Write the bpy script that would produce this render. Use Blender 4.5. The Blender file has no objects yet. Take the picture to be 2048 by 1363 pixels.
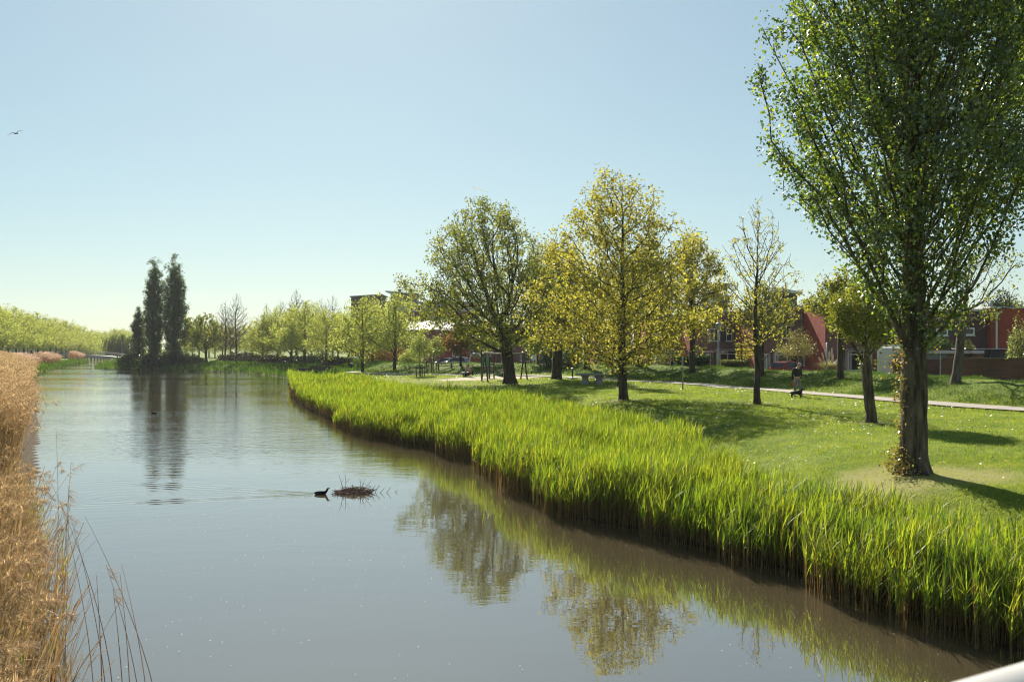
import bpy, math, random
import numpy as np
from mathutils import Vector, Matrix

SC = bpy.context.scene
COL = SC.collection
R = math.radians

# ------------------------------------------------------------------ camera, world, sun, exposure
F, HZ, CX, H = 1991.0, 697.0, 1024.0, 3.9     # photo focal (px), horizon row, centre column, eye height over water
cam_d = bpy.data.cameras.new('camera')
cam = bpy.data.objects.new('camera', cam_d); COL.objects.link(cam)
cam.location = (0, 0, H); cam.rotation_euler = (R(90), 0, 0)
cam_d.sensor_width = 36.0; cam_d.lens = 36.0 * F / 2048
cam_d.shift_y = (HZ - 681.5) / 2048
cam_d.clip_start = 0.05; cam_d.clip_end = 40000
cam_d.dof.use_dof = True; cam_d.dof.focus_distance = 45; cam_d.dof.aperture_fstop = 5.6
SC.camera = cam

SUN_EL, SUN_AZ = R(33), R(-10)                # azimuth measured from +Y towards +X
sd = Vector((math.sin(SUN_AZ) * math.cos(SUN_EL), math.cos(SUN_AZ) * math.cos(SUN_EL), math.sin(SUN_EL)))
w = bpy.data.worlds.new('World'); SC.world = w; w.use_nodes = True
nt = w.node_tree; bg = nt.nodes['Background']
sky = nt.nodes.new('ShaderNodeTexSky'); sky.sky_type = 'NISHITA'; sky.sun_disc = False
sky.sun_elevation = SUN_EL; sky.sun_rotation = SUN_AZ
sky.air_density = 1.0; sky.dust_density = 0.3; sky.ozone_density = 4.0; sky.altitude = 0
# photographic rendering of that sky: softer contrast and a cool tint over the whole dome
gam = nt.nodes.new('ShaderNodeGamma'); gam.inputs[1].default_value = 0.6
tint = nt.nodes.new('ShaderNodeMix'); tint.data_type = 'RGBA'; tint.blend_type = 'MULTIPLY'; tint.inputs[0].default_value = 1.0; tint.inputs[7].default_value = (0.92, 1.015, 0.94, 1)
nt.links.new(sky.outputs[0], gam.inputs[0]); nt.links.new(gam.outputs[0], tint.inputs[6])
nt.links.new(tint.outputs[2], bg.inputs[0]); bg.inputs[1].default_value = 0.10
sl = bpy.data.lights.new('sun', 'SUN'); sl.energy = 4.6; sl.angle = R(0.53); sl.color = (1.0, 0.93, 0.80)
so = bpy.data.objects.new('sun', sl); COL.objects.link(so)
so.rotation_euler = sd.to_track_quat('Z', 'Y').to_euler()
SC.view_settings.view_transform = 'Standard'; SC.view_settings.look = 'None'
SC.view_settings.exposure = 1.15; SC.view_settings.gamma = 1.0
SC.render.engine = 'CYCLES'
cy = SC.cycles
cy.max_bounces = 6; cy.diffuse_bounces = 3; cy.glossy_bounces = 3; cy.transmission_bounces = 4
cy.transparent_max_bounces = 8; cy.use_denoising = True; cy.sample_clamp_indirect = 6
cy.pixel_filter_type = 'BLACKMAN_HARRIS'; cy.filter_width = 1.15; cy.caustics_reflective = False; cy.caustics_refractive = False

# ------------------------------------------------------------------ helpers
def tag(o, label=None, cat=None, group=None, kind=None):
    if label: o['label'] = label
    if cat: o['category'] = cat
    if group: o['group'] = group
    if kind: o['kind'] = kind
    return o

def empty(name, loc, rz=0.0, label=None, cat=None, group=None):
    o = bpy.data.objects.new(name, None); COL.objects.link(o)
    o.location = loc; o.rotation_euler = (0, 0, rz); o.empty_display_size = 0.2
    return tag(o, label, cat, group)

def link(me, name, parent=None):
    o = bpy.data.objects.new(name, me); COL.objects.link(o)
    if parent is not None: o.parent = parent
    return o

def np_mesh(name, V, Q, mats, midx=None, smooth=False, T=None):
    """mesh from an (n,3) vertex array, an (m,4) quad array and optionally a (k,3) tri array"""
    me = bpy.data.meshes.new(name)
    Q = np.zeros((0, 4), np.int32) if Q is None else np.asarray(Q, np.int32)
    T = np.zeros((0, 3), np.int32) if T is None else np.asarray(T, np.int32)
    me.vertices.add(len(V)); me.vertices.foreach_set('co', np.asarray(V, np.float32).ravel())
    nl = Q.size + T.size
    me.loops.add(nl); me.loops.foreach_set('vertex_index', np.concatenate([Q.ravel(), T.ravel()]).astype(np.int32))
    me.polygons.add(len(Q) + len(T))
    ls = np.concatenate([np.arange(len(Q)) * 4, Q.size + np.arange(len(T)) * 3]).astype(np.int32)
    me.polygons.foreach_set('loop_start', ls)
    if midx is not None: me.polygons.foreach_set('material_index', np.asarray(midx, np.int32))
    if smooth: me.polygons.foreach_set('use_smooth', np.ones(len(Q) + len(T), bool))
    for m in (mats if isinstance(mats, (list, tuple)) else [mats]): me.materials.append(m)
    me.update(calc_edges=True)
    return me

class MB:
    """collects simple shapes and links them as one mesh object"""
    def __init__(s): s.v = []; s.f = []; s.mi = []; s.cur = 0
    def _add(s, vs, fs):
        o = len(s.v); s.v += [tuple(v) for v in vs]; s.f += [tuple(i + o for i in f) for f in fs]; s.mi += [s.cur] * len(fs)
    def box(s, x0, x1, y0, y1, z0, z1, M=None):
        vs = [Vector((x, y, z)) for z in (z0, z1) for y in (y0, y1) for x in (x0, x1)]
        if M is not None: vs = [M @ v for v in vs]
        s._add(vs, [(0, 2, 3, 1), (4, 5, 7, 6), (0, 1, 5, 4), (2, 6, 7, 3), (0, 4, 6, 2), (1, 3, 7, 5)]); return s
    def rbox(s, x0, x1, y0, y1, z0, z1, b=0.02, M=None):
        """box with chamfered vertical and top edges"""
        pr = [(x0 + b, y0), (x1 - b, y0), (x1, y0 + b), (x1, y1 - b), (x1 - b, y1), (x0 + b, y1), (x0, y1 - b), (x0, y0 + b)]
        cx, cy = (x0 + x1) / 2, (y0 + y1) / 2
        sx, sy = max(0.01, 1 - 2 * b / (x1 - x0)), max(0.01, 1 - 2 * b / (y1 - y0))
        rings = [[(x, y, z0) for x, y in pr], [(x, y, z1 - b) for x, y in pr],
                 [(cx + (x - cx) * sx, cy + (y - cy) * sy, z1) for x, y in pr]]
        s.loft(rings, M=M); return s
    def loft(s, rings, M=None, cap=True, closed=True):
        n = len(rings[0]); vs = [Vector(p) for r in rings for p in r]
        if M is not None: vs = [M @ v for v in vs]
        fs = []
        for i in range(len(rings) - 1):
            for k in range(n if closed else n - 1):
                a, b = i * n + k, i * n + (k + 1) % n
                fs.append((a, b, b + n, a + n))
        if cap: fs.append(tuple(reversed(range(n)))); fs.append(tuple(range((len(rings) - 1) * n, len(rings) * n)))
        s._add(vs, fs); return s
    def tube(s, pts, rad, n=8, cap=True):
        pts = [Vector(p) for p in pts]
        if not hasattr(rad, '__len__'): rad = [rad] * len(pts)
        rings = []; ref = None
        for i, p in enumerate(pts):
            d = (pts[min(i + 1, len(pts) - 1)] - pts[max(i - 1, 0)]).normalized()
            if ref is None: ref = Vector((1, 0, 0)) if abs(d.x) < 0.8 else Vector((0, 0, 1))
            a = d.cross(ref).normalized(); b = d.cross(a).normalized(); ref = b if False else ref
            rings.append([p + (a * math.cos(2 * math.pi * k / n) + b * math.sin(2 * math.pi * k / n)) * rad[i] for k in range(n)])
        return s.loft(rings, cap=cap)
    def lathe(s, prof, c=(0, 0, 0), n=16, M=None):
        rings = [[(c[0] + r * math.cos(2 * math.pi * k / n), c[1] + r * math.sin(2 * math.pi * k / n), c[2] + z) for k in range(n)] for r, z in prof]
        return s.loft(rings, M=M)
    def ball(s, c, r, n=12, m=8, sq=(1, 1, 1), M=None):
        prof = [(max(1e-4, math.sin(math.pi * i / m)), -math.cos(math.pi * i / m)) for i in range(m + 1)]
        rings = [[(c[0] + r * sq[0] * a * math.cos(2 * math.pi * k / n), c[1] + r * sq[1] * a * math.sin(2 * math.pi * k / n), c[2] + r * sq[2] * z) for k in range(n)] for a, z in prof]
        return s.loft(rings, M=M)
    def prism(s, poly, y0, y1, M=None):
        """polygon in x,z pulled along y"""
        return s.loft([[(x, y, z) for x, z in poly] for y in (y0, y1)], M=M)
    def build(s, name, mats, parent=None, smooth=False, bevel=0):
        me = bpy.data.meshes.new(name); me.from_pydata(s.v, [], s.f)
        for m in (mats if isinstance(mats, (list, tuple)) else [mats]): me.materials.append(m)
        me.polygons.foreach_set('material_index', s.mi)
        if smooth: me.polygons.foreach_set('use_smooth', [True] * len(s.f))
        me.update()
        import bmesh
        bm = bmesh.new(); bm.from_mesh(me); bmesh.ops.recalc_face_normals(bm, faces=bm.faces[:])
        if bevel: bmesh.ops.bevel(bm, geom=[e for e in bm.edges if len(e.link_faces) == 2 and e.calc_face_angle(0) > 0.5], offset=bevel, segments=2, affect='EDGES')
        bm.to_mesh(me); bm.free()
        return link(me, name, parent)

def copy_tree(o, parent=None):
    c = o.copy(); COL.objects.link(c)
    if parent is not None: c.parent = parent
    for ch in KIDS(o): copy_tree(ch, c)
    return c
def KIDS(o): return [x for x in COL.objects if x.parent == o]

# ------------------------------------------------------------------ materials
def nodes(m):
    m.use_nodes = True; t = m.node_tree; t.nodes.clear()
    out = t.nodes.new('ShaderNodeOutputMaterial'); return t, out
def N(t, typ, **kw):
    n = t.nodes.new(typ)
    for k, v in kw.items():
        if k.startswith('i_'):
            key = k[2:]; key = int(key) if key.isdigit() else key.replace('_', ' ')
            n.inputs[key].default_value = v
        else: setattr(n, k, v)
    return n
def c4(c): return (c[0], c[1], c[2], 1.0)

def mat(name, col, rough=0.7, col2=None, scale=8.0, metal=0.0, spec=0.5, bump=0.0, detail=4.0, coat=0.0):
    m = bpy.data.materials.new(name); t, out = nodes(m)
    p = N(t, 'ShaderNodeBsdfPrincipled', i_Roughness=rough, i_Metallic=metal)
    p.inputs['Specular IOR Level'].default_value = spec; p.inputs['Coat Weight'].default_value = coat
    if col2 is None: col2 = tuple(c * 0.72 for c in col)
    tc = N(t, 'ShaderNodeTexCoord'); nz = N(t, 'ShaderNodeTexNoise', i_Scale=scale, i_Detail=detail, i_Roughness=0.65)
    t.links.new(tc.outputs['Object'], nz.inputs['Vector'])
    rp = N(t, 'ShaderNodeValToRGB'); rp.color_ramp.elements[0].position = 0.32; rp.color_ramp.elements[1].position = 0.68
    rp.color_ramp.elements[0].color = c4(col2); rp.color_ramp.elements[1].color = c4(col)
    t.links.new(nz.outputs['Fac'], rp.inputs[0]); t.links.new(rp.outputs[0], p.inputs['Base Color'])
    if bump:
        b = N(t, 'ShaderNodeBump', i_Strength=0.6, i_Distance=bump); t.links.new(nz.outputs['Fac'], b.inputs['Height']); t.links.new(b.outputs[0], p.inputs['Normal'])
    t.links.new(p.outputs[0], out.inputs[0]); return m

def leaf_mat(name, cols, trans=0.5, gloss=0.06, rough=0.35, tmul=1.35, tt=(1.15, 1.12, 0.55), patch=None):
    """cols: colours spread over the leaves by a random number per leaf; part of the light shines through"""
    m = bpy.data.materials.new(name); t, out = nodes(m)
    g = N(t, 'ShaderNodeNewGeometry'); rp = N(t, 'ShaderNodeValToRGB')
    e = rp.color_ramp.elements
    while len(e) < len(cols): e.new(0.5)
    for i, c in enumerate(cols): e[i].position = i / max(1, len(cols) - 1); e[i].color = c4(c)
    t.links.new(g.outputs['Random Per Island'], rp.inputs[0]); col = rp.outputs[0]
    if patch:            # drifts of yellower and darker plants
        q = N(t, 'ShaderNodeTexNoise', i_Scale=patch[0], i_Detail=4.0, i_Roughness=0.7); t.links.new(g.outputs['Position'], q.inputs['Vector'])
        r2 = N(t, 'ShaderNodeValToRGB'); r2.color_ramp.elements[0].position = 0.36; r2.color_ramp.elements[1].position = 0.64
        r2.color_ramp.elements[0].color = c4(patch[1]); r2.color_ramp.elements[1].color = c4(patch[2]); t.links.new(q.outputs[0], r2.inputs[0])
        pm_ = N(t, 'ShaderNodeMix', data_type='RGBA', blend_type='MULTIPLY'); pm_.inputs[0].default_value = 1; t.links.new(col, pm_.inputs[6]); t.links.new(r2.outputs[0], pm_.inputs[7]); col = pm_.outputs[2]
    d = N(t, 'ShaderNodeBsdfDiffuse'); tr = N(t, 'ShaderNodeBsdfTranslucent'); gl = N(t, 'ShaderNodeBsdfGlossy', i_Roughness=rough)
    mx = N(t, 'ShaderNodeMixShader', i_0=trans); m2 = N(t, 'ShaderNodeMixShader', i_0=gloss)
    mul = N(t, 'ShaderNodeMix', data_type='RGBA', blend_type='MULTIPLY'); mul.inputs[0].default_value = 1
    mul.inputs[7].default_value = (tt[0] * tmul, tt[1] * tmul, tt[2] * tmul, 1)
    t.links.new(col, mul.inputs[6])
    t.links.new(col, d.inputs[0]); t.links.new(mul.outputs[2], tr.inputs[0])
    t.links.new(d.outputs[0], mx.inputs[1]); t.links.new(tr.outputs[0], mx.inputs[2])
    t.links.new(mx.outputs[0], m2.inputs[1]); t.links.new(gl.outputs[0], m2.inputs[2]); t.links.new(m2.outputs[0], out.inputs[0])
    return m

def brick_mat(name, c1, c2, mortar, bw=0.22, bh=0.0625, rough=0.85):
    m = bpy.data.materials.new(name); t, out = nodes(m)
    p = N(t, 'ShaderNodeBsdfPrincipled', i_Roughness=rough); p.inputs['Specular IOR Level'].default_value = 0.2
    g = N(t, 'ShaderNodeNewGeometry'); s = N(t, 'ShaderNodeSeparateXYZ'); t.links.new(g.outputs['Position'], s.inputs[0])
    ad = N(t, 'ShaderNodeMath', operation='ADD'); t.links.new(s.outputs[0], ad.inputs[0]); t.links.new(s.outputs[1], ad.inputs[1])
    cb = N(t, 'ShaderNodeCombineXYZ'); t.links.new(ad.outputs[0], cb.inputs[0]); t.links.new(s.outputs[2], cb.inputs[1])
    b = N(t, 'ShaderNodeTexBrick', i_Scale=1.0); b.inputs['Brick Width'].default_value = bw; b.inputs['Row Height'].default_value = bh
    b.inputs['Mortar Size'].default_value = 0.006; b.inputs['Color1'].default_value = c4(c1); b.inputs['Color2'].default_value = c4(c2); b.inputs['Mortar'].default_value = c4(mortar)
    t.links.new(cb.outputs[0], b.inputs['Vector'])
    nz = N(t, 'ShaderNodeTexNoise', i_Scale=0.7, i_Detail=6.0); t.links.new(g.outputs['Position'], nz.inputs['Vector'])
    mr = N(t, 'ShaderNodeMapRange', i_1=0.3, i_2=0.7, i_3=0.72, i_4=1.15); t.links.new(nz.outputs[0], mr.inputs[0])
    mx = N(t, 'ShaderNodeMix', data_type='RGBA', blend_type='MULTIPLY'); mx.inputs[0].default_value = 1
    t.links.new(b.outputs[0], mx.inputs[6]); t.links.new(mr.outputs[0], mx.inputs[7])
    t.links.new(mx.outputs[2], p.inputs['Base Color']); t.links.new(p.outputs[0], out.inputs[0]); return m

def bark_mat(name, c1, c2, sc=9.0, bump=0.03):
    m = bpy.data.materials.new(name); t, out = nodes(m)
    p = N(t, 'ShaderNodeBsdfPrincipled', i_Roughness=0.9); p.inputs['Specular IOR Level'].default_value = 0.15
    tc = N(t, 'ShaderNodeTexCoord'); mp = N(t, 'ShaderNodeMapping'); mp.inputs['Scale'].default_value = (1, 1, 0.16)
    t.links.new(tc.outputs['Object'], mp.inputs[0])
    nz = N(t, 'ShaderNodeTexNoise', i_Scale=sc, i_Detail=7.0, i_Roughness=0.7); t.links.new(mp.outputs[0], nz.inputs['Vector'])
    rp = N(t, 'ShaderNodeValToRGB'); rp.color_ramp.elements[0].position = 0.38; rp.color_ramp.elements[1].position = 0.66
    rp.color_ramp.elements[0].color = c4(c1); rp.color_ramp.elements[1].color = c4(c2)
    t.links.new(nz.outputs[0], rp.inputs[0]); t.links.new(rp.outputs[0], p.inputs['Base Color'])
    b = N(t, 'ShaderNodeBump', i_Strength=0.9, i_Distance=bump); t.links.new(nz.outputs[0], b.inputs['Height']); t.links.new(b.outputs[0], p.inputs['Normal'])
    t.links.new(p.outputs[0], out.inputs[0]); return m
# ------------------------------------------------------------------ lie of the land
BANK_R = np.array([(34, -45), (17, -8), (9.6, 7), (6.52, 12.67), (6.05, 13.74), (5.52, 15.1), (4.96, 17.1), (4.02, 18.8), (2.92, 21.1), (1.45, 23.0),
    (0.35, 27.0), (-1.3, 34.8), (-3.46, 39.6), (-6.07, 44.1), (-8.8, 50.8), (-14.6, 68.7), (-18.6, 83.5), (-23.7, 106), (-28, 124), (-32, 138),
    (-41, 155), (-48, 165), (-57, 173), (-64, 179), (-76, 186), (-84, 200), (-93, 228), (-108, 270), (-124, 310), (-170, 420)], float)
BANK_L = np.array([(20, -45), (4, -8), (-3.2, 7), (-5.4, 11.7), (-8.8, 19), (-12.4, 26), (-15.7, 33), (-28.5, 60), (-48, 101), (-70, 146), (-90, 196), (-105, 240),
    (-119, 280), (-134, 310), (-186, 420)], float)
CREST = np.array([(33, 8), (30, 15), (27, 30), (25.2, 38), (23.2, 45), (22, 53), (20.5, 62), (17.5, 71), (13.5, 82), (8.5, 92), (4, 101), (-2, 106),
    (-9, 112), (-14, 120), (-17, 131), (-23, 151), (-33, 175), (-44, 202)], float)
PATH = np.array([(24, 30), (22.2, 35.5), (20.5, 39.8), (18.6, 44.8), (16.5, 53.0), (15.0, 60.2), (12.8, 68), (9.7, 75.4), (4.9, 85.8), (1.2, 92), (-3.6, 97.6),
    (-9, 103.7), (-14.7, 110.0), (-18.5, 117), (-22, 130), (-28.5, 150), (-40, 172), (-52, 190)], float)
BED_BACK = np.array([(10.6, 9), (8.7, 14.2), (8.1, 15.8), (7.3, 17.1), (6.1, 18.3), (5.2, 20.3), (5.1, 25.5), (5.7, 30.3), (4.4, 38.9), (1.9, 50), (-2.3, 62), (-8, 71), (-14, 86), (-19.5, 100), (-25, 116)], float)

def seg_dist(P, L):
    """distance from points P (n,2) to polyline L, and the side (+ = left of its direction)"""
    best = np.full(len(P), 1e9); side = np.zeros(len(P))
    for a, b in zip(L[:-1], L[1:]):
        d = b - a; t = np.clip(((P - a) @ d) / (d @ d), 0, 1)
        q = P - a - t[:, None] * d; r = np.hypot(q[:, 0], q[:, 1])
        m = r < best; best[m] = r[m]; side[m] = (d[0] * (P[m, 1] - a[1]) - d[1] * (P[m, 0] - a[0]))
    return best, np.sign(side)
def in_poly(P, poly):
    x, y = P[:, 0], P[:, 1]; c = np.zeros(len(P), bool); n = len(poly)
    for i in range(n):
        x0, y0 = poly[i]; x1, y1 = poly[i - 1]
        if y0 == y1: continue
        c ^= ((y0 > y) != (y1 > y)) & (x < (x1 - x0) * (y - y0) / (y1 - y0) + x0)
    return c
WATER_POLY = np.concatenate([BANK_R, BANK_L[::-1]])
BED_POLY = np.concatenate([BANK_R[2:19], BED_BACK[::-1]])
def sst(a, b, x): t = np.clip((x - a) / (b - a), 0, 1); return t * t * (3 - 2 * t)

_r = np.random.default_rng(5); _tab = _r.random((256, 256))
def vnoise(x, y):
    xi, yi = np.floor(x).astype(int), np.floor(y).astype(int); fx, fy = x - xi, y - yi
    fx = fx * fx * (3 - 2 * fx); fy = fy * fy * (3 - 2 * fy)
    g = lambda i, j: _tab[i & 255, j & 255]
    return (g(xi, yi) * (1 - fx) + g(xi + 1, yi) * fx) * (1 - fy) + (g(xi, yi + 1) * (1 - fx) + g(xi + 1, yi + 1) * fx) * fy - 0.5

def land(P):
    P = np.asarray(P, float).reshape(-1, 2); x, y = P[:, 0], P[:, 1]
    dR, sR0 = seg_dist(P, BANK_R); dL, sL = seg_dist(P, BANK_L)
    wet = in_poly(P, WATER_POLY)
    right = dR < dL
    zR = 0.04 + 1.04 * sst(0.2, 6.0, dR) + 0.36 * sst(6, 25, dR)
    dC, sC = seg_dist(P, CREST)
    berm = np.where(sC > 0, 0.92 * np.exp(-(dC / 2.5) ** 2), 0.92 * np.exp(-(dC / 4.2) ** 2))
    dP, _ = seg_dist(P, PATH)
    lump = vnoise(x * 0.9, y * 0.9) * 0.22 + vnoise(x * 2.3 + 9, y * 2.3) * 0.12
    zR = zR + berm * sst(0.6, 2.4, dP) + lump * np.clip(berm, 0, 1) * sst(1.0, 3, dP)
    zR = np.where((sC < 0), np.maximum(zR - 0.15 * sst(2, 7, dC), 0.3), zR)
    zR += 0.10 * vnoise(x * 0.22, y * 0.22) * sst(4, 9, dR)
    inb = in_poly(P, BED_POLY); dB, _ = seg_dist(P, BED_BACK)
    bz = 0.05 + 0.30 * sst(0.2, 5, dR)
    zR = np.where(inb, bz, np.where(sR0 < 0, bz + (zR - bz) * sst(0.0, 4.2, dB + np.where(y < 12, 3, 0)), zR))
    zR = zR * (1 - 0.72 * np.exp(-((x + 27) / 5.0) ** 2 - ((y - 131) / 9.0) ** 2))
    zL = 0.04 + 1.0 * sst(0.2, 4, dL) + 0.95 * sst(5, 20, dL)
    z = np.where(right, zR, zL)
    zw = -0.1 - 0.8 * sst(0, 3, np.minimum(dR, dL))
    return np.where(wet, zw, z)
def hz(x, y): return float(land([(x, y)])[0])
def gx(px, Y): return (px - CX) / F * Y
def gz(py, Y): return H - (py - HZ) / F * Y
def at(px, py, Y): return Vector((gx(px, Y), Y, gz(py, Y)))
def on(px, Y): x = gx(px, Y); return Vector((x, Y, hz(x, Y)))
def foot(px, py, far=420):
    """where the sight line through a photo pixel first meets the ground"""
    Y = np.arange(9.0, far, 0.25); X = (px - CX) / F * Y; z = H - (py - HZ) / F * Y
    g = np.maximum(land(np.stack([X, Y], 1)), 0); k = np.argmax(z <= g)
    if z[k] > g[k]: k = len(Y) - 1
    return Vector((X[k], Y[k], g[k]))

def axis_pts(parts, far, grow=1.25):
    a = [parts[0][0]]
    for lo, hi, st in parts:
        while a[-1] < hi - 1e-6: a.append(min(a[-1] + st, hi))
    s = parts[-1][2]
    while a[-1] < far: s *= grow; a.append(a[-1] + s)
    s = parts[0][2]; b = []; p_ = a[0]
    while p_ > -far: s *= grow; p_ -= s; b.append(p_)
    return np.array(b[::-1] + a)
XS = axis_pts([(-215, -40, 1.1), (-40, 40, 0.5)], 9000); YS = axis_pts([(4, 125, 0.5), (125, 430, 1.4)], 9000)
gxx, gyy = np.meshgrid(XS, YS); PP = np.stack([gxx.ravel(), gyy.ravel()], 1)
zz = land(PP)
nx, ny = len(XS), len(YS)
ii = (np.arange(ny - 1)[:, None] * nx + np.arange(nx - 1)[None, :]).ravel()
Qg = np.stack([ii, ii + 1, ii + nx + 1, ii + nx], 1)

# ground material: grass with mud at the waterline, worn hay-coloured patches and sand, driven by a painted wear map of what the soil is
gm = bpy.data.materials.new('ground_soil_and_turf'); t, out = nodes(gm)
p = N(t, 'ShaderNodeBsdfPrincipled', i_Roughness=0.95); p.inputs['Specular IOR Level'].default_value = 0.1
g = N(t, 'ShaderNodeNewGeometry')
n1 = N(t, 'ShaderNodeTexNoise', i_Scale=0.35, i_Detail=8.0, i_Roughness=0.7); n2 = N(t, 'ShaderNodeTexNoise', i_Scale=9.0, i_Detail=6.0, i_Roughness=0.75)
for q in (n1, n2): t.links.new(g.outputs['Position'], q.inputs['Vector'])
r1 = N(t, 'ShaderNodeValToRGB'); r1.color_ramp.elements[0].position = 0.35; r1.color_ramp.elements[1].position = 0.65
r1.color_ramp.elements[0].color = (0.10, 0.155, 0.018, 1); r1.color_ramp.elements[1].color = (0.20, 0.245, 0.036, 1)
t.links.new(n1.outputs[0], r1.inputs[0])
r2 = N(t, 'ShaderNodeValToRGB'); r2.color_ramp.elements[0].position = 0.3; r2.color_ramp.elements[1].position = 0.7
r2.color_ramp.elements[0].color = (0.5, 0.55, 0.45, 1); r2.color_ramp.elements[1].color = (1.25, 1.2, 1.1, 1)
t.links.new(n2.outputs[0], r2.inputs[0])
mA = N(t, 'ShaderNodeMix', data_type='RGBA', blend_type='MULTIPLY'); mA.inputs[0].default_value = 1
t.links.new(r1.outputs[0], mA.inputs[6]); t.links.new(r2.outputs[0], mA.inputs[7])
at_ = N(t, 'ShaderNodeAttribute', attribute_name='soil'); sp = N(t, 'ShaderNodeSeparateColor'); t.links.new(at_.outputs['Color'], sp.inputs[0])
prev = mA.outputs[2]
for ch, col in ((0, (0.045, 0.028, 0.018)), (1, (0.28, 0.25, 0.10)), (2, (0.46, 0.39, 0.28))):   # mud, dry hay, sand
    mul = N(t, 'ShaderNodeMath', operation='MULTIPLY_ADD', use_clamp=True)
    nn = N(t, 'ShaderNodeMath', operation='MULTIPLY_ADD', i_1=1.6, i_2=-0.8); t.links.new(n2.outputs[0], nn.inputs[0])
    sc = N(t, 'ShaderNodeMath', operation='MULTIPLY', i_1=1.0); t.links.new(sp.outputs[ch], sc.inputs[0])
    gate = N(t, 'ShaderNodeMath', operation='MULTIPLY'); t.links.new(nn.outputs[0], gate.inputs[0]); t.links.new(sp.outputs[ch], gate.inputs[1])
    ad = N(t, 'ShaderNodeMath', operation='ADD', use_clamp=True); t.links.new(sc.outputs[0], ad.inputs[0]); t.links.new(gate.outputs[0], ad.inputs[1])
    mx = N(t, 'ShaderNodeMix', data_type='RGBA'); mx.inputs[7].default_value = c4(col)
    t.links.new(ad.outputs[0], mx.inputs[0]); t.links.new(prev, mx.inputs[6]); prev = mx.outputs[2]
t.links.new(prev, p.inputs['Base Color'])
b = N(t, 'ShaderNodeBump', i_Strength=0.7, i_Distance=0.04); t.links.new(n2.outputs[0], b.inputs['Height']); t.links.new(b.outputs[0], p.inputs['Normal'])
t.links.new(p.outputs[0], out.inputs[0])

POPLAR = foot(1828, 948)
SWING = foot(1000, 757)
def soil(P):
    dR, _ = seg_dist(P, BANK_R); dL, _ = seg_dist(P, BANK_L); x, y = P[:, 0], P[:, 1]
    mud = np.clip(np.maximum(1 - sst(0.5, 1.6, dR), 1 - sst(0.5, 2.0, dL)), 0, 1)
    mud = np.maximum(mud, in_poly(P, BED_POLY) * 1.0)
    rr = np.hypot((x - POPLAR.x - 0.1) / 1.25, y - POPLAR.y + 0.2) + 0.5 * vnoise(x * 1.5, y * 1.5)
    hay = (1 - sst(1.2, 2.4, rr + 0.5 * vnoise(x * 4, y * 4))) * 0.85
    # dry pale turf on the mown strip left of the playground
    dp = np.hypot((x - gx(800, 84)) / 9.0, (y - 84) / 13.0) + 0.5 * vnoise(x * 0.4, y * 0.4)
    hay = np.maximum(hay, (1 - sst(0.5, 1.1, dp)) * 0.55)
    for (px, py) in ((1247, 800), (1515, 808), (1743, 845), (1020, 767)):
        q = foot(px, py); hay = np.maximum(hay, (1 - sst(0.4, 1.3, np.hypot(x - q.x, y - q.y))) * 0.7)
    ds = np.minimum(np.hypot((x - SWING.x) / 4.6, (y - SWING.y - 1) / 4.5), np.hypot((x - gx(940, 86)) / 3.2, (y - 86) / 3.4)) + 0.4 * vnoise(x * 0.6, y * 0.6)
    sand = (1 - sst(0.75, 1.05, ds)) * 0.9
    return np.stack([mud, hay, sand], 1)
me = np_mesh('ground', np.column_stack([PP, zz]), Qg, gm, smooth=True)
S = soil(PP); ca = me.color_attributes.new('soil', 'FLOAT_COLOR', 'POINT')
ca.data.foreach_set('color', np.column_stack([S, np.ones(len(S))]).astype(np.float32).ravel())
tag(link(me, 'ground'), 'green turf ground with muddy canal banks', None, None, 'structure')

# water
wm = bpy.data.materials.new('canal_water'); t, out = nodes(wm)
p = N(t, 'ShaderNodeBsdfPrincipled', i_Roughness=0.004, i_IOR=1.40)
p.inputs['Base Color'].default_value = (0.076, 0.060, 0.034, 1)
g = N(t, 'ShaderNodeNewGeometry'); sep = N(t, 'ShaderNodeSeparateXYZ'); t.links.new(g.outputs['Position'], sep.inputs[0])
def wnoise(sx, sy, sc, det, rot=0.0):
    mp = N(t, 'ShaderNodeMapping'); mp.inputs['Scale'].default_value = (sx, sy, 1); mp.inputs['Rotation'].default_value = (0, 0, rot)
    t.links.new(g.outputs['Position'], mp.inputs[0])
    q = N(t, 'ShaderNodeTexNoise', i_Scale=sc, i_Detail=det, i_Roughness=0.5); t.links.new(mp.outputs[0], q.inputs['Vector']); return q.outputs[0]
def M_(op, a, b_=None, c=None, clamp=False):
    n = N(t, 'ShaderNodeMath', operation=op, use_clamp=clamp)
    for i, v in enumerate((a, b_, c)):
        if v is None: continue
        if isinstance(v, (int, float)): n.inputs[i].default_value = v
        else: t.links.new(v, n.inputs[i])
    return n.outputs[0]
fine = wnoise(0.75, 1.5, 5.0, 2.0, 0.25); mid = wnoise(0.55, 1.35, 1.9, 2.0, 0.3); slow = wnoise(0.7, 1.2, 0.55, 1.0, 0.2)
mask = wnoise(0.35, 1.2, 0.055, 3.0, 0.35)
mr = N(t, 'ShaderNodeMapRange', i_1=0.43, i_2=0.60, i_3=0.5, i_4=2.0); t.links.new(mask, mr.inputs[0])
yr = N(t, 'ShaderNodeMapRange', i_1=22.0, i_2=36.0, i_3=0.22, i_4=1.0); t.links.new(sep.outputs[1], yr.inputs[0])
far_ = N(t, 'ShaderNodeMapRange', i_1=80.0, i_2=200.0, i_3=1.0, i_4=1.8); t.links.new(sep.outputs[1], far_.inputs[0])
amp = M_('MULTIPLY', M_('MULTIPLY', mr.outputs[0], yr.outputs[0]), far_.outputs[0])
h = M_('ADD', M_('MULTIPLY', fine, 0.0042), M_('MULTIPLY', mid, 0.0085))
h = M_('MULTIPLY', h, amp)
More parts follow.
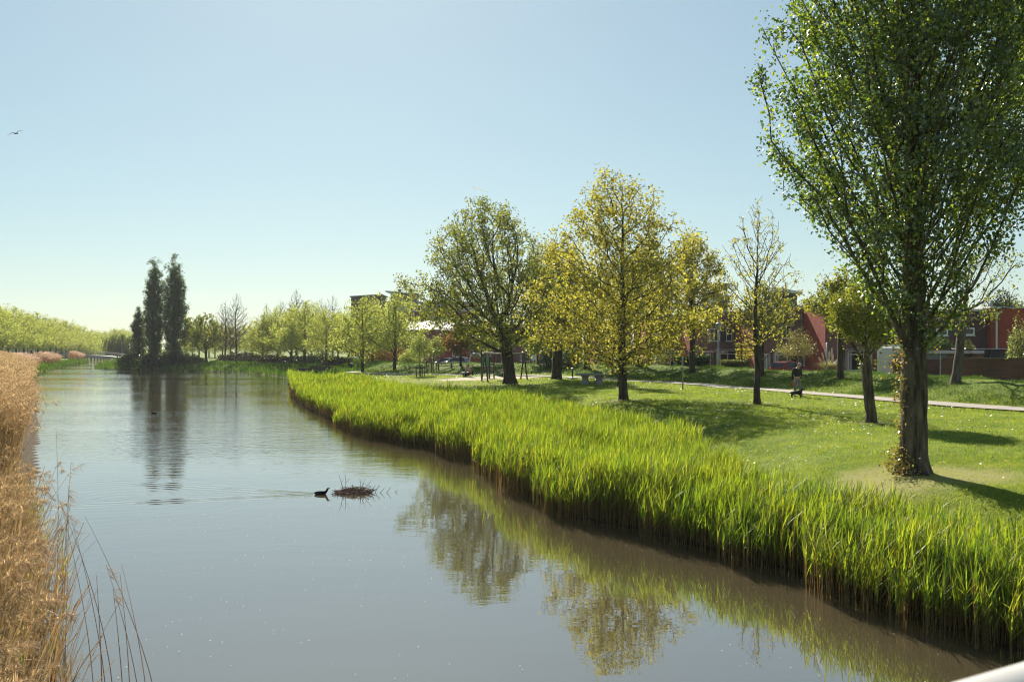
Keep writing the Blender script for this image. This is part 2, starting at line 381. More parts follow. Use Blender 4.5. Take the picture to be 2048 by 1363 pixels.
h = M_('ADD', h, M_('MULTIPLY', slow, 0.005))
# wake of the swimming bird: a widening V of small waves and faint rings behind it
dx = M_('SUBTRACT', -5.3, sep.outputs[0]); dy = M_('ABSOLUTE', M_('SUBTRACT', sep.outputs[1], 26.7))
arm = M_('SUBTRACT', dy, M_('MULTIPLY', dx, 0.36))
near_arm = M_('POWER', 2.718, M_('MULTIPLY', M_('MULTIPLY', arm, arm), -3.5))
behind = M_('MULTIPLY', M_('LESS_THAN', 0.0, dx), M_('DIVIDE', 1.0, M_('ADD', 1.0, M_('MULTIPLY', M_('ABSOLUTE', dx), 0.22))))
wake = M_('MULTIPLY', M_('MULTIPLY', M_('SINE', M_('MULTIPLY', arm, 16.0)), near_arm), M_('MULTIPLY', behind, 0.0042))
h = M_('ADD', h, wake)
ex = M_('SUBTRACT', sep.outputs[0], -10.3); ey = M_('SUBTRACT', sep.outputs[1], 26.0)
rr = M_('SQRT', M_('ADD', M_('MULTIPLY', ex, ex), M_('MULTIPLY', ey, ey)))
ring = M_('MULTIPLY', M_('SINE', M_('ADD', M_('MULTIPLY', rr, 13.0), M_('MULTIPLY', slow, 9.0))), M_('DIVIDE', 0.0011, M_('ADD', 1.0, M_('MULTIPLY', M_('MULTIPLY', rr, rr), 0.16))))
h = M_('ADD', h, ring)
b = N(t, 'ShaderNodeBump', i_Strength=1.0, i_Distance=1.0); t.links.new(h, b.inputs['Height']); t.links.new(b.outputs[0], p.inputs['Normal'])
gls = N(t, 'ShaderNodeBsdfGlossy', i_Roughness=0.0); gls.inputs['Color'].default_value = (0.97, 0.98, 0.97, 1); t.links.new(b.outputs[0], gls.inputs['Normal'])
mxw = N(t, 'ShaderNodeMixShader', i_0=0.27); t.links.new(p.outputs[0], mxw.inputs[1]); t.links.new(gls.outputs[0], mxw.inputs[2]); t.links.new(mxw.outputs[0], out.inputs[0])
wx = np.array([(-260, -50, 0), (60, -50, 0), (60, 440, 0), (-260, 440, 0)], float)
tag(link(np_mesh('canal_water', wx, [(0, 1, 2, 3)], wm), 'canal_water'), 'calm grey brown canal water with fine ripples', None, None, 'structure')

# footpath, a sheet just above the turf
def ribbon(L, wdt, n_across=4, lift=0.02, step=0.7):
    L = np.asarray(L, float); seg = np.hypot(*np.diff(L, axis=0).T); s = np.concatenate([[0], np.cumsum(seg)])
    k = np.arange(0, s[-1], step); x = np.interp(k, s, L[:, 0]); y = np.interp(k, s, L[:, 1])
    ker = np.ones(9) / 9; xp = np.convolve(np.pad(x, 4, 'edge'), ker, 'valid'); yp = np.convolve(np.pad(y, 4, 'edge'), ker, 'valid')
    tx, ty = np.gradient(xp), np.gradient(yp); l = np.hypot(tx, ty); nx_, ny_ = -ty / l, tx / l
    u = np.linspace(-0.5, 0.5, n_across + 1) * wdt
    X = xp[:, None] + nx_[:, None] * u; Y = yp[:, None] + ny_[:, None] * u
    Z = land(np.stack([X.ravel(), Y.ravel()], 1)).reshape(X.shape)
    Z = np.maximum(Z, Z.mean(1, keepdims=True)) + lift
    V = np.stack([X, Y, Z], 2).reshape(-1, 3); m = n_across + 1; a = (np.arange(len(k) - 1)[:, None] * m + np.arange(n_across)[None]).ravel()
    return V, np.stack([a, a + 1, a + m + 1, a + m], 1)
pm = mat('path_gravel', (0.36, 0.31, 0.265), 0.95, (0.25, 0.215, 0.18), 1.7, bump=0.01, detail=9)
V, Q = ribbon(PATH, 1.7, lift=0.045); tag(link(np_mesh('footpath', V, Q, pm, smooth=True), 'footpath'), 'pale gravel footpath curving along the lawn', None, None, 'structure')
V, Q = ribbon([(-14.7, 110), (-20, 110), (-26, 113), (-29, 118)], 1.3, lift=0.045); tag(link(np_mesh('jetty_path', V, Q, pm, smooth=True), 'jetty_path'), 'pale side path to the wooden jetty', None, None, 'structure')
am = mat('street_paving', (0.16, 0.13, 0.12), 0.9, (0.12, 0.10, 0.09), 2.0, detail=8)
ST = CREST + np.array([9.5, 4.0]); V, Q = ribbon(ST, 7.0, 6, lift=0.05, step=1.2); tag(link(np_mesh('street', V, Q, am, smooth=True), 'street'), 'brick paved street behind the bank', None, None, 'structure')
# ------------------------------------------------------------------ blades, reeds and grass (uncountable ground cover)
def blades(B, out2, L, W, elev, curve, segs=3, prof=(0.55, 1.0, 0.75, 0.0)):
    """ribbons from base points B leaning along out2 (unit xy), returned as verts, quads"""
    M = len(B); T = np.linspace(0, 1, segs + 1); rows = []
    side = np.stack([-out2[:, 1], out2[:, 0], np.zeros(M)], 1)
    for j, tt in enumerate(T):
        hor = L * (np.cos(elev) * tt + curve * tt * tt); up = L * (np.sin(elev) * tt - 0.55 * curve * tt * tt)
        c = B + np.concatenate([out2 * hor[:, None], up[:, None]], 1)
        wv = side * (W * prof[j] * 0.5 + 1e-4)[:, None]
        rows += [c - wv, c + wv]
    V = np.stack(rows, 1).reshape(-1, 3); n = 2 * (segs + 1)
    q = np.concatenate([np.array([[2 * j, 2 * j + 1, 2 * j + 3, 2 * j + 2]]) for j in range(segs)])
    return V, (np.arange(M)[:, None, None] * n + q[None]).reshape(-1, 4)
class Pile:
    def __init__(s): s.V = []; s.Q = []; s.m = []; s.n = 0
    def add(s, V, Q, m=0): s.V.append(V); s.Q.append(Q + s.n); s.m.append(np.full(len(Q), m, np.int32)); s.n += len(V)
    def mesh(s, name, mats, smooth=False): return np_mesh(name, np.concatenate(s.V), np.concatenate(s.Q), mats, np.concatenate(s.m), smooth)
def scatter(rng, box, dens, keep):
    x0, x1, y0, y1 = box; n = int((x1 - x0) * (y1 - y0) * dens)
    P = np.stack([rng.uniform(x0, x1, n), rng.uniform(y0, y1, n)], 1); return P[keep(P)]
def inview(P, m=0.04): return np.abs(P[:, 0] / P[:, 1]) < 0.5145 + m
def unit2(a): return np.stack([np.cos(a), np.sin(a)], 1)

M_reed = leaf_mat('reed_green', [(0.065, 0.125, 0.010), (0.12, 0.19, 0.014), (0.19, 0.25, 0.022), (0.24, 0.295, 0.03), (0.25, 0.28, 0.04)], 0.55, 0.03, 0.45, 1.5, patch=(0.9, (0.72, 0.85, 0.8), (1.25, 1.1, 1.0)))
M_stem = leaf_mat('reed_stem_brown', [(0.16, 0.10, 0.045), (0.25, 0.16, 0.07), (0.12, 0.12, 0.035)], 0.3, 0.02, tt=(1.1, 1.0, 0.7))
M_grass = leaf_mat('lawn_blade', [(0.14, 0.215, 0.020), (0.22, 0.295, 0.030), (0.32, 0.355, 0.055)], 0.5, 0.02, 0.5, 1.4, patch=(0.7, (0.66, 0.76, 0.8), (1.25, 1.12, 1.0)))
M_long = leaf_mat('long_grass_blade', [(0.045, 0.10, 0.013), (0.075, 0.145, 0.016), (0.13, 0.195, 0.024)], 0.4, 0.02, 0.45, 1.3, patch=(0.8, (0.55, 0.68, 0.7), (1.25, 1.15, 1.0)))

def green_reeds(P, rng, h, nl, ws, pile):
    n = len(P); B = np.column_stack([P, np.maximum(land(P), -0.12)])
    dR, _ = seg_dist(P, BANK_R)
    h = h * rng.uniform(0.55, 1.15, n) * (1 + 0.55 * vnoise(P[:, 0] * 0.5, P[:, 1] * 0.5) + 0.3 * vnoise(P[:, 0] * 1.7, P[:, 1] * 1.7))
    a = rng.uniform(0, 2 * np.pi, n); lean = unit2(a)
    ln = rng.uniform(0.0, 0.16, n)
    V, Q = blades(B, lean, h, np.full(n, 0.011 * ws), np.pi / 2 - ln, 0.02 * np.ones(n), 2, (1, 0.9, 0.5)); pile.add(V, Q, 1)
    k = np.repeat(np.arange(n), nl); m = len(k)
    f = rng.uniform(0.36, 1.0, m) ** 0.66
    base = B[k] + np.concatenate([lean[k] * (h[k] * f * np.sin(ln[k]))[:, None], (h[k] * f * np.cos(ln[k]))[:, None]], 1)
    # wind from the left gives the blades one prevailing side
    oa = rng.normal(0.15, 1.2, m); L = rng.uniform(0.22, 0.46, m) * (0.7 + 0.5 * (1 - np.abs(f - 0.6)))
    V, Q = blades(base, unit2(oa), L, rng.uniform(0.010, 0.023, m) * ws, np.where(rng.random(m) < 0.12, rng.normal(R(45), R(15), m), rng.normal(R(72), R(11), m)), rng.uniform(0.0, 0.35, m) ** 1.3 * np.where(rng.random(m) < 0.15, 2.2, 1.0)); pile.add(V, Q, 0)

rng = np.random.default_rng(11); pile = Pile()
bed = lambda y0, y1: (lambda P: in_poly(P, BED_POLY) & (P[:, 1] >= y0) & (P[:, 1] < y1) & inview(P, 0.1) & (rng.random(len(P)) < np.clip(1.15 + 1.2 * vnoise(P[:, 0] * 0.8, P[:, 1] * 0.8), 0.35, 1)))
green_reeds(scatter(rng, (-2, 12, 8, 24), 230, bed(8, 24)), rng, 1.03, 6, 0.88, pile)
green_reeds(scatter(rng, (-9, 8, 24, 46), 170, bed(24, 46)), rng, 0.88, 6, 0.9, pile)
green_reeds(scatter(rng, (-32, 4, 46, 75), 95, bed(46, 75)), rng, 0.9, 5, 1.3, pile)
green_reeds(scatter(rng, (-34, 0, 75, 126), 45, bed(75, 126)), rng, 1.05, 5, 2.3, pile)
# fringe standing in the water
fr = lambda P: (seg_dist(P, BANK_R)[0] < 0.45 + 0.5 * vnoise(P[:, 0] * 0.9, P[:, 1] * 0.9)) & (P[:, 1] > 9) & inview(P, 0.1)
green_reeds(scatter(rng, (-9, 11, 9, 52), 120, fr), rng, 1.03, 5, 0.95, pile)
tag(link(pile.mesh('green_reed_bed', [M_reed, M_stem]), 'green_reed_bed'), 'bright green young reeds along the right bank of the canal', None, None, 'stuff')

# fallen brown reed litter on the mud at the foot of the bed
pile = Pile(); lit = lambda P: (seg_dist(P, BANK_R)[0] < np.where(in_poly(P, WATER_POLY), 0.12, 1.3)) & (P[:, 1] > 9) & inview(P, 0.1)
P = scatter(rng, (-9, 11, 9, 48), 160, lit); n = len(P)
B = np.column_stack([P, np.maximum(land(P), 0.0) + rng.uniform(0.0, 0.10, n)])
V, Q = blades(B, unit2(rng.uniform(0, 6.3, n)), rng.uniform(0.06, 0.22, n), rng.uniform(0.005, 0.014, n), rng.normal(0.1, 0.35, n), np.zeros(n), 1, (1, 0.6)); pile.add(V, Q)
M_lit = leaf_mat('reed_litter_brown', [(0.03, 0.018, 0.012), (0.07, 0.038, 0.025), (0.20, 0.11, 0.08)], 0.2, 0.0, tt=(1, 0.8, 0.7))
tag(link(pile.mesh('reed_litter', [M_lit]), 'reed_litter'), 'brown reed litter on the muddy bank', None, None, 'stuff')

# lawn blades
pile = Pile(); CW = np.array([(c[0], c[1]) for c in CREST])
def lawn_ok(y0, y1):
    def k(P):
        dR, sR = seg_dist(P, BANK_R); dC, sC = seg_dist(P, CREST); dP, _ = seg_dist(P, PATH)
        s = soil(P)
        return (sR < 0) & (sC > 0) & (dC > 2.2) & (dR > 0.8) & ~in_poly(P, BED_POLY) & (P[:, 1] >= y0) & (P[:, 1] < y1) & inview(P) & (dP > 0.85) & (rng.random(len(P)) > s[:, 2] * 1.1 + s[:, 1] * 0.85)
    return k
for (y0, y1, x0, x1, d, hh, ww) in ((12, 26, 2, 15, 1500, 0.045, 0.006), (26, 42, -2, 24, 420, 0.055, 0.010), (42, 66, -4, 22, 170, 0.065, 0.016), (66, 120, -32, 20, 55, 0.085, 0.03)):
    P = scatter(rng, (x0, x1, y0, y1), d, lawn_ok(y0, y1)); n = len(P); B = np.column_stack([P, land(P) - 0.004])
    tuft = 1 + 1.3 * np.clip(vnoise(P[:, 0] * 1.3, P[:, 1] * 1.3) - 0.05, 0, 1) + 0.9 * np.clip(vnoise(P[:, 0] * 0.35 + 40, P[:, 1] * 0.35), 0, 1)
    V, Q = blades(B, unit2(rng.uniform(0, 6.3, n)), hh * rng.uniform(0.5, 1.5, n) * tuft, np.full(n, ww), rng.normal(R(62), R(16), n), rng.uniform(0, 0.5, n), 2, (1, 0.8, 0.0)); pile.add(V, Q)
P = scatter(rng, (-4, 24, 16, 62), 3.2, lawn_ok(16, 62)); P = P[vnoise(P[:, 0] * 0.3 + 5, P[:, 1] * 0.3) > 0.0]; k = np.repeat(np.arange(len(P)), 16); n = len(k); P = P[k] + rng.normal(0, 0.10, (n, 2)); B = np.column_stack([P, land(P) - 0.004])
V, Q = blades(B, unit2(rng.uniform(0, 6.3, n)), rng.uniform(0.07, 0.20, n), np.full(n, 0.012), rng.normal(R(60), R(15), n), rng.uniform(0.1, 0.6, n), 2, (1, 0.8, 0.0)); pile.add(V, Q)
tag(link(pile.mesh('lawn_grass', [M_grass]), 'lawn_grass'), 'short mown grass of the canal side lawn', None, None, 'stuff')

# long grass on the bank behind the path, round the jetty and along the far shore
pile = Pile()
def berm_ok(y0, y1):
    def k(P):
        dC, sC = seg_dist(P, CREST); dP, _ = seg_dist(P, PATH)
        return (dC < np.where(sC > 0, 4.2, 2.6)) & (dP > 1.15) & (P[:, 1] >= y0) & (P[:, 1] < y1) & inview(P) & (rng.random(len(P)) < np.clip(0.8 + 1.6 * vnoise(P[:, 0] * 0.7, P[:, 1] * 0.7), 0.15, 1))
    return k
for (y0, y1, x0, x1, d, hh, ww) in ((36, 62, 12, 30, 330, 0.19, 0.012), (62, 90, 2, 25, 190, 0.20, 0.019), (90, 200, -75, 14, 60, 0.25, 0.04)):
    P = scatter(rng, (x0, x1, y0, y1), d, berm_ok(y0, y1)); P = P[np.hypot((P[:, 0] + 26.8) / 4.2, (P[:, 1] - 130.5) / 5.0) > 1]; n = len(P); B = np.column_stack([P, land(P) - 0.02])
    cl = 0.55 + 1.5 * np.clip(vnoise(P[:, 0] * 0.9 + 7, P[:, 1] * 0.9) + 0.2, 0, 1)
    V, Q = blades(B, unit2(rng.uniform(0, 6.3, n)), hh * rng.uniform(0.6, 1.35, n) * cl, np.full(n, ww), rng.normal(R(64), R(15), n), rng.uniform(0.1, 0.6, n), 3); pile.add(V, Q)
# far shore and left shore grass
def shore(bank, w, y0, y1, sgn):
    def k(P):
        d, s = seg_dist(P, bank); return (d < w) & (s * sgn > 0) & (P[:, 1] >= y0) & (P[:, 1] < y1) & inview(P) & ~in_poly(P, BED_POLY)
    return k
P = scatter(rng, (-135, -20, 112, 330), 9, shore(BANK_R, 15, 112, 330, -1)); n = len(P); P = P[np.hypot((P[:, 0] + 26.8) / 4.2, (P[:, 1] - 130.5) / 5.0) > 1]; n = len(P); B = np.column_stack([P, land(P) - 0.03])
hh = 0.75 * (0.6 + 1.3 * np.clip(vnoise(P[:, 0] * 0.35, P[:, 1] * 0.35) + 0.3, 0, 1)) * (1.25 - 0.6 * sst(1, 9, seg_dist(P, BANK_R)[0]))
V, Q = blades(B, unit2(rng.uniform(0, 6.3, n)), hh * rng.uniform(0.6, 1.3, n), np.full(n, 0.10), rng.normal(R(72), R(12), n), rng.uniform(0, 0.4, n), 3); pile.add(V, Q)
P = scatter(rng, (-150, -50, 118, 330), 14, shore(BANK_L, 2.2, 118, 330, 1)); P = P[vnoise(P[:, 0] * 0.12 + 3, P[:, 1] * 0.12) > -0.12]; n = len(P); B = np.column_stack([P, land(P) - 0.03])
V, Q = blades(B, unit2(rng.uniform(0, 6.3, n)), rng.uniform(0.6, 1.5, n), np.full(n, 0.10), rng.normal(R(74), R(12), n), rng.uniform(0, 0.4, n), 3); pile.add(V, Q)
tag(link(pile.mesh('long_grass', [M_long]), 'long_grass'), 'long tufted grass on the banks', None, None, 'stuff')

# daisies and dandelions in the turf
def flowers(name, label, m, n, size, rng, hgt):
    P = scatter(rng, (-32, 24, 17, 110), 3.0, lambda P: lawn_ok(17, 110)(P) & (vnoise(P[:, 0] * 0.25 + 11, P[:, 1] * 0.25) + 0.6 * vnoise(P[:, 0] * 1.1, P[:, 1] * 1.1) > 0.02))
    P = P[rng.permutation(len(P))[:n]]; n = len(P); pl = Pile(); B = np.column_stack([P, land(P) + hgt * rng.uniform(0.5, 1.4, n)])
    s = size * rng.uniform(0.6, 1.3, n) * (0.75 + P[:, 1] / 70); tilt = rng.normal(0, 0.35, (n, 2)); rows = []
    for k in range(6):
        a = k * math.pi / 3; dxy = np.array([math.cos(a), math.sin(a)]); rows.append(B + np.column_stack([s * dxy[0], s * dxy[1], s * (tilt @ dxy)]))
    V = np.stack(rows, 1).reshape(-1, 3); o = np.arange(n)[:, None] * 6
    Q = np.concatenate([o + np.array([[0, 1, 2, 3]]), o + np.array([[0, 3, 4, 5]])])
    pl.add(V, Q); tag(link(pl.mesh(name, [m]), name), label, None, None, 'stuff')
flowers('daisies', 'white daisies scattered over the lawn', mat('petal_white', (0.85, 0.83, 0.76), 0.7), 1700, 0.026, rng, 0.08)
flowers('dandelions', 'yellow dandelions scattered over the lawn', mat('petal_yellow', (0.75, 0.42, 0.02), 0.7), 520, 0.026, rng, 0.07)

# ------------------------------------------------------------------ dead reeds on the left bank
M_dry = leaf_mat('dead_reed_stem', [(0.17, 0.108, 0.055), (0.30, 0.20, 0.105), (0.45, 0.325, 0.19)], 0.3, 0.04, 0.45, 1.1, tt=(1.12, 1.05, 0.76))
M_plume = leaf_mat('dead_reed_plume', [(0.30, 0.20, 0.12), (0.44, 0.315, 0.20), (0.60, 0.46, 0.32)], 0.55, 0.0, 0.5, 1.2, tt=(1.10, 1.06, 0.80))
def curve_pts(B, dirv, h, lean, sag, tt):
    hor = h * (np.sin(lean) * tt + sag * tt ** 2.4); up = h * (np.cos(lean) * tt - 0.45 * sag * tt ** 3)
    return B + np.concatenate([dirv * hor[:, None], up[:, None]], 1)
def dead_reeds(P, rng, h, ws, nh, ls, pile, leanm=0.10, sagm=0.10, ang=0.1, plume=0.75, ps=1.0):
    n = len(P); B = np.column_stack([P, np.maximum(land(P), -0.12)]); h = h * rng.uniform(0.78, 1.12, n)
    a = rng.normal(ang, 0.6, n); dv = unit2(a); lean = np.abs(rng.normal(leanm, 0.07, n)); sag = np.abs(rng.normal(sagm, 0.07, n))
    rows = []; side = np.stack([-dv[:, 1], dv[:, 0], np.zeros(n)], 1); wv = np.abs(rng.normal(0.0065, 0.0015, n)) * ws
    side2 = rng.normal(0, 1, (n, 3)); side2[:, 2] = 0; side2 /= np.linalg.norm(side2, axis=1)[:, None]
    for tt in np.linspace(0, 1, 6):
        c = curve_pts(B, dv, h, lean, sag, tt); ww = (wv * (1.0 - 0.6 * tt))[:, None]; rows += [c - side2 * ww, c + side2 * ww]
    V = np.stack(rows, 1).reshape(-1, 3); q = np.array([[2 * j, 2 * j + 1, 2 * j + 3, 2 * j + 2] for j in range(5)])
    pile.add(V, (np.arange(n)[:, None, None] * 12 + q[None]).reshape(-1, 4), 0)
    # hanging dry leaves
    k = np.arange(n); m = len(k); f = rng.uniform(0.15, 0.8, m)
    hor = h[k] * (np.sin(lean[k]) * f + sag[k] * f ** 2.4); up = h[k] * (np.cos(lean[k]) * f - 0.45 * sag[k] * f ** 3)
    base = B[k] + np.concatenate([dv[k] * hor[:, None], up[:, None]], 1)
    V, Q = blades(base, unit2(rng.uniform(0, 6.3, m)), rng.uniform(0.15, 0.42, m), rng.uniform(0.006, 0.012, m) * ws, rng.normal(R(70), R(18), m), rng.uniform(0.1, 0.8, m)); pile.add(V, Q, 0)
    # plumes: drooping fine hairs off the top of the stem
    pk = np.where(rng.random(n) < plume)[0]; k = np.repeat(pk, nh); m = len(k)
    tip = B[pk] + np.concatenate([dv[pk] * (h[pk] * (np.sin(lean[pk]) + sag[pk]))[:, None], (h[pk] * (np.cos(lean[pk]) - 0.45 * sag[pk]))[:, None]], 1)
    pa = ang + rng.normal(0, 0.45, len(pk)); pl_ = rng.uniform(0.14, 0.30, len(pk)) * ps; hang = rng.uniform(0.15, 0.8, len(pk))
    s_ = rng.uniform(-0.15, 1.0, m); w_ = np.repeat(np.arange(len(pk)), nh); axd = unit2(pa)[w_]
    base = tip[w_] + np.concatenate([axd * (pl_[w_] * 0.8 * s_)[:, None], (pl_[w_] * (0.75 * s_ - hang[w_] * 1.3 * s_ * s_))[:, None]], 1)
    fat = 0.35 + np.sin(np.clip(s_ + 0.15, 0, 1.15) / 1.15 * np.pi) ** 0.7
    V, Q = blades(base, unit2(pa[w_] + rng.normal(0, 0.8, m)), rng.uniform(0.03, 0.075, m) * ps * fat, rng.uniform(0.005, 0.010, m) * ls, rng.normal(R(25), R(40), m), rng.uniform(0.2, 1.0, m), 2, (0.7, 1.0, 0.2)); pile.add(V, Q, 1)

rng = np.random.default_rng(21); pile = Pile()
def lbed(y0, y1, win, wout):
    def k(P):
        d, s = seg_dist(P, BANK_L); sd_ = d * s        # positive: on the land side
        return (sd_ > -win) & (sd_ < wout) & (P[:, 1] >= y0) & (P[:, 1] < y1) & (P[:, 0] / P[:, 1] > -0.60)
    return k
dead_reeds(scatter(rng, (-14, -2, 6.0, 16), 95, lbed(6.0, 16, -0.40, 3.4)), rng, 1.95, 1.3, 70, 0.75, pile, 0.04, 0.07, 0.1, 0.4)
dead_reeds(scatter(rng, (-14, -2, 6.5, 20), 8, lbed(6.5, 20, -0.3, 0.9)), rng, 1.75, 1.2, 70, 0.75, pile, 0.10, 0.14, 0.0, 0.45)
dead_reeds(scatter(rng, (-14, -2, 6.0, 16), 45, lbed(6.0, 16, 0.05, 3.2)), rng, 1.45, 1.2, 2, 1.0, pile, 0.12, 0.10, 0.1, 0.0)
tag(link(pile.mesh('near_dead_reeds', [M_dry, M_plume]), 'near_dead_reeds'), 'golden dry reeds with feathery plumes nearest the camera on the left bank', None, None, 'stuff')
pile = Pile()
dead_reeds(scatter(rng, (-26, -6, 21.5, 40), 70, lbed(21.5, 40, -0.6, 7)), rng, 2.45, 1.5, 44, 1.1, pile, 0.06, 0.05, 0.0, 0.8, 1.5)
dead_reeds(scatter(rng, (-75, -14, 40, 112), 17, lbed(40, 112, -0.8, 7)), rng, 2.3, 2.4, 26, 2.6, pile, 0.06, 0.05, 0.0, 0.8, 2.2)
tag(link(pile.mesh('middle_dead_reeds', [M_dry, M_plume]), 'middle_dead_reeds'), 'tall dense golden dry reed bed at the left edge behind the nearest clump', None, None, 'stuff')
pile = Pile()
M_dry2 = leaf_mat('far_reed_stem', [(0.24, 0.14, 0.08), (0.34, 0.21, 0.12), (0.42, 0.28, 0.18)], 0.35, 0.0, tt=(1.1, 0.98, 0.85))
M_pl2 = leaf_mat('far_reed_plume', [(0.38, 0.27, 0.20), (0.50, 0.38, 0.29), (0.62, 0.50, 0.40)], 0.5, 0.0, tt=(1.1, 1.0, 0.88))
clump = lambda P: vnoise(P[:, 0] * 0.07 + 2.2, P[:, 1] * 0.07 + 1.0) > -0.06
dead_reeds(scatter(rng, (-150, -55, 118, 310), 9, lambda P: lbed(118, 310, -1.4, 4.2)(P) & clump(P)), rng, 1.9, 8.0, 12, 10.0, pile, 0.06, 0.05, 0.0, 0.9, 3.0)
tag(link(pile.mesh('far_dead_reeds', [M_dry2, M_pl2]), 'far_dead_reeds'), 'pale pinkish dry reed clumps on the left bank before the far footbridge', None, None, 'stuff')
# single stems bowed out over the water at the bottom left
pile = Pile()
def bowed(px, Yb, tip, r=0.006, plume=False):
    b_ = np.array([gx(px, Yb), Yb, -0.1]); e = np.array(at(*tip)); pts = []
    for s in np.linspace(0, 1, 12): pts.append(b_ + (e - b_) * np.array([s ** 1.3, s, s ** 0.88]))
    pts = np.array(pts)
    for sd_ in (np.array([1, 0, 0]), np.array([0, 0.8, 0.2])):
        rows = []
        for j, q in enumerate(pts): wv = sd_ * r * (1 - 0.75 * j / 11); rows += [q - wv, q + wv]
        pile.add(np.array(rows), np.array([[2 * j, 2 * j + 1, 2 * j + 3, 2 * j + 2] for j in range(11)]), 2)
    if plume:
        n = 30; f = rng.uniform(0.9, 1.0, n); base = np.array([np.interp(f, np.linspace(0, 1, 12), pts[:, c]) for c in range(3)]).T
        V, Q = blades(base, unit2(rng.normal(0, 0.5, n)), rng.uniform(0.05, 0.12, n), np.full(n, 0.007), rng.normal(R(5), R(25), n), rng.uniform(0.3, 0.9, n), 2, (0.6, 1, 0.1)); pile.add(V, Q, 1)
for a in ((325, 10.0, (170, 1032, 10.6)), (300, 10.0, (243, 1128, 10.4)), (285, 10.2, (212, 1128, 10.6), 0.006, True), (262, 10.0, (240, 1146, 10.3)), (250, 10.2, (226, 1175, 10.2), 0.007, True), (215, 10.4, (140, 1030, 11), 0.006, True), (205, 10.0, (193, 1150, 10.2), 0.008),
          (228, 10.6, (100, 960, 12)), (190, 10.2, (120, 1000, 11), 0.006, True), (120, 14.5, (142, 924, 15), 0.006, True), (125, 14, (137, 970, 14.4), 0.006, True), (110, 15, (112, 855, 16), 0.006, True), (130, 13, (138, 985, 13.3), 0.006, True)):
    bowed(*a)
tag(link(pile.mesh('bowed_reed_stems', [M_dry, M_plume, leaf_mat('bowed_stem', [(0.12, 0.075, 0.04), (0.24, 0.15, 0.08)], 0.2, 0.03, tt=(1, 0.9, 0.7))]), 'bowed_reed_stems'), 'loose dry reed stems bowing out over the water', None, None, 'stuff')
# fresh shoots at the foot of the dead reeds
pile = Pile(); P = scatter(rng, (-12, -3, 7, 32), 4, lbed(7, 32, 0.2, 1.0)); green_reeds(P, rng, 0.55, 3, 0.9, pile)
tag(link(pile.mesh('fresh_reed_shoots', [M_reed, M_stem]), 'fresh_reed_shoots'), 'fresh green shoots at the foot of the dry reeds', None, None, 'stuff')

# sun glints on the near water, put in as tiny white flakes
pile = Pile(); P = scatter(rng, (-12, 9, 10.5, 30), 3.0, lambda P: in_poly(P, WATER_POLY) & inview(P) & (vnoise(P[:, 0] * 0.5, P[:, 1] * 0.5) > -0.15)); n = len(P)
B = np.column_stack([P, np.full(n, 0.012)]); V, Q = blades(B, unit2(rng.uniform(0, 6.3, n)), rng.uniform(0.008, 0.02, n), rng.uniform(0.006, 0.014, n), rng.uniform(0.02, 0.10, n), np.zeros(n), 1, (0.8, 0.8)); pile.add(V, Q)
tag(link(pile.mesh('glint_flakes', [mat('glint_white', (0.8, 0.78, 0.74), 0.8)]), 'glint_flakes'), 'tiny white flakes standing in for sun glints on the water', None, None, 'stuff')
# ------------------------------------------------------------------ trees
def unit(v): return v / np.maximum(np.linalg.norm(v, axis=-1, keepdims=True), 1e-9)

def grow(A, start, step, di, dk, bias, rng, iters=160, jit=0.15, maxkids=4):
    """branches grow towards the crown points A (space colonisation). start: list of points of the stem. returns nodes, parents, tips"""
    nd = [np.array(q, float) for q in start]; par = [-1] + list(range(len(nd) - 1)); kids = [0] * len(nd)
    for i in range(len(nd) - 1): kids[i] = 1
    X = np.array(nd); D = np.linalg.norm(A[:, None] - X[None], axis=2); ni = D.argmin(1); ndist = D.min(1); alive = np.ones(len(A), bool); tips = []
    bias = np.array(bias, float)
    for _ in range(iters):
        act = alive & (ndist < di)
        if not act.any():
            if not alive.any(): break
            di *= 1.4; continue
        idx = np.unique(ni[act]); acc = np.zeros((len(nd), 3)); np.add.at(acc, ni[act], unit(A[act] - X[ni[act]]))
        new = []
        for i in idx:
            if kids[i] >= maxkids: alive[act & (ni == i)] = False; continue
            d = unit(unit(acc[i]) + bias + rng.normal(0, jit, 3)); new.append((X[i] + d * step, i)); kids[i] += 1
        if not new: continue
        o = len(nd); NP = np.array([q for q, _ in new])
        for q, i in new: nd.append(q); par.append(i); kids.append(0)
        X = np.concatenate([X, NP])
        D = np.linalg.norm(A[:, None] - NP[None], axis=2); m = D.min(1); b = m < ndist; ndist[b] = m[b]; ni[b] = D.argmin(1)[b] + o
        dead = alive & (ndist < dk); alive &= ~dead; tips += list(ni[dead])
    return X, np.array(par), kids

def tidy(X, par):
    """no limb piece much longer than its fellows and none that plunges"""
    m = np.median(np.linalg.norm(X[1:] - X[par[1:]], axis=1)); Xo = X.copy()
    for i in range(1, len(X)):
        d = Xo[i] - Xo[par[i]]; l = np.linalg.norm(d)
        if l > 1e-6: d = d / l
        if d[2] < -0.35: d[2] = -0.35
        X[i] = X[par[i]] + d * min(l, 1.5 * m)
    return X

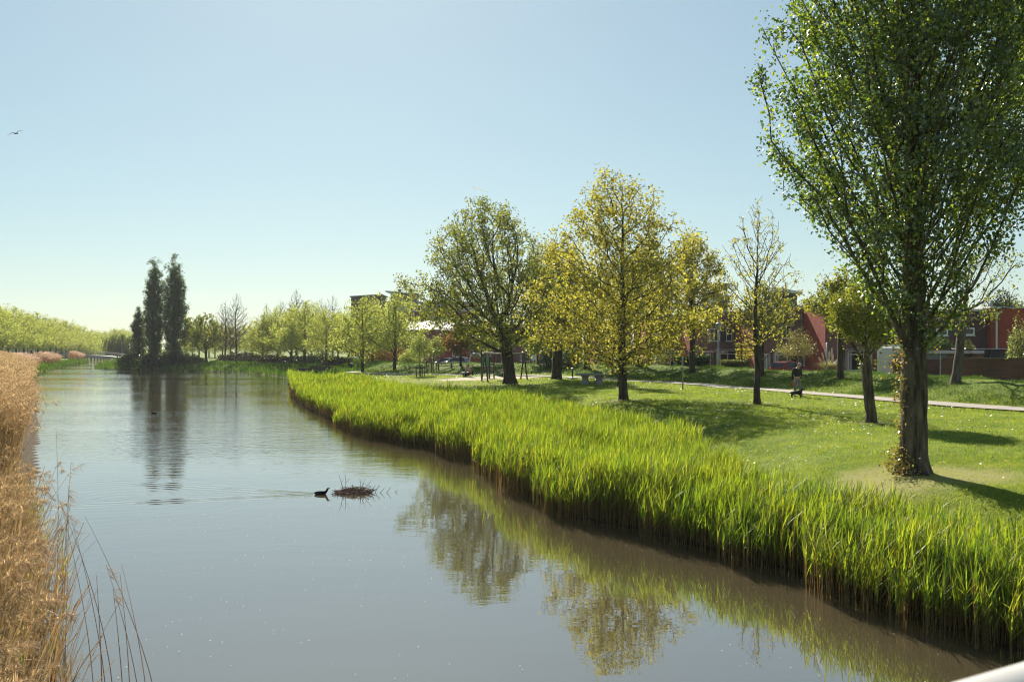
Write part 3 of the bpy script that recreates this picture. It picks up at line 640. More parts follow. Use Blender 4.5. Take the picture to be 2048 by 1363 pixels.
def limb_mesh(X, par, r_base, r_tip, k=5, flare=0.0, stem_n=0, keep_over=0.0, ex=None):
    n = len(X); kidsn = np.zeros(n, int)
    for p_ in par[1:]:
        kidsn[p_] += 1
    ntips = max(2, int((kidsn == 0).sum())); ex = ex or math.log(ntips) / math.log(r_base / r_tip)
    s = np.where(kidsn == 0, r_tip ** ex, 0.0)
    for i in range(n - 1, 0, -1): s[par[i]] += s[i]
    rad = s ** (1 / ex)
    main = np.full(n, -1); best = np.zeros(n)
    for i in range(1, n):
        if rad[i] > best[par[i]]: best[par[i]] = rad[i]; main[par[i]] = i
    dirs = np.zeros((n, 3)); dirs[1:] = unit(X[1:] - X[par[1:]]); dirs[0] = (0, 0, 1)
    nd = dirs.copy()
    for i in range(n):
        if main[i] >= 0: nd[i] = unit(dirs[i] + dirs[main[i]])
    e = np.arange(1, n); p_ = par[e]; ismain = main[p_] == e
    d0 = np.where(ismain[:, None], nd[p_], dirs[e]); d1 = nd[e]
    r0 = np.where(ismain, rad[p_], np.minimum(rad[p_], rad[e] * 1.15)); r1 = rad[e]
    if flare:
        z0 = X[0, 2]
        fl = lambda z: 1 + flare * np.exp(-(z - z0) / 0.30)
        r0 = r0 * fl(X[p_, 2]); r1 = r1 * fl(X[e, 2])
    ref = np.array([0.37, 0.86, 0.21])
    def ring(c, d, r):
        a = unit(np.cross(d, ref)); b = np.cross(d, a); th = np.arange(k) * 2 * np.pi / k
        return c[:, None] + r[:, None, None] * (a[:, None] * np.cos(th)[None, :, None] + b[:, None] * np.sin(th)[None, :, None])
    V = np.stack([ring(X[p_], d0, r0), ring(X[e], d1, r1)], 1).reshape(-1, 3)
    q = np.array([[j, (j + 1) % k, k + (j + 1) % k, k + j] for j in range(k)])
    return V, (np.arange(len(e))[:, None, None] * 2 * k + q[None]).reshape(-1, 4), rad

def leaf_quads(P, size, rng, up=0.35, asp=0.8, droop=0.2):
    n = len(P); nrm = unit(rng.normal(0, 1, (n, 3)) + np.array([0, 0, up])); a = unit(np.cross(nrm, rng.normal(0, 1, (n, 3)))); a[:, 2] -= droop; a = unit(a); b = unit(np.cross(nrm, a))
    L = (size * rng.uniform(0.6, 1.3, n))[:, None]; fo = nrm * L * rng.uniform(0.0, 0.22, n)[:, None]
    V = np.stack([P - a * L * 0.5, P + b * L * asp * 0.5 + fo - a * L * 0.08, P + a * L * 0.55, P - b * L * asp * 0.5 + fo - a * L * 0.08], 1).reshape(-1, 3)
    return V, (np.arange(n)[:, None] * 4 + np.arange(4)[None])

def crown_pts(n, z0, z1, rad, prof, rng, cx=0, cy=0, lobes=0.22, surf=0.45, sq=1.0, gaps=0.0):
    """points in a crown: prof is [(height fraction, radius fraction)]"""
    pz = np.array([q[0] for q in prof]); pr = np.array([q[1] for q in prof]); out_ = []
    ph = rng.uniform(0, 6.3, 6)
    while len(out_) < n:
        t_ = rng.random(4 * n); r_ = np.interp(t_, pz, pr); keep = rng.random(4 * n) < (r_ / pr.max()) ** 1.6; t_, r_ = t_[keep], r_[keep]
        a = rng.uniform(0, 2 * np.pi, len(t_)); u = rng.random(len(t_)) ** surf
        lob = 1 + lobes * (0.5 * np.sin(2 * a + ph[0] + 5 * t_) + 0.6 * np.sin(3 * a + ph[1] - 9 * t_) + 0.5 * np.sin(5 * a + ph[2] + 13 * t_))
        rr = r_ * rad * u * lob; z = z0 + (z1 - z0) * t_
        Pn = np.stack([cx + rr * np.cos(a), cy + rr * np.sin(a) * sq, z + rng.normal(0, 0.03 * (z1 - z0), len(z))], 1)
        if gaps:
            g_ = np.sin(Pn[:, 0] * 2.1 + ph[3]) + np.sin(Pn[:, 1] * 2.3 + ph[4]) + np.sin(Pn[:, 2] * 2.0 + ph[5]); Pn = Pn[g_ > -3 + gaps * 2.4]
        out_ += list(Pn)
    return np.array(out_[:n])

def tree_meshes(name, seed, h, crown_z0, rad, prof, trunk_r, n_att, n_leaf, leaf, bark, foliage, step=0.35, bias=(0, 0, 0.25), lean=(0, 0), stem_top=0.75,
                sig=0.16, tip=0.008, k=5, flare=0.35, lobes=0.22, surf=0.45, twig=None, dk=None, lowleaf=0.0, sq=1.0, asp=0.8, wob=0.05, gaps=0.0, jit=0.15, ex=None, up=0.35, asc=0.9, clus=8, csig=0.14):
    rng = np.random.default_rng(seed)
    A = crown_pts(n_att, crown_z0, h, rad, prof, rng, lean[0], lean[1], lobes, surf, sq, gaps)
    ns = max(3, int(h * stem_top / step)); zs = np.linspace(0, h * stem_top, ns)
    wx_, wy_ = np.cumsum(rng.normal(0, wob * step, ns)), np.cumsum(rng.normal(0, wob * step, ns)); wx_ -= wx_[0]; wy_ -= wy_[0]
    start = [(wx_[i] + lean[0] * (zs[i] / h), wy_[i] + lean[1] * (zs[i] / h), zs[i] - (0.15 if i == 0 else 0)) for i in range(ns)]
    # limbs climb outwards: grow in a space sheared down with the distance from the stem, then shear back
    def axis(P): f_ = np.clip(P[:, 2] / h, 0, 1); return np.hypot(P[:, 0] - lean[0] * f_, P[:, 1] - lean[1] * f_)
    A2 = A.copy(); A2[:, 2] = np.maximum(A[:, 2] - asc * np.clip((A[:, 2] - crown_z0) / (h - crown_z0) * 1.7 + 0.15, 0.15, 1.1) * axis(A), crown_z0 * 0.75 + 0.15 * (A[:, 2] - crown_z0)); off = (A[:, 2] - A2[:, 2]) / np.maximum(axis(A), 0.2)
    X, par, kids = grow(A2, start, step, step * 7, dk or step * 1.1, bias, rng, jit=jit)
    X = X.copy(); ax = axis(X); near = np.linalg.norm(X[:, None] - A2[None], axis=2).argmin(1); loc = off[near]
    for i in range(1, len(X)):                       # smooth the shear along each limb
        loc[i] = 0.75 * loc[par[i]] + 0.25 * loc[i]
    X[ns:, 2] += loc[ns:] * ax[ns:]
    X = tidy(X, par)
    V, Q, r_ = limb_mesh(X, par, trunk_r, tip, k, flare, ex=ex)
    trunk = np_mesh(name + '_trunk', V, Q, bark, smooth=True)
    fol = None
    if n_leaf:
        thr = tip * (twig or 2.2); cand = np.where((r_ <= thr) & (X[:, 2] > crown_z0 * 0.8))[0]
        wt = np.where(r_[cand] < tip * 1.3, 2.0, 1.0); nc = n_leaf // clus; c = rng.choice(cand, nc, p=wt / wt.sum())
        P = X[c] + (X[par[c]] - X[c]) * rng.random(nc)[:, None] + rng.normal(0, sig, (nc, 3)); P = np.repeat(P, clus, 0) + rng.normal(0, csig, (nc * clus, 3))
        if lowleaf:
            m = int(n_leaf * lowleaf); c2 = rng.choice(np.where((X[:, 2] > crown_z0 * 0.55) & (r_ > thr))[0], m); P = np.concatenate([P, X[c2] + rng.normal(0, sig * 1.2, (m, 3))])
        V, Q = leaf_quads(P, leaf, rng, up, asp); fol = np_mesh(name + '_foliage', V, Q, foliage)
    return trunk, fol

def place_tree(name, meshes, loc, rz, label, group=None, s=1.0, cat='tree', sz=None):
    e = empty(name, loc, rz, label, cat, group); e.scale = (s, s, sz or s)
    link(meshes[0], 'trunk', e)
    if meshes[1] is not None: link(meshes[1], 'crown', e)
    return e

B_dark = bark_mat('bark_dark', (0.026, 0.020, 0.014), (0.105, 0.08, 0.058))
B_poplar = bark_mat('bark_poplar', (0.030, 0.023, 0.016), (0.20, 0.155, 0.105), 7.0, 0.06)
B_grey = bark_mat('bark_grey', (0.05, 0.042, 0.035), (0.16, 0.135, 0.11))
B_lime = bark_mat('bark_lime', (0.022, 0.018, 0.012), (0.085, 0.068, 0.042))
L_poplar = leaf_mat('poplar_leaf', [(0.022, 0.050, 0.011), (0.040, 0.080, 0.013), (0.070, 0.12, 0.016), (0.13, 0.18, 0.023), (0.29, 0.32, 0.048)], 0.55, 0.10, 0.35, 1.7)
L_far_poplar = leaf_mat('far_poplar_leaf', [(0.04, 0.07, 0.024), (0.065, 0.105, 0.03), (0.11, 0.15, 0.04)], 0.45, 0.05, 0.4, 1.4)
L_olive = leaf_mat('olive_young_leaf', [(0.075, 0.105, 0.022), (0.125, 0.155, 0.03), (0.20, 0.215, 0.042), (0.29, 0.27, 0.06)], 0.52, 0.05, 0.4, 1.5)
L_gold = leaf_mat('golden_young_leaf', [(0.14, 0.143, 0.028), (0.22, 0.212, 0.042), (0.32, 0.296, 0.065), (0.42, 0.37, 0.09)], 0.55, 0.04, 0.4, 1.4)
L_lime = leaf_mat('lime_young_leaf', [(0.18, 0.225, 0.05), (0.26, 0.30, 0.07), (0.34, 0.365, 0.10), (0.43, 0.43, 0.15)], 0.58, 0.04, 0.45, 1.35, (1.12, 1.1, 0.62))
L_sap = leaf_mat('sapling_leaf', [(0.15, 0.19, 0.05), (0.24, 0.28, 0.09), (0.34, 0.36, 0.15)], 0.5, 0.05, 0.4, 1.3)
L_willow = leaf_mat('willow_leaf', [(0.06, 0.09, 0.02), (0.10, 0.13, 0.03), (0.15, 0.17, 0.045)], 0.5, 0.04, 0.4, 1.3)
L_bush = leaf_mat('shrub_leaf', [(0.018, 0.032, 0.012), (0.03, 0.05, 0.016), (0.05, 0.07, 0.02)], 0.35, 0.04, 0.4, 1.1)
L_red = leaf_mat('copper_leaf', [(0.10, 0.055, 0.025), (0.17, 0.09, 0.035), (0.22, 0.15, 0.05)], 0.5, 0.03, 0.4, 1.3)
ROUND = [(0, 0.35), (0.12, 0.72), (0.35, 1.0), (0.6, 0.95), (0.82, 0.68), (0.95, 0.34), (1, 0.08)]
BROAD = [(0, 0.55), (0.1, 0.85), (0.3, 1.0), (0.55, 0.9), (0.75, 0.68), (0.9, 0.42), (1, 0.12)]
CONE = [(0, 0.55), (0.12, 0.85), (0.3, 1.0), (0.5, 0.88), (0.7, 0.64), (0.87, 0.36), (1, 0.05)]
COLUMN = [(0, 0.5), (0.1, 0.75), (0.3, 1.0), (0.5, 0.98), (0.7, 0.76), (0.87, 0.42), (1, 0.03)]

def px_tree(name, label, px, base, top, left, right, bot, prof, seed, **kw):
    """a tree whose foot, top and crown edges were measured in the photograph"""
    f_ = foot(px, base); s = f_.y / F; h = (base - top) * s; rad = (right - left) / 2 * s; lean = ((left + right) / 2 - px) * s
    group = kw.pop('group', None)
    ms = tree_meshes(name, seed, h, (base - bot) * s, rad, prof, lean=(lean, 0), **kw)
    return place_tree(name, ms, f_, 0, label, group)

# --- the near poplar: a thick stem that splits into many steep limbs
def near_poplar(loc, seed, h, z0, rad, prof, trunk_r, n_att, n_leaf, label, leafsize=0.084, lean=0.0, shoots=True, zdense=None):
    rng = np.random.default_rng(seed)
    A = crown_pts(n_att, z0, h, rad, prof, rng, lean, 0, 0.16, 0.55)
    if zdense is not None: A = np.concatenate([A, crown_pts(n_att, z0, z0 + (h - z0) * zdense, rad, [(a / zdense, b) for a, b in prof if a <= zdense] + [(1, np.interp(zdense, [q[0] for q in prof], [q[1] for q in prof]))], rng, lean, 0, 0.16, 0.55)])
    if zdense is not None: A = np.concatenate([A, crown_pts(n_att // 2, z0, z0 + (h - z0) * 0.26, rad * 0.93, [(0, 0.4), (0.25, 0.7), (0.55, 0.95), (1, 1)], rng, lean, 0, 0.16, 0.5)])
    st = [(0.02 * math.sin(i * 0.9) + lean * (i * 0.35 / h), 0.02 * math.cos(i * 1.3), i * 0.35 - (0.2 if i == 0 else 0)) for i in range(int(h * 0.8 / 0.35))]
    axd = lambda P: np.hypot(P[:, 0] - lean * P[:, 2] / h, P[:, 1])
    A2 = A.copy(); A2[:, 2] = np.maximum(A[:, 2] - 1.7 * axd(A), z0 * 0.85 + 0.12 * (A[:, 2] - z0)); off = (A[:, 2] - A2[:, 2]) / np.maximum(axd(A), 0.2)
    X, par, kids = grow(A2, st, 0.35, 2.6, 0.36, (0, 0, 0.25), rng, jit=0.2)
    ax = axd(X); lc = off[np.linalg.norm(X[:, None] - A2[None], axis=2).argmin(1)]
    for i in range(1, len(X)): lc[i] = 0.72 * lc[par[i]] + 0.28 * lc[i]
    X[len(st):, 2] += lc[len(st):] * ax[len(st):]
    X = tidy(X, par)
    V, Q, r_ = limb_mesh(X, par, trunk_r, 0.0095, 7, 0.0)
    e = empty('poplar_tree', loc, 0, label, 'tree')
    # the lowest 5 m of stem again as one fluted, flared bole
    n = 30; rings = []
    for z in np.concatenate([np.linspace(-0.15, 1.0, 14), np.linspace(1.15, 4.9, 20)]):
        ring = []
        for k in range(n):
            a = 2 * math.pi * k / n
            fl = 1 + 0.55 * math.exp(-(z + 0.1) / 0.28) * (1 + 0.5 * math.sin(5 * a + 1) + 0.25 * math.sin(9 * a)) + 0.05 * math.sin(7 * a + z * 1.3) + 0.06 * math.sin(3 * a - z * 2.0) + 0.025 * math.sin(13 * a + 3 * z)
            rr = trunk_r * fl * (1.03 - 0.045 * z) + 0.02 * float(vnoise(np.array([a * 3.0]), np.array([z * 4.0]))[0])
            ring.append((lean * z / h + rr * math.cos(a), rr * math.sin(a), z))
        rings.append(ring)
    mb = MB(); mb.loft(rings); o = len(V)
    Vt = np.concatenate([V, np.array(mb.v)]); Qb = np.array([f for f in mb.f if len(f) == 4]) + o
    link(np_mesh('poplar_trunk', Vt, np.concatenate([Q, Qb]), B_poplar, smooth=True), 'trunk', e)
    cand = np.where((r_ <= 0.024) & (X[:, 2] > z0 * 0.8))[0]; c = rng.choice(cand, n_leaf)
    c = c[:n_leaf // 24]; hole = vnoise(X[c, 0] * 1.5 + seed, X[c, 2] * 1.1) + vnoise(X[c, 1] * 1.5, X[c, 2] * 1.3 + 9); c = c[(hole > -0.06) | (ax[c] > 0.62 * rad)]
    P = X[c] + (X[par[c]] - X[c]) * rng.random(len(c))[:, None] + rng.normal(0, 0.08, (len(c), 3)); P = np.repeat(P, 24, 0); P = P + rng.normal(0, 1, P.shape) * np.array([0.12, 0.12, 0.16])
    big = np.where((r_ > 0.024) & (X[:, 2] > 3.7))[0]; c = rng.choice(big, n_leaf // 9); P = np.concatenate([P, X[c] + rng.normal(0, 0.20, (len(c), 3))])
    Vl, Ql = leaf_quads(P, leafsize, rng, 0.2, 0.85, 0.35); link(np_mesh('poplar_foliage', Vl, Ql, L_poplar), 'crown', e)
    if shoots:
        Pl = []
        for (z, az, n_, sp_) in ((0.25, 3.5, 260, 0.17), (0.12, 4.0, 200, 0.20), (0.5, 3.3, 130, 0.12), (1.05, 3.2, 70, 0.09), (1.5, 3.4, 60, 0.1), (1.75, 3.1, 60, 0.1), (2.15, 3.3, 80, 0.12), (2.45, 3.0, 90, 0.13), (2.8, 3.3, 90, 0.14), (2.0, 3.9, 30, 0.08), (2.9, 5.9, 50, 0.12)):
            q = np.array([math.cos(az) * trunk_r * (1.15 + (0.75 if z < 0.4 else 0)), math.sin(az) * trunk_r * (1.15 + (0.5 if z < 0.4 else 0)), z]); Pl.append(q + rng.normal(0, sp_, (n_, 3)))
        Pl = np.concatenate(Pl); Pl = Pl[Pl[:, 2] > 0]; Vl, Ql = leaf_quads(Pl, 0.06, rng, 0.3, 0.85)
        link(np_mesh('poplar_shoots', Vl, Ql, leaf_mat('shoot_leaf', [(0.09, 0.10, 0.02), (0.19, 0.17, 0.03), (0.26, 0.15, 0.06)], 0.5, 0.10, 0.3, 1.5)), 'basal_shoots', e)
    return e
PP_PROF = [(0, 0.35), (0.06, 0.62), (0.13, 0.84), (0.25, 0.92), (0.42, 0.96), (0.6, 1.0), (0.75, 0.86), (0.9, 0.5), (1, 0.06)]
near_poplar(POPLAR, 3, 19.0, 2.8, 3.02, PP_PROF, 0.285, 1600, 108000, 'huge leafy poplar standing on the lawn in front of the brick wall', zdense=0.6)
q = foot(2230, 885); near_poplar(q, 8, 20.0, 4.6, 4.2, PP_PROF, 0.28, 1800, 110000, 'poplar at the right edge of the photo with only its hanging crown in view', 0.10, shoots=False)

# --- single trees on the lawn and along the bank
px_tree('maple_tree', 'broad round maple with dark olive leaves beside the swing frame', 1020, 767, 398, 824, 1130, 690, BROAD, 31, trunk_r=0.48, n_att=2600, n_leaf=27000, leaf=0.165,
        bark=B_dark, foliage=L_olive, step=0.42, bias=(0, 0, 0.22), stem_top=0.34, asc=0.8, sig=0.28, tip=0.016, k=6, flare=0.6, lobes=0.18, surf=0.45, twig=2.4)
px_tree('maple_tree', 'tall golden leaved maple in front of the concrete table tennis table', 1247, 799, 336, 1068, 1402, 735, [(0, 0.6), (0.12, 0.9), (0.3, 1.0), (0.5, 0.93), (0.7, 0.74), (0.87, 0.46), (1, 0.1)], 32, trunk_r=0.235, n_att=2000, n_leaf=25000, leaf=0.135,
        bark=B_dark, foliage=L_gold, step=0.36, bias=(0, 0, 0.12), stem_top=0.8, asc=0.75, sig=0.26, tip=0.011, k=6, flare=0.4, lobes=0.32, surf=0.5, lowleaf=0.05)
px_tree('maple_tree', 'golden maple with a stout dark trunk left of the table tennis table', 1113, 758, 478, 1045, 1190, 690, ROUND, 33, trunk_r=0.42, n_att=900, n_leaf=20000, leaf=0.17,
        bark=B_dark, foliage=L_gold, step=0.42, bias=(0, 0, 0.2), stem_top=0.75, sig=0.24, tip=0.014, k=6, lobes=0.25)
px_tree('young_oak_tree', 'slender thinly leaved tree with bare twigs near the man with the dog', 1515, 809, 388, 1424, 1606, 690, CONE, 34, trunk_r=0.155, n_att=1500, n_leaf=3000, leaf=0.095,
        bark=B_dark, foliage=L_gold, step=0.30, bias=(0, 0, 0.28), stem_top=0.6, asc=1.1, sig=0.08, csig=0.07, clus=5, tip=0.008, k=5, lobes=0.2, flare=0.5)
px_tree('young_poplar_tree', 'smaller upright poplar with yellow green leaves left of the huge poplar', 1743, 845, 560, 1662, 1790, 705, [(0, 0.2), (0.2, 0.6), (0.5, 1), (0.8, 0.85), (1, 0.3)], 35, trunk_r=0.185, n_att=900, n_leaf=11500, leaf=0.085,
        bark=B_poplar, foliage=leaf_mat('young_poplar_leaf', [(0.09, 0.12, 0.016), (0.17, 0.19, 0.026), (0.27, 0.26, 0.04)], 0.5, 0.08, 0.3, 1.5), step=0.28, bias=(0, 0, 0.6), stem_top=0.4, asc=1.6, sig=0.12, tip=0.006, k=6, flare=0.25, surf=0.3)
px_tree('maple_tree', 'yellowish maple on the bank behind the round traffic sign', 1385, 745, 462, 1310, 1456, 655, ROUND, 36, trunk_r=0.22, n_att=900, n_leaf=11500, leaf=0.17,
        bark=B_dark, foliage=L_gold, step=0.42, bias=(0, 0, 0.2), stem_top=0.8, sig=0.24, tip=0.012, k=5, lobes=0.3)
px_tree('maple_tree', 'maple on the bank behind the golden maple, its dark trunk beside the hedge', 1276, 735, 500, 1205, 1345, 650, ROUND, 37, trunk_r=0.24, n_att=750, n_leaf=9000, leaf=0.2,
        bark=B_dark, foliage=L_gold, step=0.46, bias=(0, 0, 0.2), stem_top=0.75, sig=0.26, tip=0.014, k=5)
px_tree('maple_tree', 'maple on the bank straight behind the table tennis table', 1173, 737, 540, 1120, 1235, 655, ROUND, 38, trunk_r=0.30, n_att=550, n_leaf=8000, leaf=0.2,
        bark=B_dark, foliage=L_olive, step=0.46, bias=(0, 0, 0.2), stem_top=0.75, sig=0.26, tip=0.014, k=5)
px_tree('twin_trunk_tree', 'thin dark trunk close behind the golden maple trunk', 1239, 772, 560, 1205, 1275, 700, ROUND, 39, trunk_r=0.12, n_att=260, n_leaf=2500, leaf=0.15,
        bark=B_dark, foliage=L_gold, step=0.4, stem_top=0.8, sig=0.2, tip=0.012, k=5)
px_tree('plane_tree', 'grey straight trunk with drooping branches in front of the brick garden wall', 1910, 768, 478, 1820, 2062, 665, ROUND, 40, trunk_r=0.21, n_att=700, n_leaf=1500, leaf=0.12,
        bark=B_grey, foliage=L_olive, step=0.42, bias=(0, 0, 0.15), stem_top=0.7, sig=0.12, tip=0.010, k=6)
px_tree('plane_tree', 'leafy tree on the bank behind the young poplar, near the pampas grass', 1682, 760, 545, 1620, 1735, 655, ROUND, 41, trunk_r=0.20, n_att=600, n_leaf=5200, leaf=0.16,
        bark=B_dark, foliage=L_olive, step=0.42, bias=(0, 0, 0.2), stem_top=0.75, sig=0.2, tip=0.011, k=5)
px_tree('maple_tree', 'dark green maple on the bank close behind the slender thinly leaved tree', 1524, 751, 560, 1468, 1590, 668, ROUND, 45, trunk_r=0.17, n_att=600, n_leaf=3600, leaf=0.16,
        bark=B_dark, foliage=L_olive, step=0.42, bias=(0, 0, 0.2), stem_top=0.7, sig=0.22, tip=0.011, k=5)
px_tree('garden_tree', 'small copper brown tree behind the red spinner bowl', 921, 731, 636, 885, 960, 706, ROUND, 42, trunk_r=0.13, n_att=350, n_leaf=4200, leaf=0.2,
        bark=B_dark, foliage=L_red, step=0.4, stem_top=0.7, sig=0.25, tip=0.014, k=5)
px_tree('garden_tree', 'young green tree between the climbing tower and the round maple', 1075, 728, 650, 1045, 1108, 706, ROUND, 43, trunk_r=0.12, n_att=260, n_leaf=3000, leaf=0.2,
        bark=B_dark, foliage=L_lime, step=0.4, stem_top=0.7, sig=0.25, tip=0.014, k=5)
px_tree('garden_tree', 'yellow green tree behind the grey climbing frame', 965, 728, 645, 935, 1000, 706, ROUND, 44, trunk_r=0.12, n_att=260, n_leaf=3000, leaf=0.2,
        bark=B_dark, foliage=L_lime, step=0.4, stem_top=0.7, sig=0.25, tip=0.014, k=5)

# --- lime trees: three shared shapes, many copies
LIME = [tree_meshes('lime_%s' % 'abc'[i], 60 + i, 9.2, 2.0, 3.75, [(0, 0.6), (0.12, 0.9), (0.3, 1.0), (0.55, 0.9), (0.75, 0.7), (0.9, 0.42), (1, 0.1)], 0.19, 1000, 7200, 0.19, B_lime, L_lime,
        step=0.42, bias=(0, 0, 0.2), stem_top=0.8, asc=0.9, sig=0.24, csig=0.20, clus=10, tip=0.013, k=5, lobes=0.16, lowleaf=0.06) for i in range(3)]
PARK = [(725, 744, 592, 'front lime tree right of the litter bin'), (789, 738, 584, 'lime tree at the right end of the lime row'), (653, 736, 617, 'lime tree rising behind the wooden jetty'),
        (610, 732, 600, 'tall lime tree left of the jetty railing'), (582, 731, 611, 'lime tree between the two slim limes left of the jetty'), (556, 729, 617, 'slim lime tree second from the left end of the lime row'), (526, 729, 628, 'lime tree at the left end of the lime row'),
        (676, 722, 622, 'lime tree in the back row left of the white van'), (698, 728, 628, 'lime tree in the back row beside the white van'), (745, 723, 610, 'lime tree in the back row before the brown slab roof'),
        (779, 722, 618, 'lime tree in the back row behind the rightmost lime'), (623, 719, 622, 'low lime tree in the back row behind the tall lime'), (594, 717, 630, 'far lime tree in the back row over the bramble mound'), (534, 722, 640, 'far lime tree at the left of the back row')]
for i, (px, b_, t_, lab) in enumerate(PARK):
    f_ = foot(px, b_); s = (b_ - t_) * f_.y / F / 9.0
    place_tree('lime_tree', LIME[i % 3], f_, i * 2.1, lab, 'lime trees in the park', s)
# the long row on the left bank
A0, A1 = np.array([-104.0, 186.0]), np.array([-192.0, 500.0]); nrow = 36
for i in range(nrow):
    c = A0 + (A1 - A0) * (i / (nrow - 1)) ** 1.02; z = hz(*c)
    place_tree('lime_tree', LIME[(i * 2) % 3], (c[0], c[1], z), i * 1.7, 'pale green lime tree in the long row along the left bank', 'lime trees lining the left bank', (1.30 if i > 1 else 1.42) - 0.004 * i + 0.11 * math.sin(i * 2.3))
# bare alders behind the lime row
BARE = [tree_meshes('bare_%s' % 'ab'[i], 80 + i, 12.0, 2.6, 3.3, [(0, 0.45), (0.2, 0.9), (0.4, 1.0), (0.62, 0.72), (0.8, 0.42), (0.92, 0.3), (1, 0.12)], 0.20, 2400, 400, 0.14, B_grey, L_red, step=0.36, bias=(0, 0, 0.25),
        stem_top=0.72, sig=0.12, tip=0.017, k=4, lobes=0.12, dk=0.34) for i in range(2)]
for i, (px, Y, t_, lab) in enumerate(((473, 178, 588, 'tall bare twiggy tree between the maple by the water and the limes'), (450, 190, 602, 'shorter bare tree left of the tall bare tree'), (533, 205, 608, 'bare tree top over the left end of the lime row'),
        (561, 205, 600, 'bare tree top over the slim limes'), (593, 200, 579, 'highest bare tree top rising over the lime row'), (644, 200, 596, 'bare tree top left of the brown slab roof'), (665, 205, 591, 'bare tree top nearest the brown slab roof'))):
    f_ = on(px, Y); s = (gz(t_, Y) - f_.z) / 12.0; place_tree('bare_tree', BARE[i % 2], f_, i * 1.3, lab, 'bare trees', s)
px_tree('maple_tree', 'small spreading maple on the grassy shore right of the tall poplars', 413, 727, 624, 364, 448, 700, ROUND, 90, trunk_r=0.24, n_att=450, n_leaf=5200, leaf=0.30,
        bark=B_dark, foliage=L_olive, step=0.5, stem_top=0.5, sig=0.35, tip=0.02, k=5)
# the tall poplars over the water
FP = tree_meshes('tall_poplar', 95, 22.0, 1.0, 2.0, COLUMN, 0.45, 1300, 17000, 0.27, B_dark, L_far_poplar, step=0.5, bias=(0, 0, 0.8), stem_top=0.9, sig=0.22, asc=1.6, csig=0.24, clus=12, tip=0.02, k=5, lobes=0.22)
FP2 = tree_meshes('broad_poplar', 96, 22.0, 1.0, 2.55, COLUMN, 0.45, 1500, 22000, 0.27, B_dark, L_far_poplar, step=0.5, bias=(0, 0, 0.8), stem_top=0.9, sig=0.22, asc=1.6, csig=0.24, clus=12, tip=0.02, k=5, lobes=0.22)
for ms, px, Y, t_, w_, lab in ((FP, 308, 186, 508, 1.0, 'tall columnar poplar, the left one of the high pair over the water'), (FP2, 350, 186, 509, 1.0, 'tall columnar poplar, the broader right one of the high pair over the water'), (FP, 278, 196, 608, 0.75, 'shorter columnar poplar left of the high pair')):
    f_ = on(px, Y); s = (gz(t_, Y) - f_.z) / 22.0; e = place_tree('poplar_tree', ms, f_, px, lab, 'columnar poplars over the water', s)
    if w_ < 1: e.scale = (w_, w_, s)
# weeping willow beyond the bridge
rng = np.random.default_rng(77); wl = empty('willow_tree', on(240, 318), 0, 'drooping weeping willow by the right end of the far footbridge', 'tree')
A = crown_pts(260, 3.0, 9.0, 4.2, ROUND, rng); X, par, kids = grow(A, [(0, 0, z) for z in np.linspace(-0.1, 4.5, 9)], 0.5, 4, 0.6, (0, 0, 0.2), rng)
V, Q, r_ = limb_mesh(X, par, 0.4, 0.03, 5); link(np_mesh('willow_trunk', V, Q, B_dark, smooth=True), 'trunk', wl)
top = X[(X[:, 2] > 4)]; c = rng.choice(len(top), 520); Ls = []
for q in top[c]:
    o_ = q[:2] / max(0.5, np.hypot(*q[:2])); ln = rng.uniform(2.5, 6.5); m = int(ln * 7); t_ = np.linspace(0, 1, m); drop = np.minimum(ln * t_, q[2] - 0.4)
    Ls.append(np.column_stack([q[0] + o_[0] * 1.0 * np.sqrt(t_), q[1] + o_[1] * 1.0 * np.sqrt(t_), q[2] + 0.5 * np.sin(t_ * 2.5) - drop]) + rng.normal(0, 0.10, (m, 3)))
V, Q = leaf_quads(np.concatenate(Ls), 0.36, rng, 0.0, 0.4, 1.2); link(np_mesh('willow_foliage', V, Q, L_willow), 'crown', wl)
# trees that close the view behind the shore
for i, (px, Y, h_) in enumerate(((385, 250, 8.5), (398, 262, 10), (430, 255, 8), (445, 270, 9.5), (462, 260, 8.5), (490, 262, 9), (505, 250, 8), (372, 275, 8), (418, 280, 9))):
    place_tree('lime_tree', LIME[i % 3], on(px, Y), i, 'distant yellowish tree closing the view between the poplars and the lime row', 'distant trees behind the shore', h_ / 9.0)

# --- shrubs and hedges
def shrub(name, label, c, r, mats, n, leaf, seed, cat='shrub', group=None, stems=True):
    """r = (rx, ry, height): a dome of leaves over a few stems"""
    rng = np.random.default_rng(seed); d = unit(rng.normal(0, 1, (n, 3))); d[:, 2] = np.abs(d[:, 2]); u = rng.random(n) ** 0.3
    lob = 1 + 0.18 * np.sin(4 * np.arctan2(d[:, 1], d[:, 0]) + seed) + 0.12 * np.sin(9 * d[:, 2] + 5 * d[:, 0])
    P = d * (u * lob)[:, None] * np.array(r); V, Q = leaf_quads(P, leaf, rng, 0.3)
    e = empty(name, c, 0, label, cat, group); link(np_mesh(name + '_leaves', V, Q, mats), 'foliage', e)
    if stems:
        mb = MB()
        for k in range(7):
            a = rng.uniform(0, 6.3); q = Vector((math.cos(a) * r[0] * 0.6, math.sin(a) * r[1] * 0.6, r[2] * 0.7)); mb.tube([(q.x * 0.12, q.y * 0.12, -0.1), q * 0.5, q], [0.03, 0.02, 0.008], 5)
        mb.build('stem', B_dark, e, True)
    return e
L_bramble = leaf_mat('bramble_leaf', [(0.020, 0.014, 0.012), (0.035, 0.026, 0.02), (0.05, 0.045, 0.03)], 0.3, 0.03)
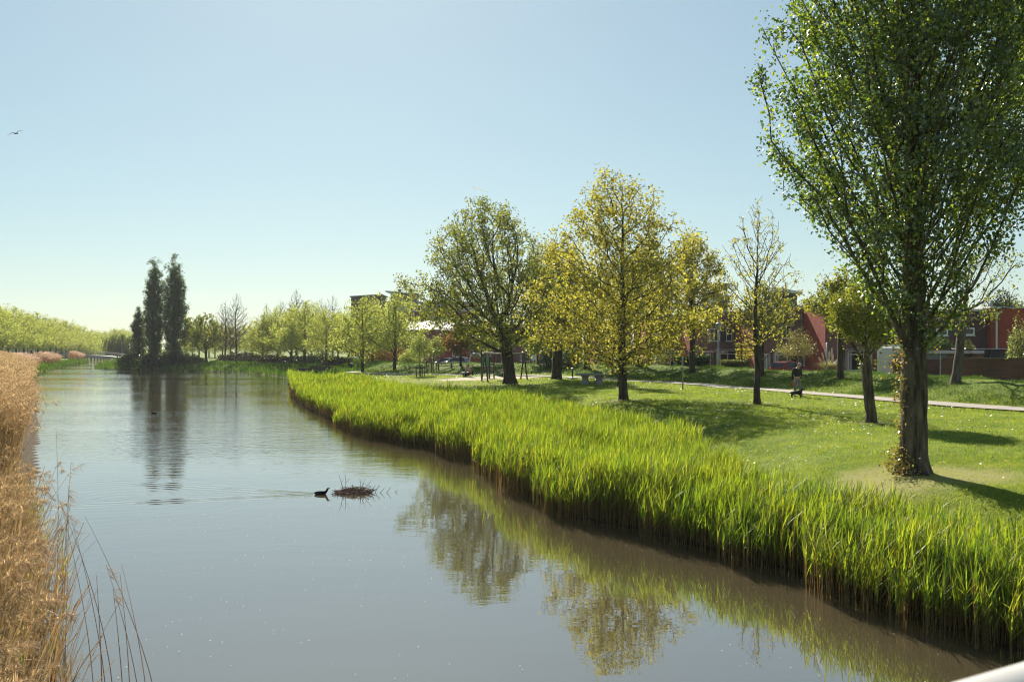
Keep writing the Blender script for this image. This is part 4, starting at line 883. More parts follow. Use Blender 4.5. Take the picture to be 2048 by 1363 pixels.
L_box = leaf_mat('clipped_leaf', [(0.020, 0.045, 0.012), (0.035, 0.07, 0.015), (0.055, 0.095, 0.02)], 0.35, 0.06)
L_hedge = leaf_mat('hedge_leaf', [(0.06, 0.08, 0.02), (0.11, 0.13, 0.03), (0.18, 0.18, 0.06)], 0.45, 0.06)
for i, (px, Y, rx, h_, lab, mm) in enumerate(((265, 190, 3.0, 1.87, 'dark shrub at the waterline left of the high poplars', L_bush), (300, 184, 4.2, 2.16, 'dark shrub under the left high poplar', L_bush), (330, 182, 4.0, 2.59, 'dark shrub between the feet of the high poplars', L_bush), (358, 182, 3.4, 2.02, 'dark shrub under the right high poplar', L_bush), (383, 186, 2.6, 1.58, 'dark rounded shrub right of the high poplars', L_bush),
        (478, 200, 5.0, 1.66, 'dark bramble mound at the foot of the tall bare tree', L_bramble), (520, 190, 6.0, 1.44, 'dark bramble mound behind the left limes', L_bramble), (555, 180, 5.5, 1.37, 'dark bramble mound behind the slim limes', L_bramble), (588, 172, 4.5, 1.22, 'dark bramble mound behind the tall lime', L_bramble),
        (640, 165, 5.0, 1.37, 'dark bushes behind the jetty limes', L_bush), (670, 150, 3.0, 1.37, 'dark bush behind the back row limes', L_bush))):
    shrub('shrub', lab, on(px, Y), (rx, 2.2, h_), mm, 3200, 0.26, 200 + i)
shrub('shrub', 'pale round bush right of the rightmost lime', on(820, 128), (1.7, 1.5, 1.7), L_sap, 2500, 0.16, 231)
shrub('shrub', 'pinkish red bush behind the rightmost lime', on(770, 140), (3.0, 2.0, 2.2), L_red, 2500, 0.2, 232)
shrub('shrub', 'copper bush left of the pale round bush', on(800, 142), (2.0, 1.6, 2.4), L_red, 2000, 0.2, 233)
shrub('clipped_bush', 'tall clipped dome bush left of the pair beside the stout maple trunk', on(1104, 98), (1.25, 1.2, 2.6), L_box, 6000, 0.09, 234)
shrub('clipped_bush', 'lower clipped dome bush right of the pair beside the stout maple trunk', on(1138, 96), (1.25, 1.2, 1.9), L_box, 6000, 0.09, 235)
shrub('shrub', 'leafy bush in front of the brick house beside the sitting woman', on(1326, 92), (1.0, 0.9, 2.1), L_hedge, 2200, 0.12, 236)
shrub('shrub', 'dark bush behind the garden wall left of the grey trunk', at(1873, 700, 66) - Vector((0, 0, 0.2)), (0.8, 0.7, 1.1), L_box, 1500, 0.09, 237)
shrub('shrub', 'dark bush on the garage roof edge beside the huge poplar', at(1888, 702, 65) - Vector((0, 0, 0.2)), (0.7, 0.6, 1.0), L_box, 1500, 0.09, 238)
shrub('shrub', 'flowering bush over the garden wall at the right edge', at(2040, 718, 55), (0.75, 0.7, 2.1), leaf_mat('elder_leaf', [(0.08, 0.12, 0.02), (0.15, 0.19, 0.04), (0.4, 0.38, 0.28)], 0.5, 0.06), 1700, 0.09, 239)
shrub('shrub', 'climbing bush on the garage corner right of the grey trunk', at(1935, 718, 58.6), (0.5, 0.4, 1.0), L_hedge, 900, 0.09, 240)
shrub('conifer', 'dark conifer top over the house at the right edge', at(2005, 640, 105), (1.8, 1.6, 2.9), L_bush, 2600, 0.2, 241, 'tree')
def hedge(label, x0, x1, y0, y1, z0, z1, m, n, leaf, seed):
    rng = np.random.default_rng(seed); f_ = rng.random(n); P = np.stack([rng.uniform(x0, x1, n), rng.uniform(y0, y1, n), rng.uniform(z0, z1, n)], 1)
    s = rng.integers(0, 3, n); P[s == 0, 2] = z1 + rng.normal(0, 0.05, (s == 0).sum()); P[s == 1, 1] = y0 + rng.normal(0, 0.05, (s == 1).sum())
    e = empty('hedge', ((x0 + x1) / 2, (y0 + y1) / 2, z0), 0, label, 'hedge'); P -= np.array(e.location); V, Q = leaf_quads(P, leaf, rng, 0.4)
    link(np_mesh('hedge_leaves', V, Q, m), 'foliage', e)
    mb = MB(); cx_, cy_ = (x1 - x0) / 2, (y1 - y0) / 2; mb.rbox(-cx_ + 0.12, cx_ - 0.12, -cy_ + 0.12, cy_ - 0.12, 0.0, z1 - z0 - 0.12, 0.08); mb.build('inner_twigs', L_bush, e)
    return e
hedge('dark clipped hedge with a sunlit top behind the round traffic sign', gx(1352, 86), gx(1421, 86), 86, 87.6, 1.4, gz(713, 86), L_box, 7000, 0.10, 301)
hedge('pale clipped hedge on the brick planter left of the thin tree', gx(1441, 82), gx(1500, 82), 82, 83.4, gz(738, 82), gz(722, 82), L_hedge, 5000, 0.10, 302)
hedge('low hedge under the bay window left of the golden maple trunk', gx(1208, 104), gx(1290, 104), 104, 105.4, 1.5, gz(720, 104), L_hedge, 5000, 0.12, 303)
# ------------------------------------------------------------------ buildings and walls
BR_brown = brick_mat('brick_brown', (0.26, 0.125, 0.10), (0.20, 0.095, 0.08), (0.16, 0.13, 0.12))
BR_red = brick_mat('brick_red', (0.38, 0.065, 0.035), (0.32, 0.055, 0.03), (0.22, 0.09, 0.07))
BR_purple = brick_mat('brick_purple', (0.11, 0.050, 0.052), (0.085, 0.04, 0.045), (0.10, 0.07, 0.07))
BR_wall = brick_mat('brick_garden_wall', (0.17, 0.072, 0.050), (0.115, 0.052, 0.040), (0.13, 0.10, 0.085))
BR_pinkish = brick_mat('brick_planter', (0.34, 0.17, 0.13), (0.29, 0.14, 0.11), (0.26, 0.20, 0.17))
M_white = mat('white_paint', (0.72, 0.71, 0.68), 0.5, (0.62, 0.61, 0.58), 3.0)
M_offw = mat('pale_render', (0.55, 0.54, 0.52), 0.7, (0.47, 0.46, 0.44), 1.5)
M_grey = mat('grey_panel', (0.24, 0.25, 0.26), 0.7, (0.19, 0.20, 0.21), 1.0)
M_dgrey = mat('dark_panel', (0.045, 0.045, 0.055), 0.6, (0.03, 0.03, 0.04), 2.0)
M_zinc = mat('zinc_roof', (0.50, 0.51, 0.52), 0.38, (0.40, 0.41, 0.42), 0.6, metal=0.6)
M_tar = mat('tar_felt', (0.06, 0.052, 0.05), 0.85, (0.032, 0.028, 0.03), 1.6, detail=8)
M_conc = mat('grey_concrete', (0.30, 0.285, 0.265), 0.85, (0.22, 0.205, 0.19), 9.0, bump=0.006, detail=8)
M_curtain = mat('curtain_cloth', (0.45, 0.44, 0.42), 0.9)
gl = bpy.data.materials.new('window_glass'); t, out = nodes(gl)
p = N(t, 'ShaderNodeBsdfPrincipled', i_Roughness=0.06); p.inputs['Base Color'].default_value = (0.018, 0.020, 0.022, 1)
g = N(t, 'ShaderNodeNewGeometry'); nz = N(t, 'ShaderNodeTexNoise', i_Scale=0.8, i_Detail=2.0); t.links.new(g.outputs['Position'], nz.inputs['Vector'])
b = N(t, 'ShaderNodeBump', i_Strength=0.1, i_Distance=0.05); t.links.new(nz.outputs[0], b.inputs['Height']); t.links.new(b.outputs[0], p.inputs['Normal']); t.links.new(p.outputs[0], out.inputs[0])

def window(e, x0, x1, z0, z1, y, mull=(), bar=(), fw=0.07, dep=0.10, glass=None, frame=None, cur=None):
    """a window in a wall whose outer face is at local y: pane with a frame of its own"""
    pn = MB(); pn.box(x0 + fw, x1 - fw, y - 0.045, y + 0.02, z0 + fw, z1 - fw); pane = pn.build('window', glass or gl, e)
    fr = MB(); ya, yb = y - dep, y + 0.02
    fr.box(x0, x0 + fw, ya, yb, z0, z1); fr.box(x1 - fw, x1, ya, yb, z0, z1)
    fr.box(x0 + fw, x1 - fw, ya, yb, z0, z0 + fw); fr.box(x0 + fw, x1 - fw, ya, yb, z1 - fw, z1)
    for m in mull: fr.box(m - fw / 2, m + fw / 2, ya + 0.004, yb, z0 + fw, z1 - fw)
    edges = [x0 + fw] + [v for m in mull for v in (m - fw / 2, m + fw / 2)] + [x1 - fw]
    for z in bar:
        for a, b_ in zip(edges[::2], edges[1::2]): fr.box(a, b_, ya + 0.008, yb, z - fw / 2, z + fw / 2)
    fr.build('frame', frame or M_white, pane)
    si = MB(); si.box(x0 - 0.05, x1 + 0.05, y - dep - 0.06, y + 0.01, z0 - 0.07, z0 - 0.004); si.build('sill', M_offw, pane)
    if cur:
        for a, b_ in cur: c = MB(); c.box(a, b_, y - 0.052, y - 0.046, z0 + fw, z1 - fw); c.build('curtain', M_curtain, pane)
    return pane

def house(label, pl, pr, D, top, ups, lows, bays, xr=None, depth=12.0, group='staggered brick houses behind the bank', front=None, side=None, roofm=None, pent=None):
    xl = gx(pl, D); xr = gx(pr, D) if xr is None else xr; zg = 1.2; e = empty('row_house', (xl, D, zg), 0, label, 'house', group)
    W = xr - xl; Ht = gz(top, D) - zg; lx = lambda px: gx(px, D) - xl; lz = lambda py: gz(py, D) - zg
    b_ = MB(); b_.box(0.012, W, 0, depth, -0.6, Ht); b_.build('wall', front or BR_brown, e)
    b_ = MB(); b_.box(-0.09, 0.008, 0.35, depth + 0.02, -0.6, Ht - 0.006); b_.build('side_wall', side or BR_red, e)
    b_ = MB(); b_.rbox(-0.22, W + 0.05, -0.14, depth + 0.1, Ht + 0.003, Ht + 0.20, 0.03); b_.build('roof', roofm or M_grey, e)
    for (a, c, y0, y1, mull, kind) in ups:
        if kind == 'panel': q = MB(); q.box(lx(a), lx(c), -0.05, 0.02, lz(y1), lz(y0)); q.build('facade_panel', M_dgrey, e)
        else: window(e, lx(a), lx(c), lz(y1), lz(y0), 0, [lx(m) for m in mull])
    for (a, c, y0, y1, mull) in lows: window(e, lx(a), lx(c), lz(y1), lz(y0), 0, [lx(m) for m in mull], cur=[(lx(a) + 0.12, lx(a) + 0.3)])
    for (a, c, y0, y1, mull) in bays:
        x0, x1, z0, z1 = lx(a), lx(c), lz(y1), lz(y0)
        q = MB(); q.box(x0 + 0.03, x1 - 0.03, -0.75, 0.01, -0.3, z0 - 0.08); q.box(x0 + 0.03, x1 - 0.03, -0.70, 0.0, z0 - 0.07, z1); bay = q.build('bay_window', M_offw, e)
        window(bay, x0, x1, z0, z1, -0.72, [lx(m) for m in mull], bar=(z1 - 0.32,), fw=0.09, cur=[(x0 + 0.15, x0 + 0.34), (x1 - 0.4, x1 - 0.16)])
        q = MB(); q.rbox(x0 - 0.22, x1 + 0.22, -1.05, -0.005, z1 + 0.02, z1 + 0.20, 0.03); q.build('bay_roof', M_grey, bay)
    dp = MB(); dp.tube([(W - 0.15, -0.06, 0), (W - 0.15, -0.06, Ht)], 0.045, 8); dp.build('drainpipe', M_grey, e)
    if pent:
        a, c, y0, y1, yd, m = pent; q = MB(); q.box(lx(a), lx(c), yd, yd + 5, Ht + 0.21, lz(y0)); ph = q.build('penthouse', m, e)
        x0, x1, zt = lx(a), lx(c), lz(y0); q = MB(); q.loft([[(x0 - 0.4, yd - 0.5, zt + 0.45), (x1 + 0.4, yd - 0.5, zt + 0.004), (x1 + 0.4, yd + 5.4, zt + 0.004), (x0 - 0.4, yd + 5.4, zt + 0.45)], [(x0 - 0.4, yd - 0.5, zt + 0.75), (x1 + 0.4, yd - 0.5, zt + 0.3), (x1 + 0.4, yd + 5.4, zt + 0.3), (x0 - 0.4, yd + 5.4, zt + 0.75)]]); q.build('penthouse_roof', M_zinc, ph)
        window(ph, x0 + 0.4, x1 - 0.4, Ht + 0.6, zt - 0.35, yd, [(x0 + x1) / 2], frame=M_dgrey)
    return e
X1, X2, X3, X4, X5, X6 = gx(1655, 88), gx(1518, 95), gx(1392, 105), gx(1294, 116), gx(1190, 130), gx(1080, 153)
house('brick house behind the pampas grass with a broad red gable wall', 1655, 1800, 88, 606, [(1700, 1730, 640, 668, (1715,), 'w')], [], [(1690, 1738, 701, 741, (1714,))], xr=gx(1800, 88))
house('brick house with a wide white bay window behind the red car', 1518, 1610, 95, 618, [(1562, 1582, 650, 676, (1572,), 'w')], [(1526, 1540, 707, 737, (1533,))], [(1546, 1609, 702, 737, (1570, 1592))], xr=X1 - 0.1, pent=(1575, 1618, 585, 617, 4.0, M_dgrey))
house('brick house with a poster in an upper window behind the knotted plane trees', 1392, 1518, 105, 626, [(1415, 1440, 657, 682, (1428,), 'w'), (1440.6, 1451.4, 656, 683, (), 'panel'), (1452, 1464, 657, 682, (), 'w')], [(1412, 1421, 707, 735, ())], [(1432, 1488, 701, 735, (1452, 1472))], xr=X2 - 0.1, pent=(1448, 1476, 592, 626, 5.0, M_offw))
house('brick house with a dark upper panel behind the sitting woman', 1294, 1392, 116, 632, [(1307, 1328, 663, 684, (1316,), 'w'), (1328.6, 1338.4, 662, 685, (), 'panel'), (1339, 1348, 663, 684, (), 'w')], [(1306, 1322, 707, 731, (1314,)), (1355, 1361, 705, 733, ())], [(1327, 1354, 704, 731, (1340,))], xr=X3 - 0.1)
house('brick house with its bay window left of the golden maple trunk', 1190, 1294, 130, 636, [(1205, 1232, 668, 686, (1218,), 'w')], [(1195, 1207, 708, 728, (1201,))], [(1208, 1236, 704, 726, (1222,))], xr=X4 - 0.1)
house('brick house behind the two clipped dome bushes', 1080, 1190, 153, 642, [(1095, 1115, 672, 688, (1105,), 'w')], [(1083, 1093, 706, 726, ()), (1120, 1150, 706, 724, (1135,))], [], xr=X5 - 0.1)
house('far brick house behind the playground frame', 985, 1080, 175, 650, [(1005, 1025, 676, 690, (1015,), 'w')], [(1002, 1016, 706, 724, (1009,)), (1040, 1060, 706, 722, (1050,))], [], xr=X6 - 0.1)
house('farthest red brick house behind the small copper tree', 880, 985, 190, 655, [(900, 920, 680, 692, (910,), 'w')], [(890, 905, 706, 722, ()), (950, 965, 706, 722, ())], [], xr=gx(985, 175) - 0.1, front=BR_red)
pst = MB(); D3 = 105; pst.box(gx(1417, D3), gx(1422, D3), D3 - 0.062, D3 - 0.052, gz(679, D3), gz(660, D3)); h3 = [o for o in COL.objects if o.get('label', '').startswith('brick house with a poster')][0]
po = pst.build('poster', mat('poster_paper', (0.75, 0.70, 0.66), 0.8, (0.55, 0.16, 0.12), 2.2, detail=1), h3); po.location = -Vector(h3.location)

# dark purple and red house at the right
D = 76; e = empty('brick_house', (gx(1856, D), D, 1.2), 0, 'dark purple and red brick house behind the garden wall at the right edge', 'house')
lx = lambda px: gx(px, D) - gx(1856, D); lz = lambda py: gz(py, D) - 1.2
b_ = MB(); b_.box(0, lx(1975), 0.0, 9, -0.3, lz(622)); b_.build('wall', BR_purple, e)
b_ = MB(); b_.box(lx(1975) + 0.01, lx(2130), -0.5, 9.2, -0.3, lz(617)); b_.build('red_wing', BR_red, e)
b_ = MB(); b_.rbox(lx(1975) - 0.1, lx(2135), -0.65, 9.3, lz(617) + 0.003, lz(617) + 0.14, 0.02); b_.rbox(-0.2, lx(1975) - 0.105, -0.2, 9.1, lz(622) + 0.003, lz(622) + 0.14, 0.02); b_.build('roof', M_offw, e)
window(e, lx(1872), lx(1895), lz(671), lz(656), 0, [], fw=0.10); window(e, lx(1917), lx(1948), lz(670), lz(655), 0, [lx(1928)], fw=0.10)
b_ = MB(); b_.box(lx(1896), lx(1916), -0.04, 0.02, lz(671), lz(656)); b_.build('facade_panel', M_dgrey, e)
b_ = MB(); b_.tube([(lx(1985.5), -0.60, 0), (lx(1985.5), -0.60, lz(617))], 0.07, 8); b_.build('drainpipe', M_white, e)
for (xx, ww) in ((2020, 0.35),):
    b_ = MB(); b_.lathe([(ww * 0.5, 0), (ww * 0.35, 0.4), (ww * 0.6, 0.42), (0.02, 0.6)], (lx(xx), 3, lz(617) + 0.14), 8); b_.build('chimney', M_grey, e)

# garage with a pale fascia, garden wall, tar sheds
D = 60; e = empty('garage', (gx(1786, D), D, 1.3), R(-21), 'flat roofed brick garage with a pale fascia behind the huge poplar', 'garage')
lx = lambda px: gx(px, D) - gx(1786, D); lz = lambda py: gz(py, D) - 1.3
b_ = MB(); b_.box(0, lx(1884), 0, 6, -0.1, lz(718)); b_.build('wall', BR_wall, e)
b_ = MB(); b_.box(0.0, lx(1884), -0.004, 6, lz(718) + 0.003, lz(707)); b_.build('lintel_panel', M_grey, e)
b_ = MB(); b_.box(lx(1884) + 0.01, lx(1950), 0.02, 6, lz(716.5), lz(707)); b_.build('side_panel', mat('ochre_board', (0.22, 0.16, 0.09), 0.8), e)
b_ = MB(); b_.rbox(-0.1, lx(1951), -0.25, 6.2, lz(706.5), lz(700.5), 0.015); b_.build('fascia', M_offw, e)
b_ = MB(); b_.rbox(-0.05, lx(1949), -0.15, 6.1, lz(700.2), lz(698.5), 0.01); b_.build('roof', M_tar, e)
b_ = MB(); b_.tube([(lx(1873), -0.10, 0), (lx(1873), -0.10, lz(706.8))], 0.045, 10); b_.tube([(lx(1873), -0.10, lz(735)), (lx(1873), -0.10, lz(733))], 0.06, 10); b_.build('drainpipe', M_offw, e)
def wall_thing(name, label, p0, p1, z0, z1, thick, m, capm, cat='wall', cap=0.06, over=0.03):
    d = Vector((p1[0] - p0[0], p1[1] - p0[1], 0)); L = d.length; e = empty(name, (p0[0], p0[1], z0), math.atan2(d.y, d.x), label, cat)
    b_ = MB(); b_.box(0, L, 0, thick, -0.5, z1 - z0); b_.build('wall', m, e)
    b_ = MB(); b_.rbox(-over, L + over, -over, thick + over, z1 - z0 + 0.003, z1 - z0 + cap, 0.012); b_.build('coping', capm, e); return e
wall_thing('garden_wall', 'long dark mossy brick garden wall on top of the bank at the right', (gx(1885, 57), 57), (gx(2110, 53.5), 53.5), 1.6, 3.34, 0.22, BR_wall, mat('mossy_coping', (0.14, 0.10, 0.06), 0.95, (0.07, 0.06, 0.04), 3.0))
e = empty('tar_shed', (gx(1942, 60.5), 60.5, 2.4), 0, 'low shed of black tar felt behind the garden wall right of the garage', 'shed')
lx = lambda px: gx(px, 60.5) - gx(1942, 60.5)
b_ = MB(); b_.loft([[(0.3, 0, 0), (lx(2032), 0, 0), (lx(2032), 3.2, 0), (0.3, 3.2, 0)], [(0.3, 0, gz(699, 60.5) - 2.4), (lx(2032), 0, gz(701, 60.5) - 2.4), (lx(2032), 3.2, gz(697, 60.5) - 2.4), (0.3, 3.2, gz(697, 60.5) - 2.4)]]); b_.build('body', M_tar, e)
for px in (1943, 1977):
    b_ = MB(); b_.tube([(lx(px), -0.06, 0.2), (lx(px) + 0.02, -0.06, 1.05), (lx(px) + 0.12, -0.08, 1.4)], 0.04, 6); b_.build('vent_pipe', M_tar, e)
b_ = MB(); b_.rbox(0.28, lx(2032) + 0.02, -0.1, 3.3, 1.475, 1.52, 0.01); b_.build('roof', M_offw, e)
# planters
wall_thing('brick_planter', 'low brick planter wall carrying the pale clipped hedge', (gx(1440, 80.5), 80.5), (gx(1512, 81), 81), 1.2, gz(737.5, 80.7), 0.3, BR_pinkish, BR_pinkish)
wall_thing('brick_planter', 'low brick planter wall right of the red car', (gx(1566, 79), 79), (gx(1690, 80), 80), 1.2, gz(742, 79.5), 0.3, BR_pinkish, BR_pinkish)
# blocks of flats and the shining roofs behind the limes
D = 240; e = empty('apartment_building', (gx(702, D), D, 1.0), 0, 'brown block with a slanting flat top behind the lime row', 'building')
lx = lambda px: gx(px, D) - gx(702, D); lz = lambda py: gz(py, D) - 1.0
b_ = MB(); b_.loft([[(0, 0, 0), (lx(761), 0, 0), (lx(761), 12, 0), (0, 12, 0)], [(0, 0, lz(594)), (lx(761), 0, lz(589.5)), (lx(761), 12, lz(590)), (0, 12, lz(594))]]); b_.build('wall', mat('brown_brick_far', (0.10, 0.075, 0.055), 0.9), e)
b_ = MB(); b_.loft([[(-0.3, -0.3, lz(594)), (lx(761) + 0.3, -0.3, lz(589.5)), (lx(761) + 0.3, 12.3, lz(589.5)), (-0.3, 12.3, lz(594))], [(-0.3, -0.3, lz(592)), (lx(761) + 0.3, -0.3, lz(587.6)), (lx(761) + 0.3, 12.3, lz(587.6)), (-0.3, 12.3, lz(592))]]); b_.build('roof', M_grey, e)
for k in range(3):
    window(e, lx(712 + 16 * k), lx(722 + 16 * k), lz(650), lz(636), 0, [lx(717 + 16 * k)], fw=0.15)
D = 225; e = empty('apartment_building', (gx(772, D), D, 1.0), 0, 'red and grey flats with a set back penthouse above the rightmost lime', 'building')
lx = lambda px: gx(px, D) - gx(772, D); lz = lambda py: gz(py, D) - 1.0
b_ = MB(); b_.box(0, lx(840), 0, 14, -0.5, lz(623)); b_.box(lx(840), lx(955), 0.03, 14, -0.5, lz(623.3)); b_.build('wall', brick_mat('flat_brick', (0.20, 0.07, 0.055), (0.16, 0.06, 0.05), (0.15, 0.12, 0.11)), e)
b_ = MB(); b_.box(0.4, lx(955), 0.3, 14, lz(623) + 0.01, lz(607)); b_.build('upper_storey', M_offw, e)
b_ = MB(); b_.rbox(-0.2, lx(956), -0.3, 14.2, lz(606.8), lz(603), 0.05); b_.build('parapet', M_grey, e)
b_ = MB(); b_.box(0.8, lx(828), 2, 12, lz(602.8), lz(587.5)); ph = b_.build('penthouse', M_grey, e)
b_ = MB(); b_.loft([[(-0.2, 0.6, lz(583)), (lx(836), 0.6, lz(588)), (lx(836), 13, lz(588)), (-0.2, 13, lz(583))], [(-0.2, 0.6, lz(580.5)), (lx(836), 0.6, lz(585.6)), (lx(836), 13, lz(585.6)), (-0.2, 13, lz(580.5))]]); b_.build('penthouse_roof', M_zinc, ph)
for px in (794, 816):
    b_ = MB(); b_.lathe([(0.40, 0), (0.40, 0.5), (0.34, 0.52), (0.5, 0.9)], (lx(px), 5, lz(583.5)), 10); b_.build('chimney', M_grey, ph)
window(ph, lx(800), lx(826), lz(601), lz(590), 2, [lx(808), lx(817)], fw=0.14, frame=M_dgrey)
for (a, c, m) in ((815, 826, ()), (829, 846, (835, 841)), (850, 866, (858,)), (872, 890, (881,)), (897, 915, (906,))): window(e, lx(a), lx(c), lz(622), lz(609), 0.3, [lx(q) for q in m], fw=0.16)
for (a, c) in ((853, 877), (884, 905)): window(e, lx(a), lx(c), lz(643), lz(632), 0.0, [lx((a + c) / 2)], fw=0.16)
D = 178; e = empty('low_building', (gx(815, D), D, 1.1), 0, 'low building with shining white sloped roofs behind the saplings', 'building')
lx = lambda px: gx(px, D) - gx(815, D); lz = lambda py: gz(py, D) - 1.1
b_ = MB(); b_.box(0, lx(880), 0, 7, -0.3, lz(661)); b_.build('wall', BR_brown, e)
M_roofw = mat('pale_metal_roof', (0.40, 0.37, 0.36), 0.65, (0.30, 0.28, 0.27), 0.5, spec=0.15)
for (a, c, y0, y1) in ((812, 842, 661, 644), (843, 884, 660, 641)):
    b_ = MB(); b_.loft([[(lx(a), -0.6, lz(y0)), (lx(c), -0.6, lz(y0)), (lx(c), 5.0, lz(y1)), (lx(a), 5.0, lz(y1))], [(lx(a), -0.6, lz(y0) + 0.15), (lx(c), -0.6, lz(y0) + 0.15), (lx(c), 5.0, lz(y1) + 0.15), (lx(a), 5.0, lz(y1) + 0.15)]]); b_.build('roof', M_roofw, e)
D = 168; e = empty('low_building', (gx(886, D), D, 1.1), 0, 'second low building with shining sloped roofs behind the round maple', 'building')
lx = lambda px: gx(px, D) - gx(886, D); lz = lambda py: gz(py, D) - 1.1
b_ = MB(); b_.box(0, lx(990), 0, 7, -0.3, lz(663)); b_.build('wall', BR_red, e)
b_ = MB(); b_.loft([[(-0.3, -0.6, lz(662)), (lx(992), -0.6, lz(662)), (lx(992), 5.0, lz(640)), (-0.3, 5.0, lz(640))], [(-0.3, -0.6, lz(662) + 0.15), (lx(992), -0.6, lz(662) + 0.15), (lx(992), 5.0, lz(640) + 0.15), (-0.3, 5.0, lz(640) + 0.15)]]); b_.build('roof', M_roofw, e)
for px in (905, 940, 968): window(e, lx(px), lx(px + 14), lz(712), lz(698), 0, [lx(px + 7)])

# terrace behind the long lime row on the left bank
def left_house(label, loc, rz):
    e = empty('terrace_house', loc, rz, label, 'house', 'terrace houses behind the left lime row')
    b_ = MB(); b_.box(-6, 6, 0, 9, -0.4, 5.8); b_.build('wall', mat('terrace_brick', (0.13, 0.085, 0.065), 0.9, (0.09, 0.06, 0.05), 1.0), e)
    b_ = MB(); b_.prism([(0, 0), (9.8, 0), (4.9, 3.2)], -6.05, 6.05, Matrix.Translation((0, -0.4, 5.81)) @ Matrix.Rotation(R(90), 4, 'Z') @ Matrix.Scale(1, 4)); b_.build('roof', M_tar, e)
    for x in (-4.6, -1.5, 2.0):
        window(e, x, x + 1.8, 3.4, 4.9, 0, [x + 0.9]); window(e, x, x + 2.2, 0.7, 2.5, 0, [x + 1.1])
    d = MB(); d.box(4.6, 5.6, -0.05, 0.02, -0.1, 2.1); dr = d.build('door', M_offw, e); d = MB(); d.ball((4.75, -0.09, 1.0), 0.04, 6, 4); d.build('handle', M_grey, dr)
    return e
dirv = (A1 - A0) / np.linalg.norm(A1 - A0); nrm = np.array([-dirv[1], dirv[0]]); lh = None
for i in range(22):
    c = A0 + dirv * (i * 13.2 - 26) + nrm * 13; rz = math.atan2(dirv[1], dirv[0])
    if lh is None: lh = o = left_house('dark brick terrace house behind the long lime row on the left bank', (c[0], c[1], 2.0), rz)
    else: o = copy_tree(lh); o.location = (c[0], c[1], 2.0)
# ------------------------------------------------------------------ bridges, street furniture, playground
M_steel = mat('galvanised_steel', (0.34, 0.35, 0.36), 0.45, (0.27, 0.28, 0.29), 20.0, metal=0.5)
M_post = mat('dark_steel_post', (0.045, 0.04, 0.045), 0.5, (0.03, 0.028, 0.03), 20.0)
M_wood = mat('weathered_wood', (0.060, 0.045, 0.038), 0.9, (0.032, 0.025, 0.022), 12.0)
M_stake = mat('stake_wood', (0.16, 0.11, 0.075), 0.9, (0.09, 0.065, 0.05), 14.0)
M_green = mat('green_board', (0.035, 0.22, 0.075), 0.5, (0.03, 0.18, 0.06), 4.0)
M_rail = mat('white_coated_rail', (0.55, 0.53, 0.50), 0.45, (0.48, 0.465, 0.44), 6.0)
M_black = mat('black_rubber', (0.02, 0.02, 0.021), 0.7)
M_redp = mat('red_plastic', (0.55, 0.03, 0.02), 0.4)

# the footbridge the photograph was taken from: only a bit of its handrail is in view
br = empty('footbridge', (0.59, 1.25, 2.3), math.atan2(0.53, 0.847), 'white round handrail of the footbridge in the bottom right corner', 'bridge')
b_ = MB(); b_.tube([(-9, 0, 1.135), (9, 0, 1.135)], 0.05, 24); b_.build('handrail', M_rail, br, True)
b_ = MB(); b_.box(-9, 9, -2.6, 0.12, -0.25, 0.0); b_.build('deck', M_conc, br)
for x in range(-8, 9, 2):
    b_ = MB(); b_.tube([(x + 1.0, 0, 0), (x + 1.0, 0, 1.09)], 0.022, 10); b_.build('post', M_rail, br, True)
b_ = MB()
for z in (0.3, 0.55, 0.8): b_.tube([(-9, 0, z), (9, 0, z)], 0.008, 6)
b_.build('cable', M_steel, br)

# arched footbridge far down the canal
D = 290; c0 = Vector((gx(118, D), D, 0)); c1 = Vector((gx(268, D), D, 0)); L = (c1 - c0).length
fb = empty('arched_footbridge', (c0.x, D, 0), 0, 'slender arched pale footbridge crossing the canal far away on the left', 'bridge')
zt = lambda u: 0.95 + 1.05 * (1 - (2 * u - 0.85) ** 2 * 0.9)
n = 24; r_lo, r_hi = [], []
rings = [[(u * L, -1.3, zt(u) - 0.22 - 0.5 * (1 - abs(2 * u - 1))), (u * L, 1.3, zt(u) - 0.22 - 0.5 * (1 - abs(2 * u - 1))), (u * L, 1.45, zt(u)), (u * L, -1.45, zt(u))] for u in np.linspace(0, 1, n)]
b_ = MB(); b_.loft(rings); b_.build('deck', M_offw, fb)
for s in (-1.35, 1.35):
    b_ = MB(); b_.tube([(u * L, s, zt(u) + 1.0) for u in np.linspace(0, 1, n)], 0.05, 6)
    for u in np.linspace(0, 1, 15): b_.tube([(u * L, s, zt(u)), (u * L, s, zt(u) + 1.0)], 0.03, 5)
    b_.tube([(u * L, s, zt(u) + 0.5) for u in np.linspace(0, 1, n)], 0.015, 5)
    b_.build('railing', M_rail, fb)
for u in (0.06, 0.94):
    b_ = MB(); b_.box(u * L - 0.5, u * L + 0.5, -1.6, 1.6, -0.8, zt(u) - 0.25); b_.build('abutment', M_conc, fb)

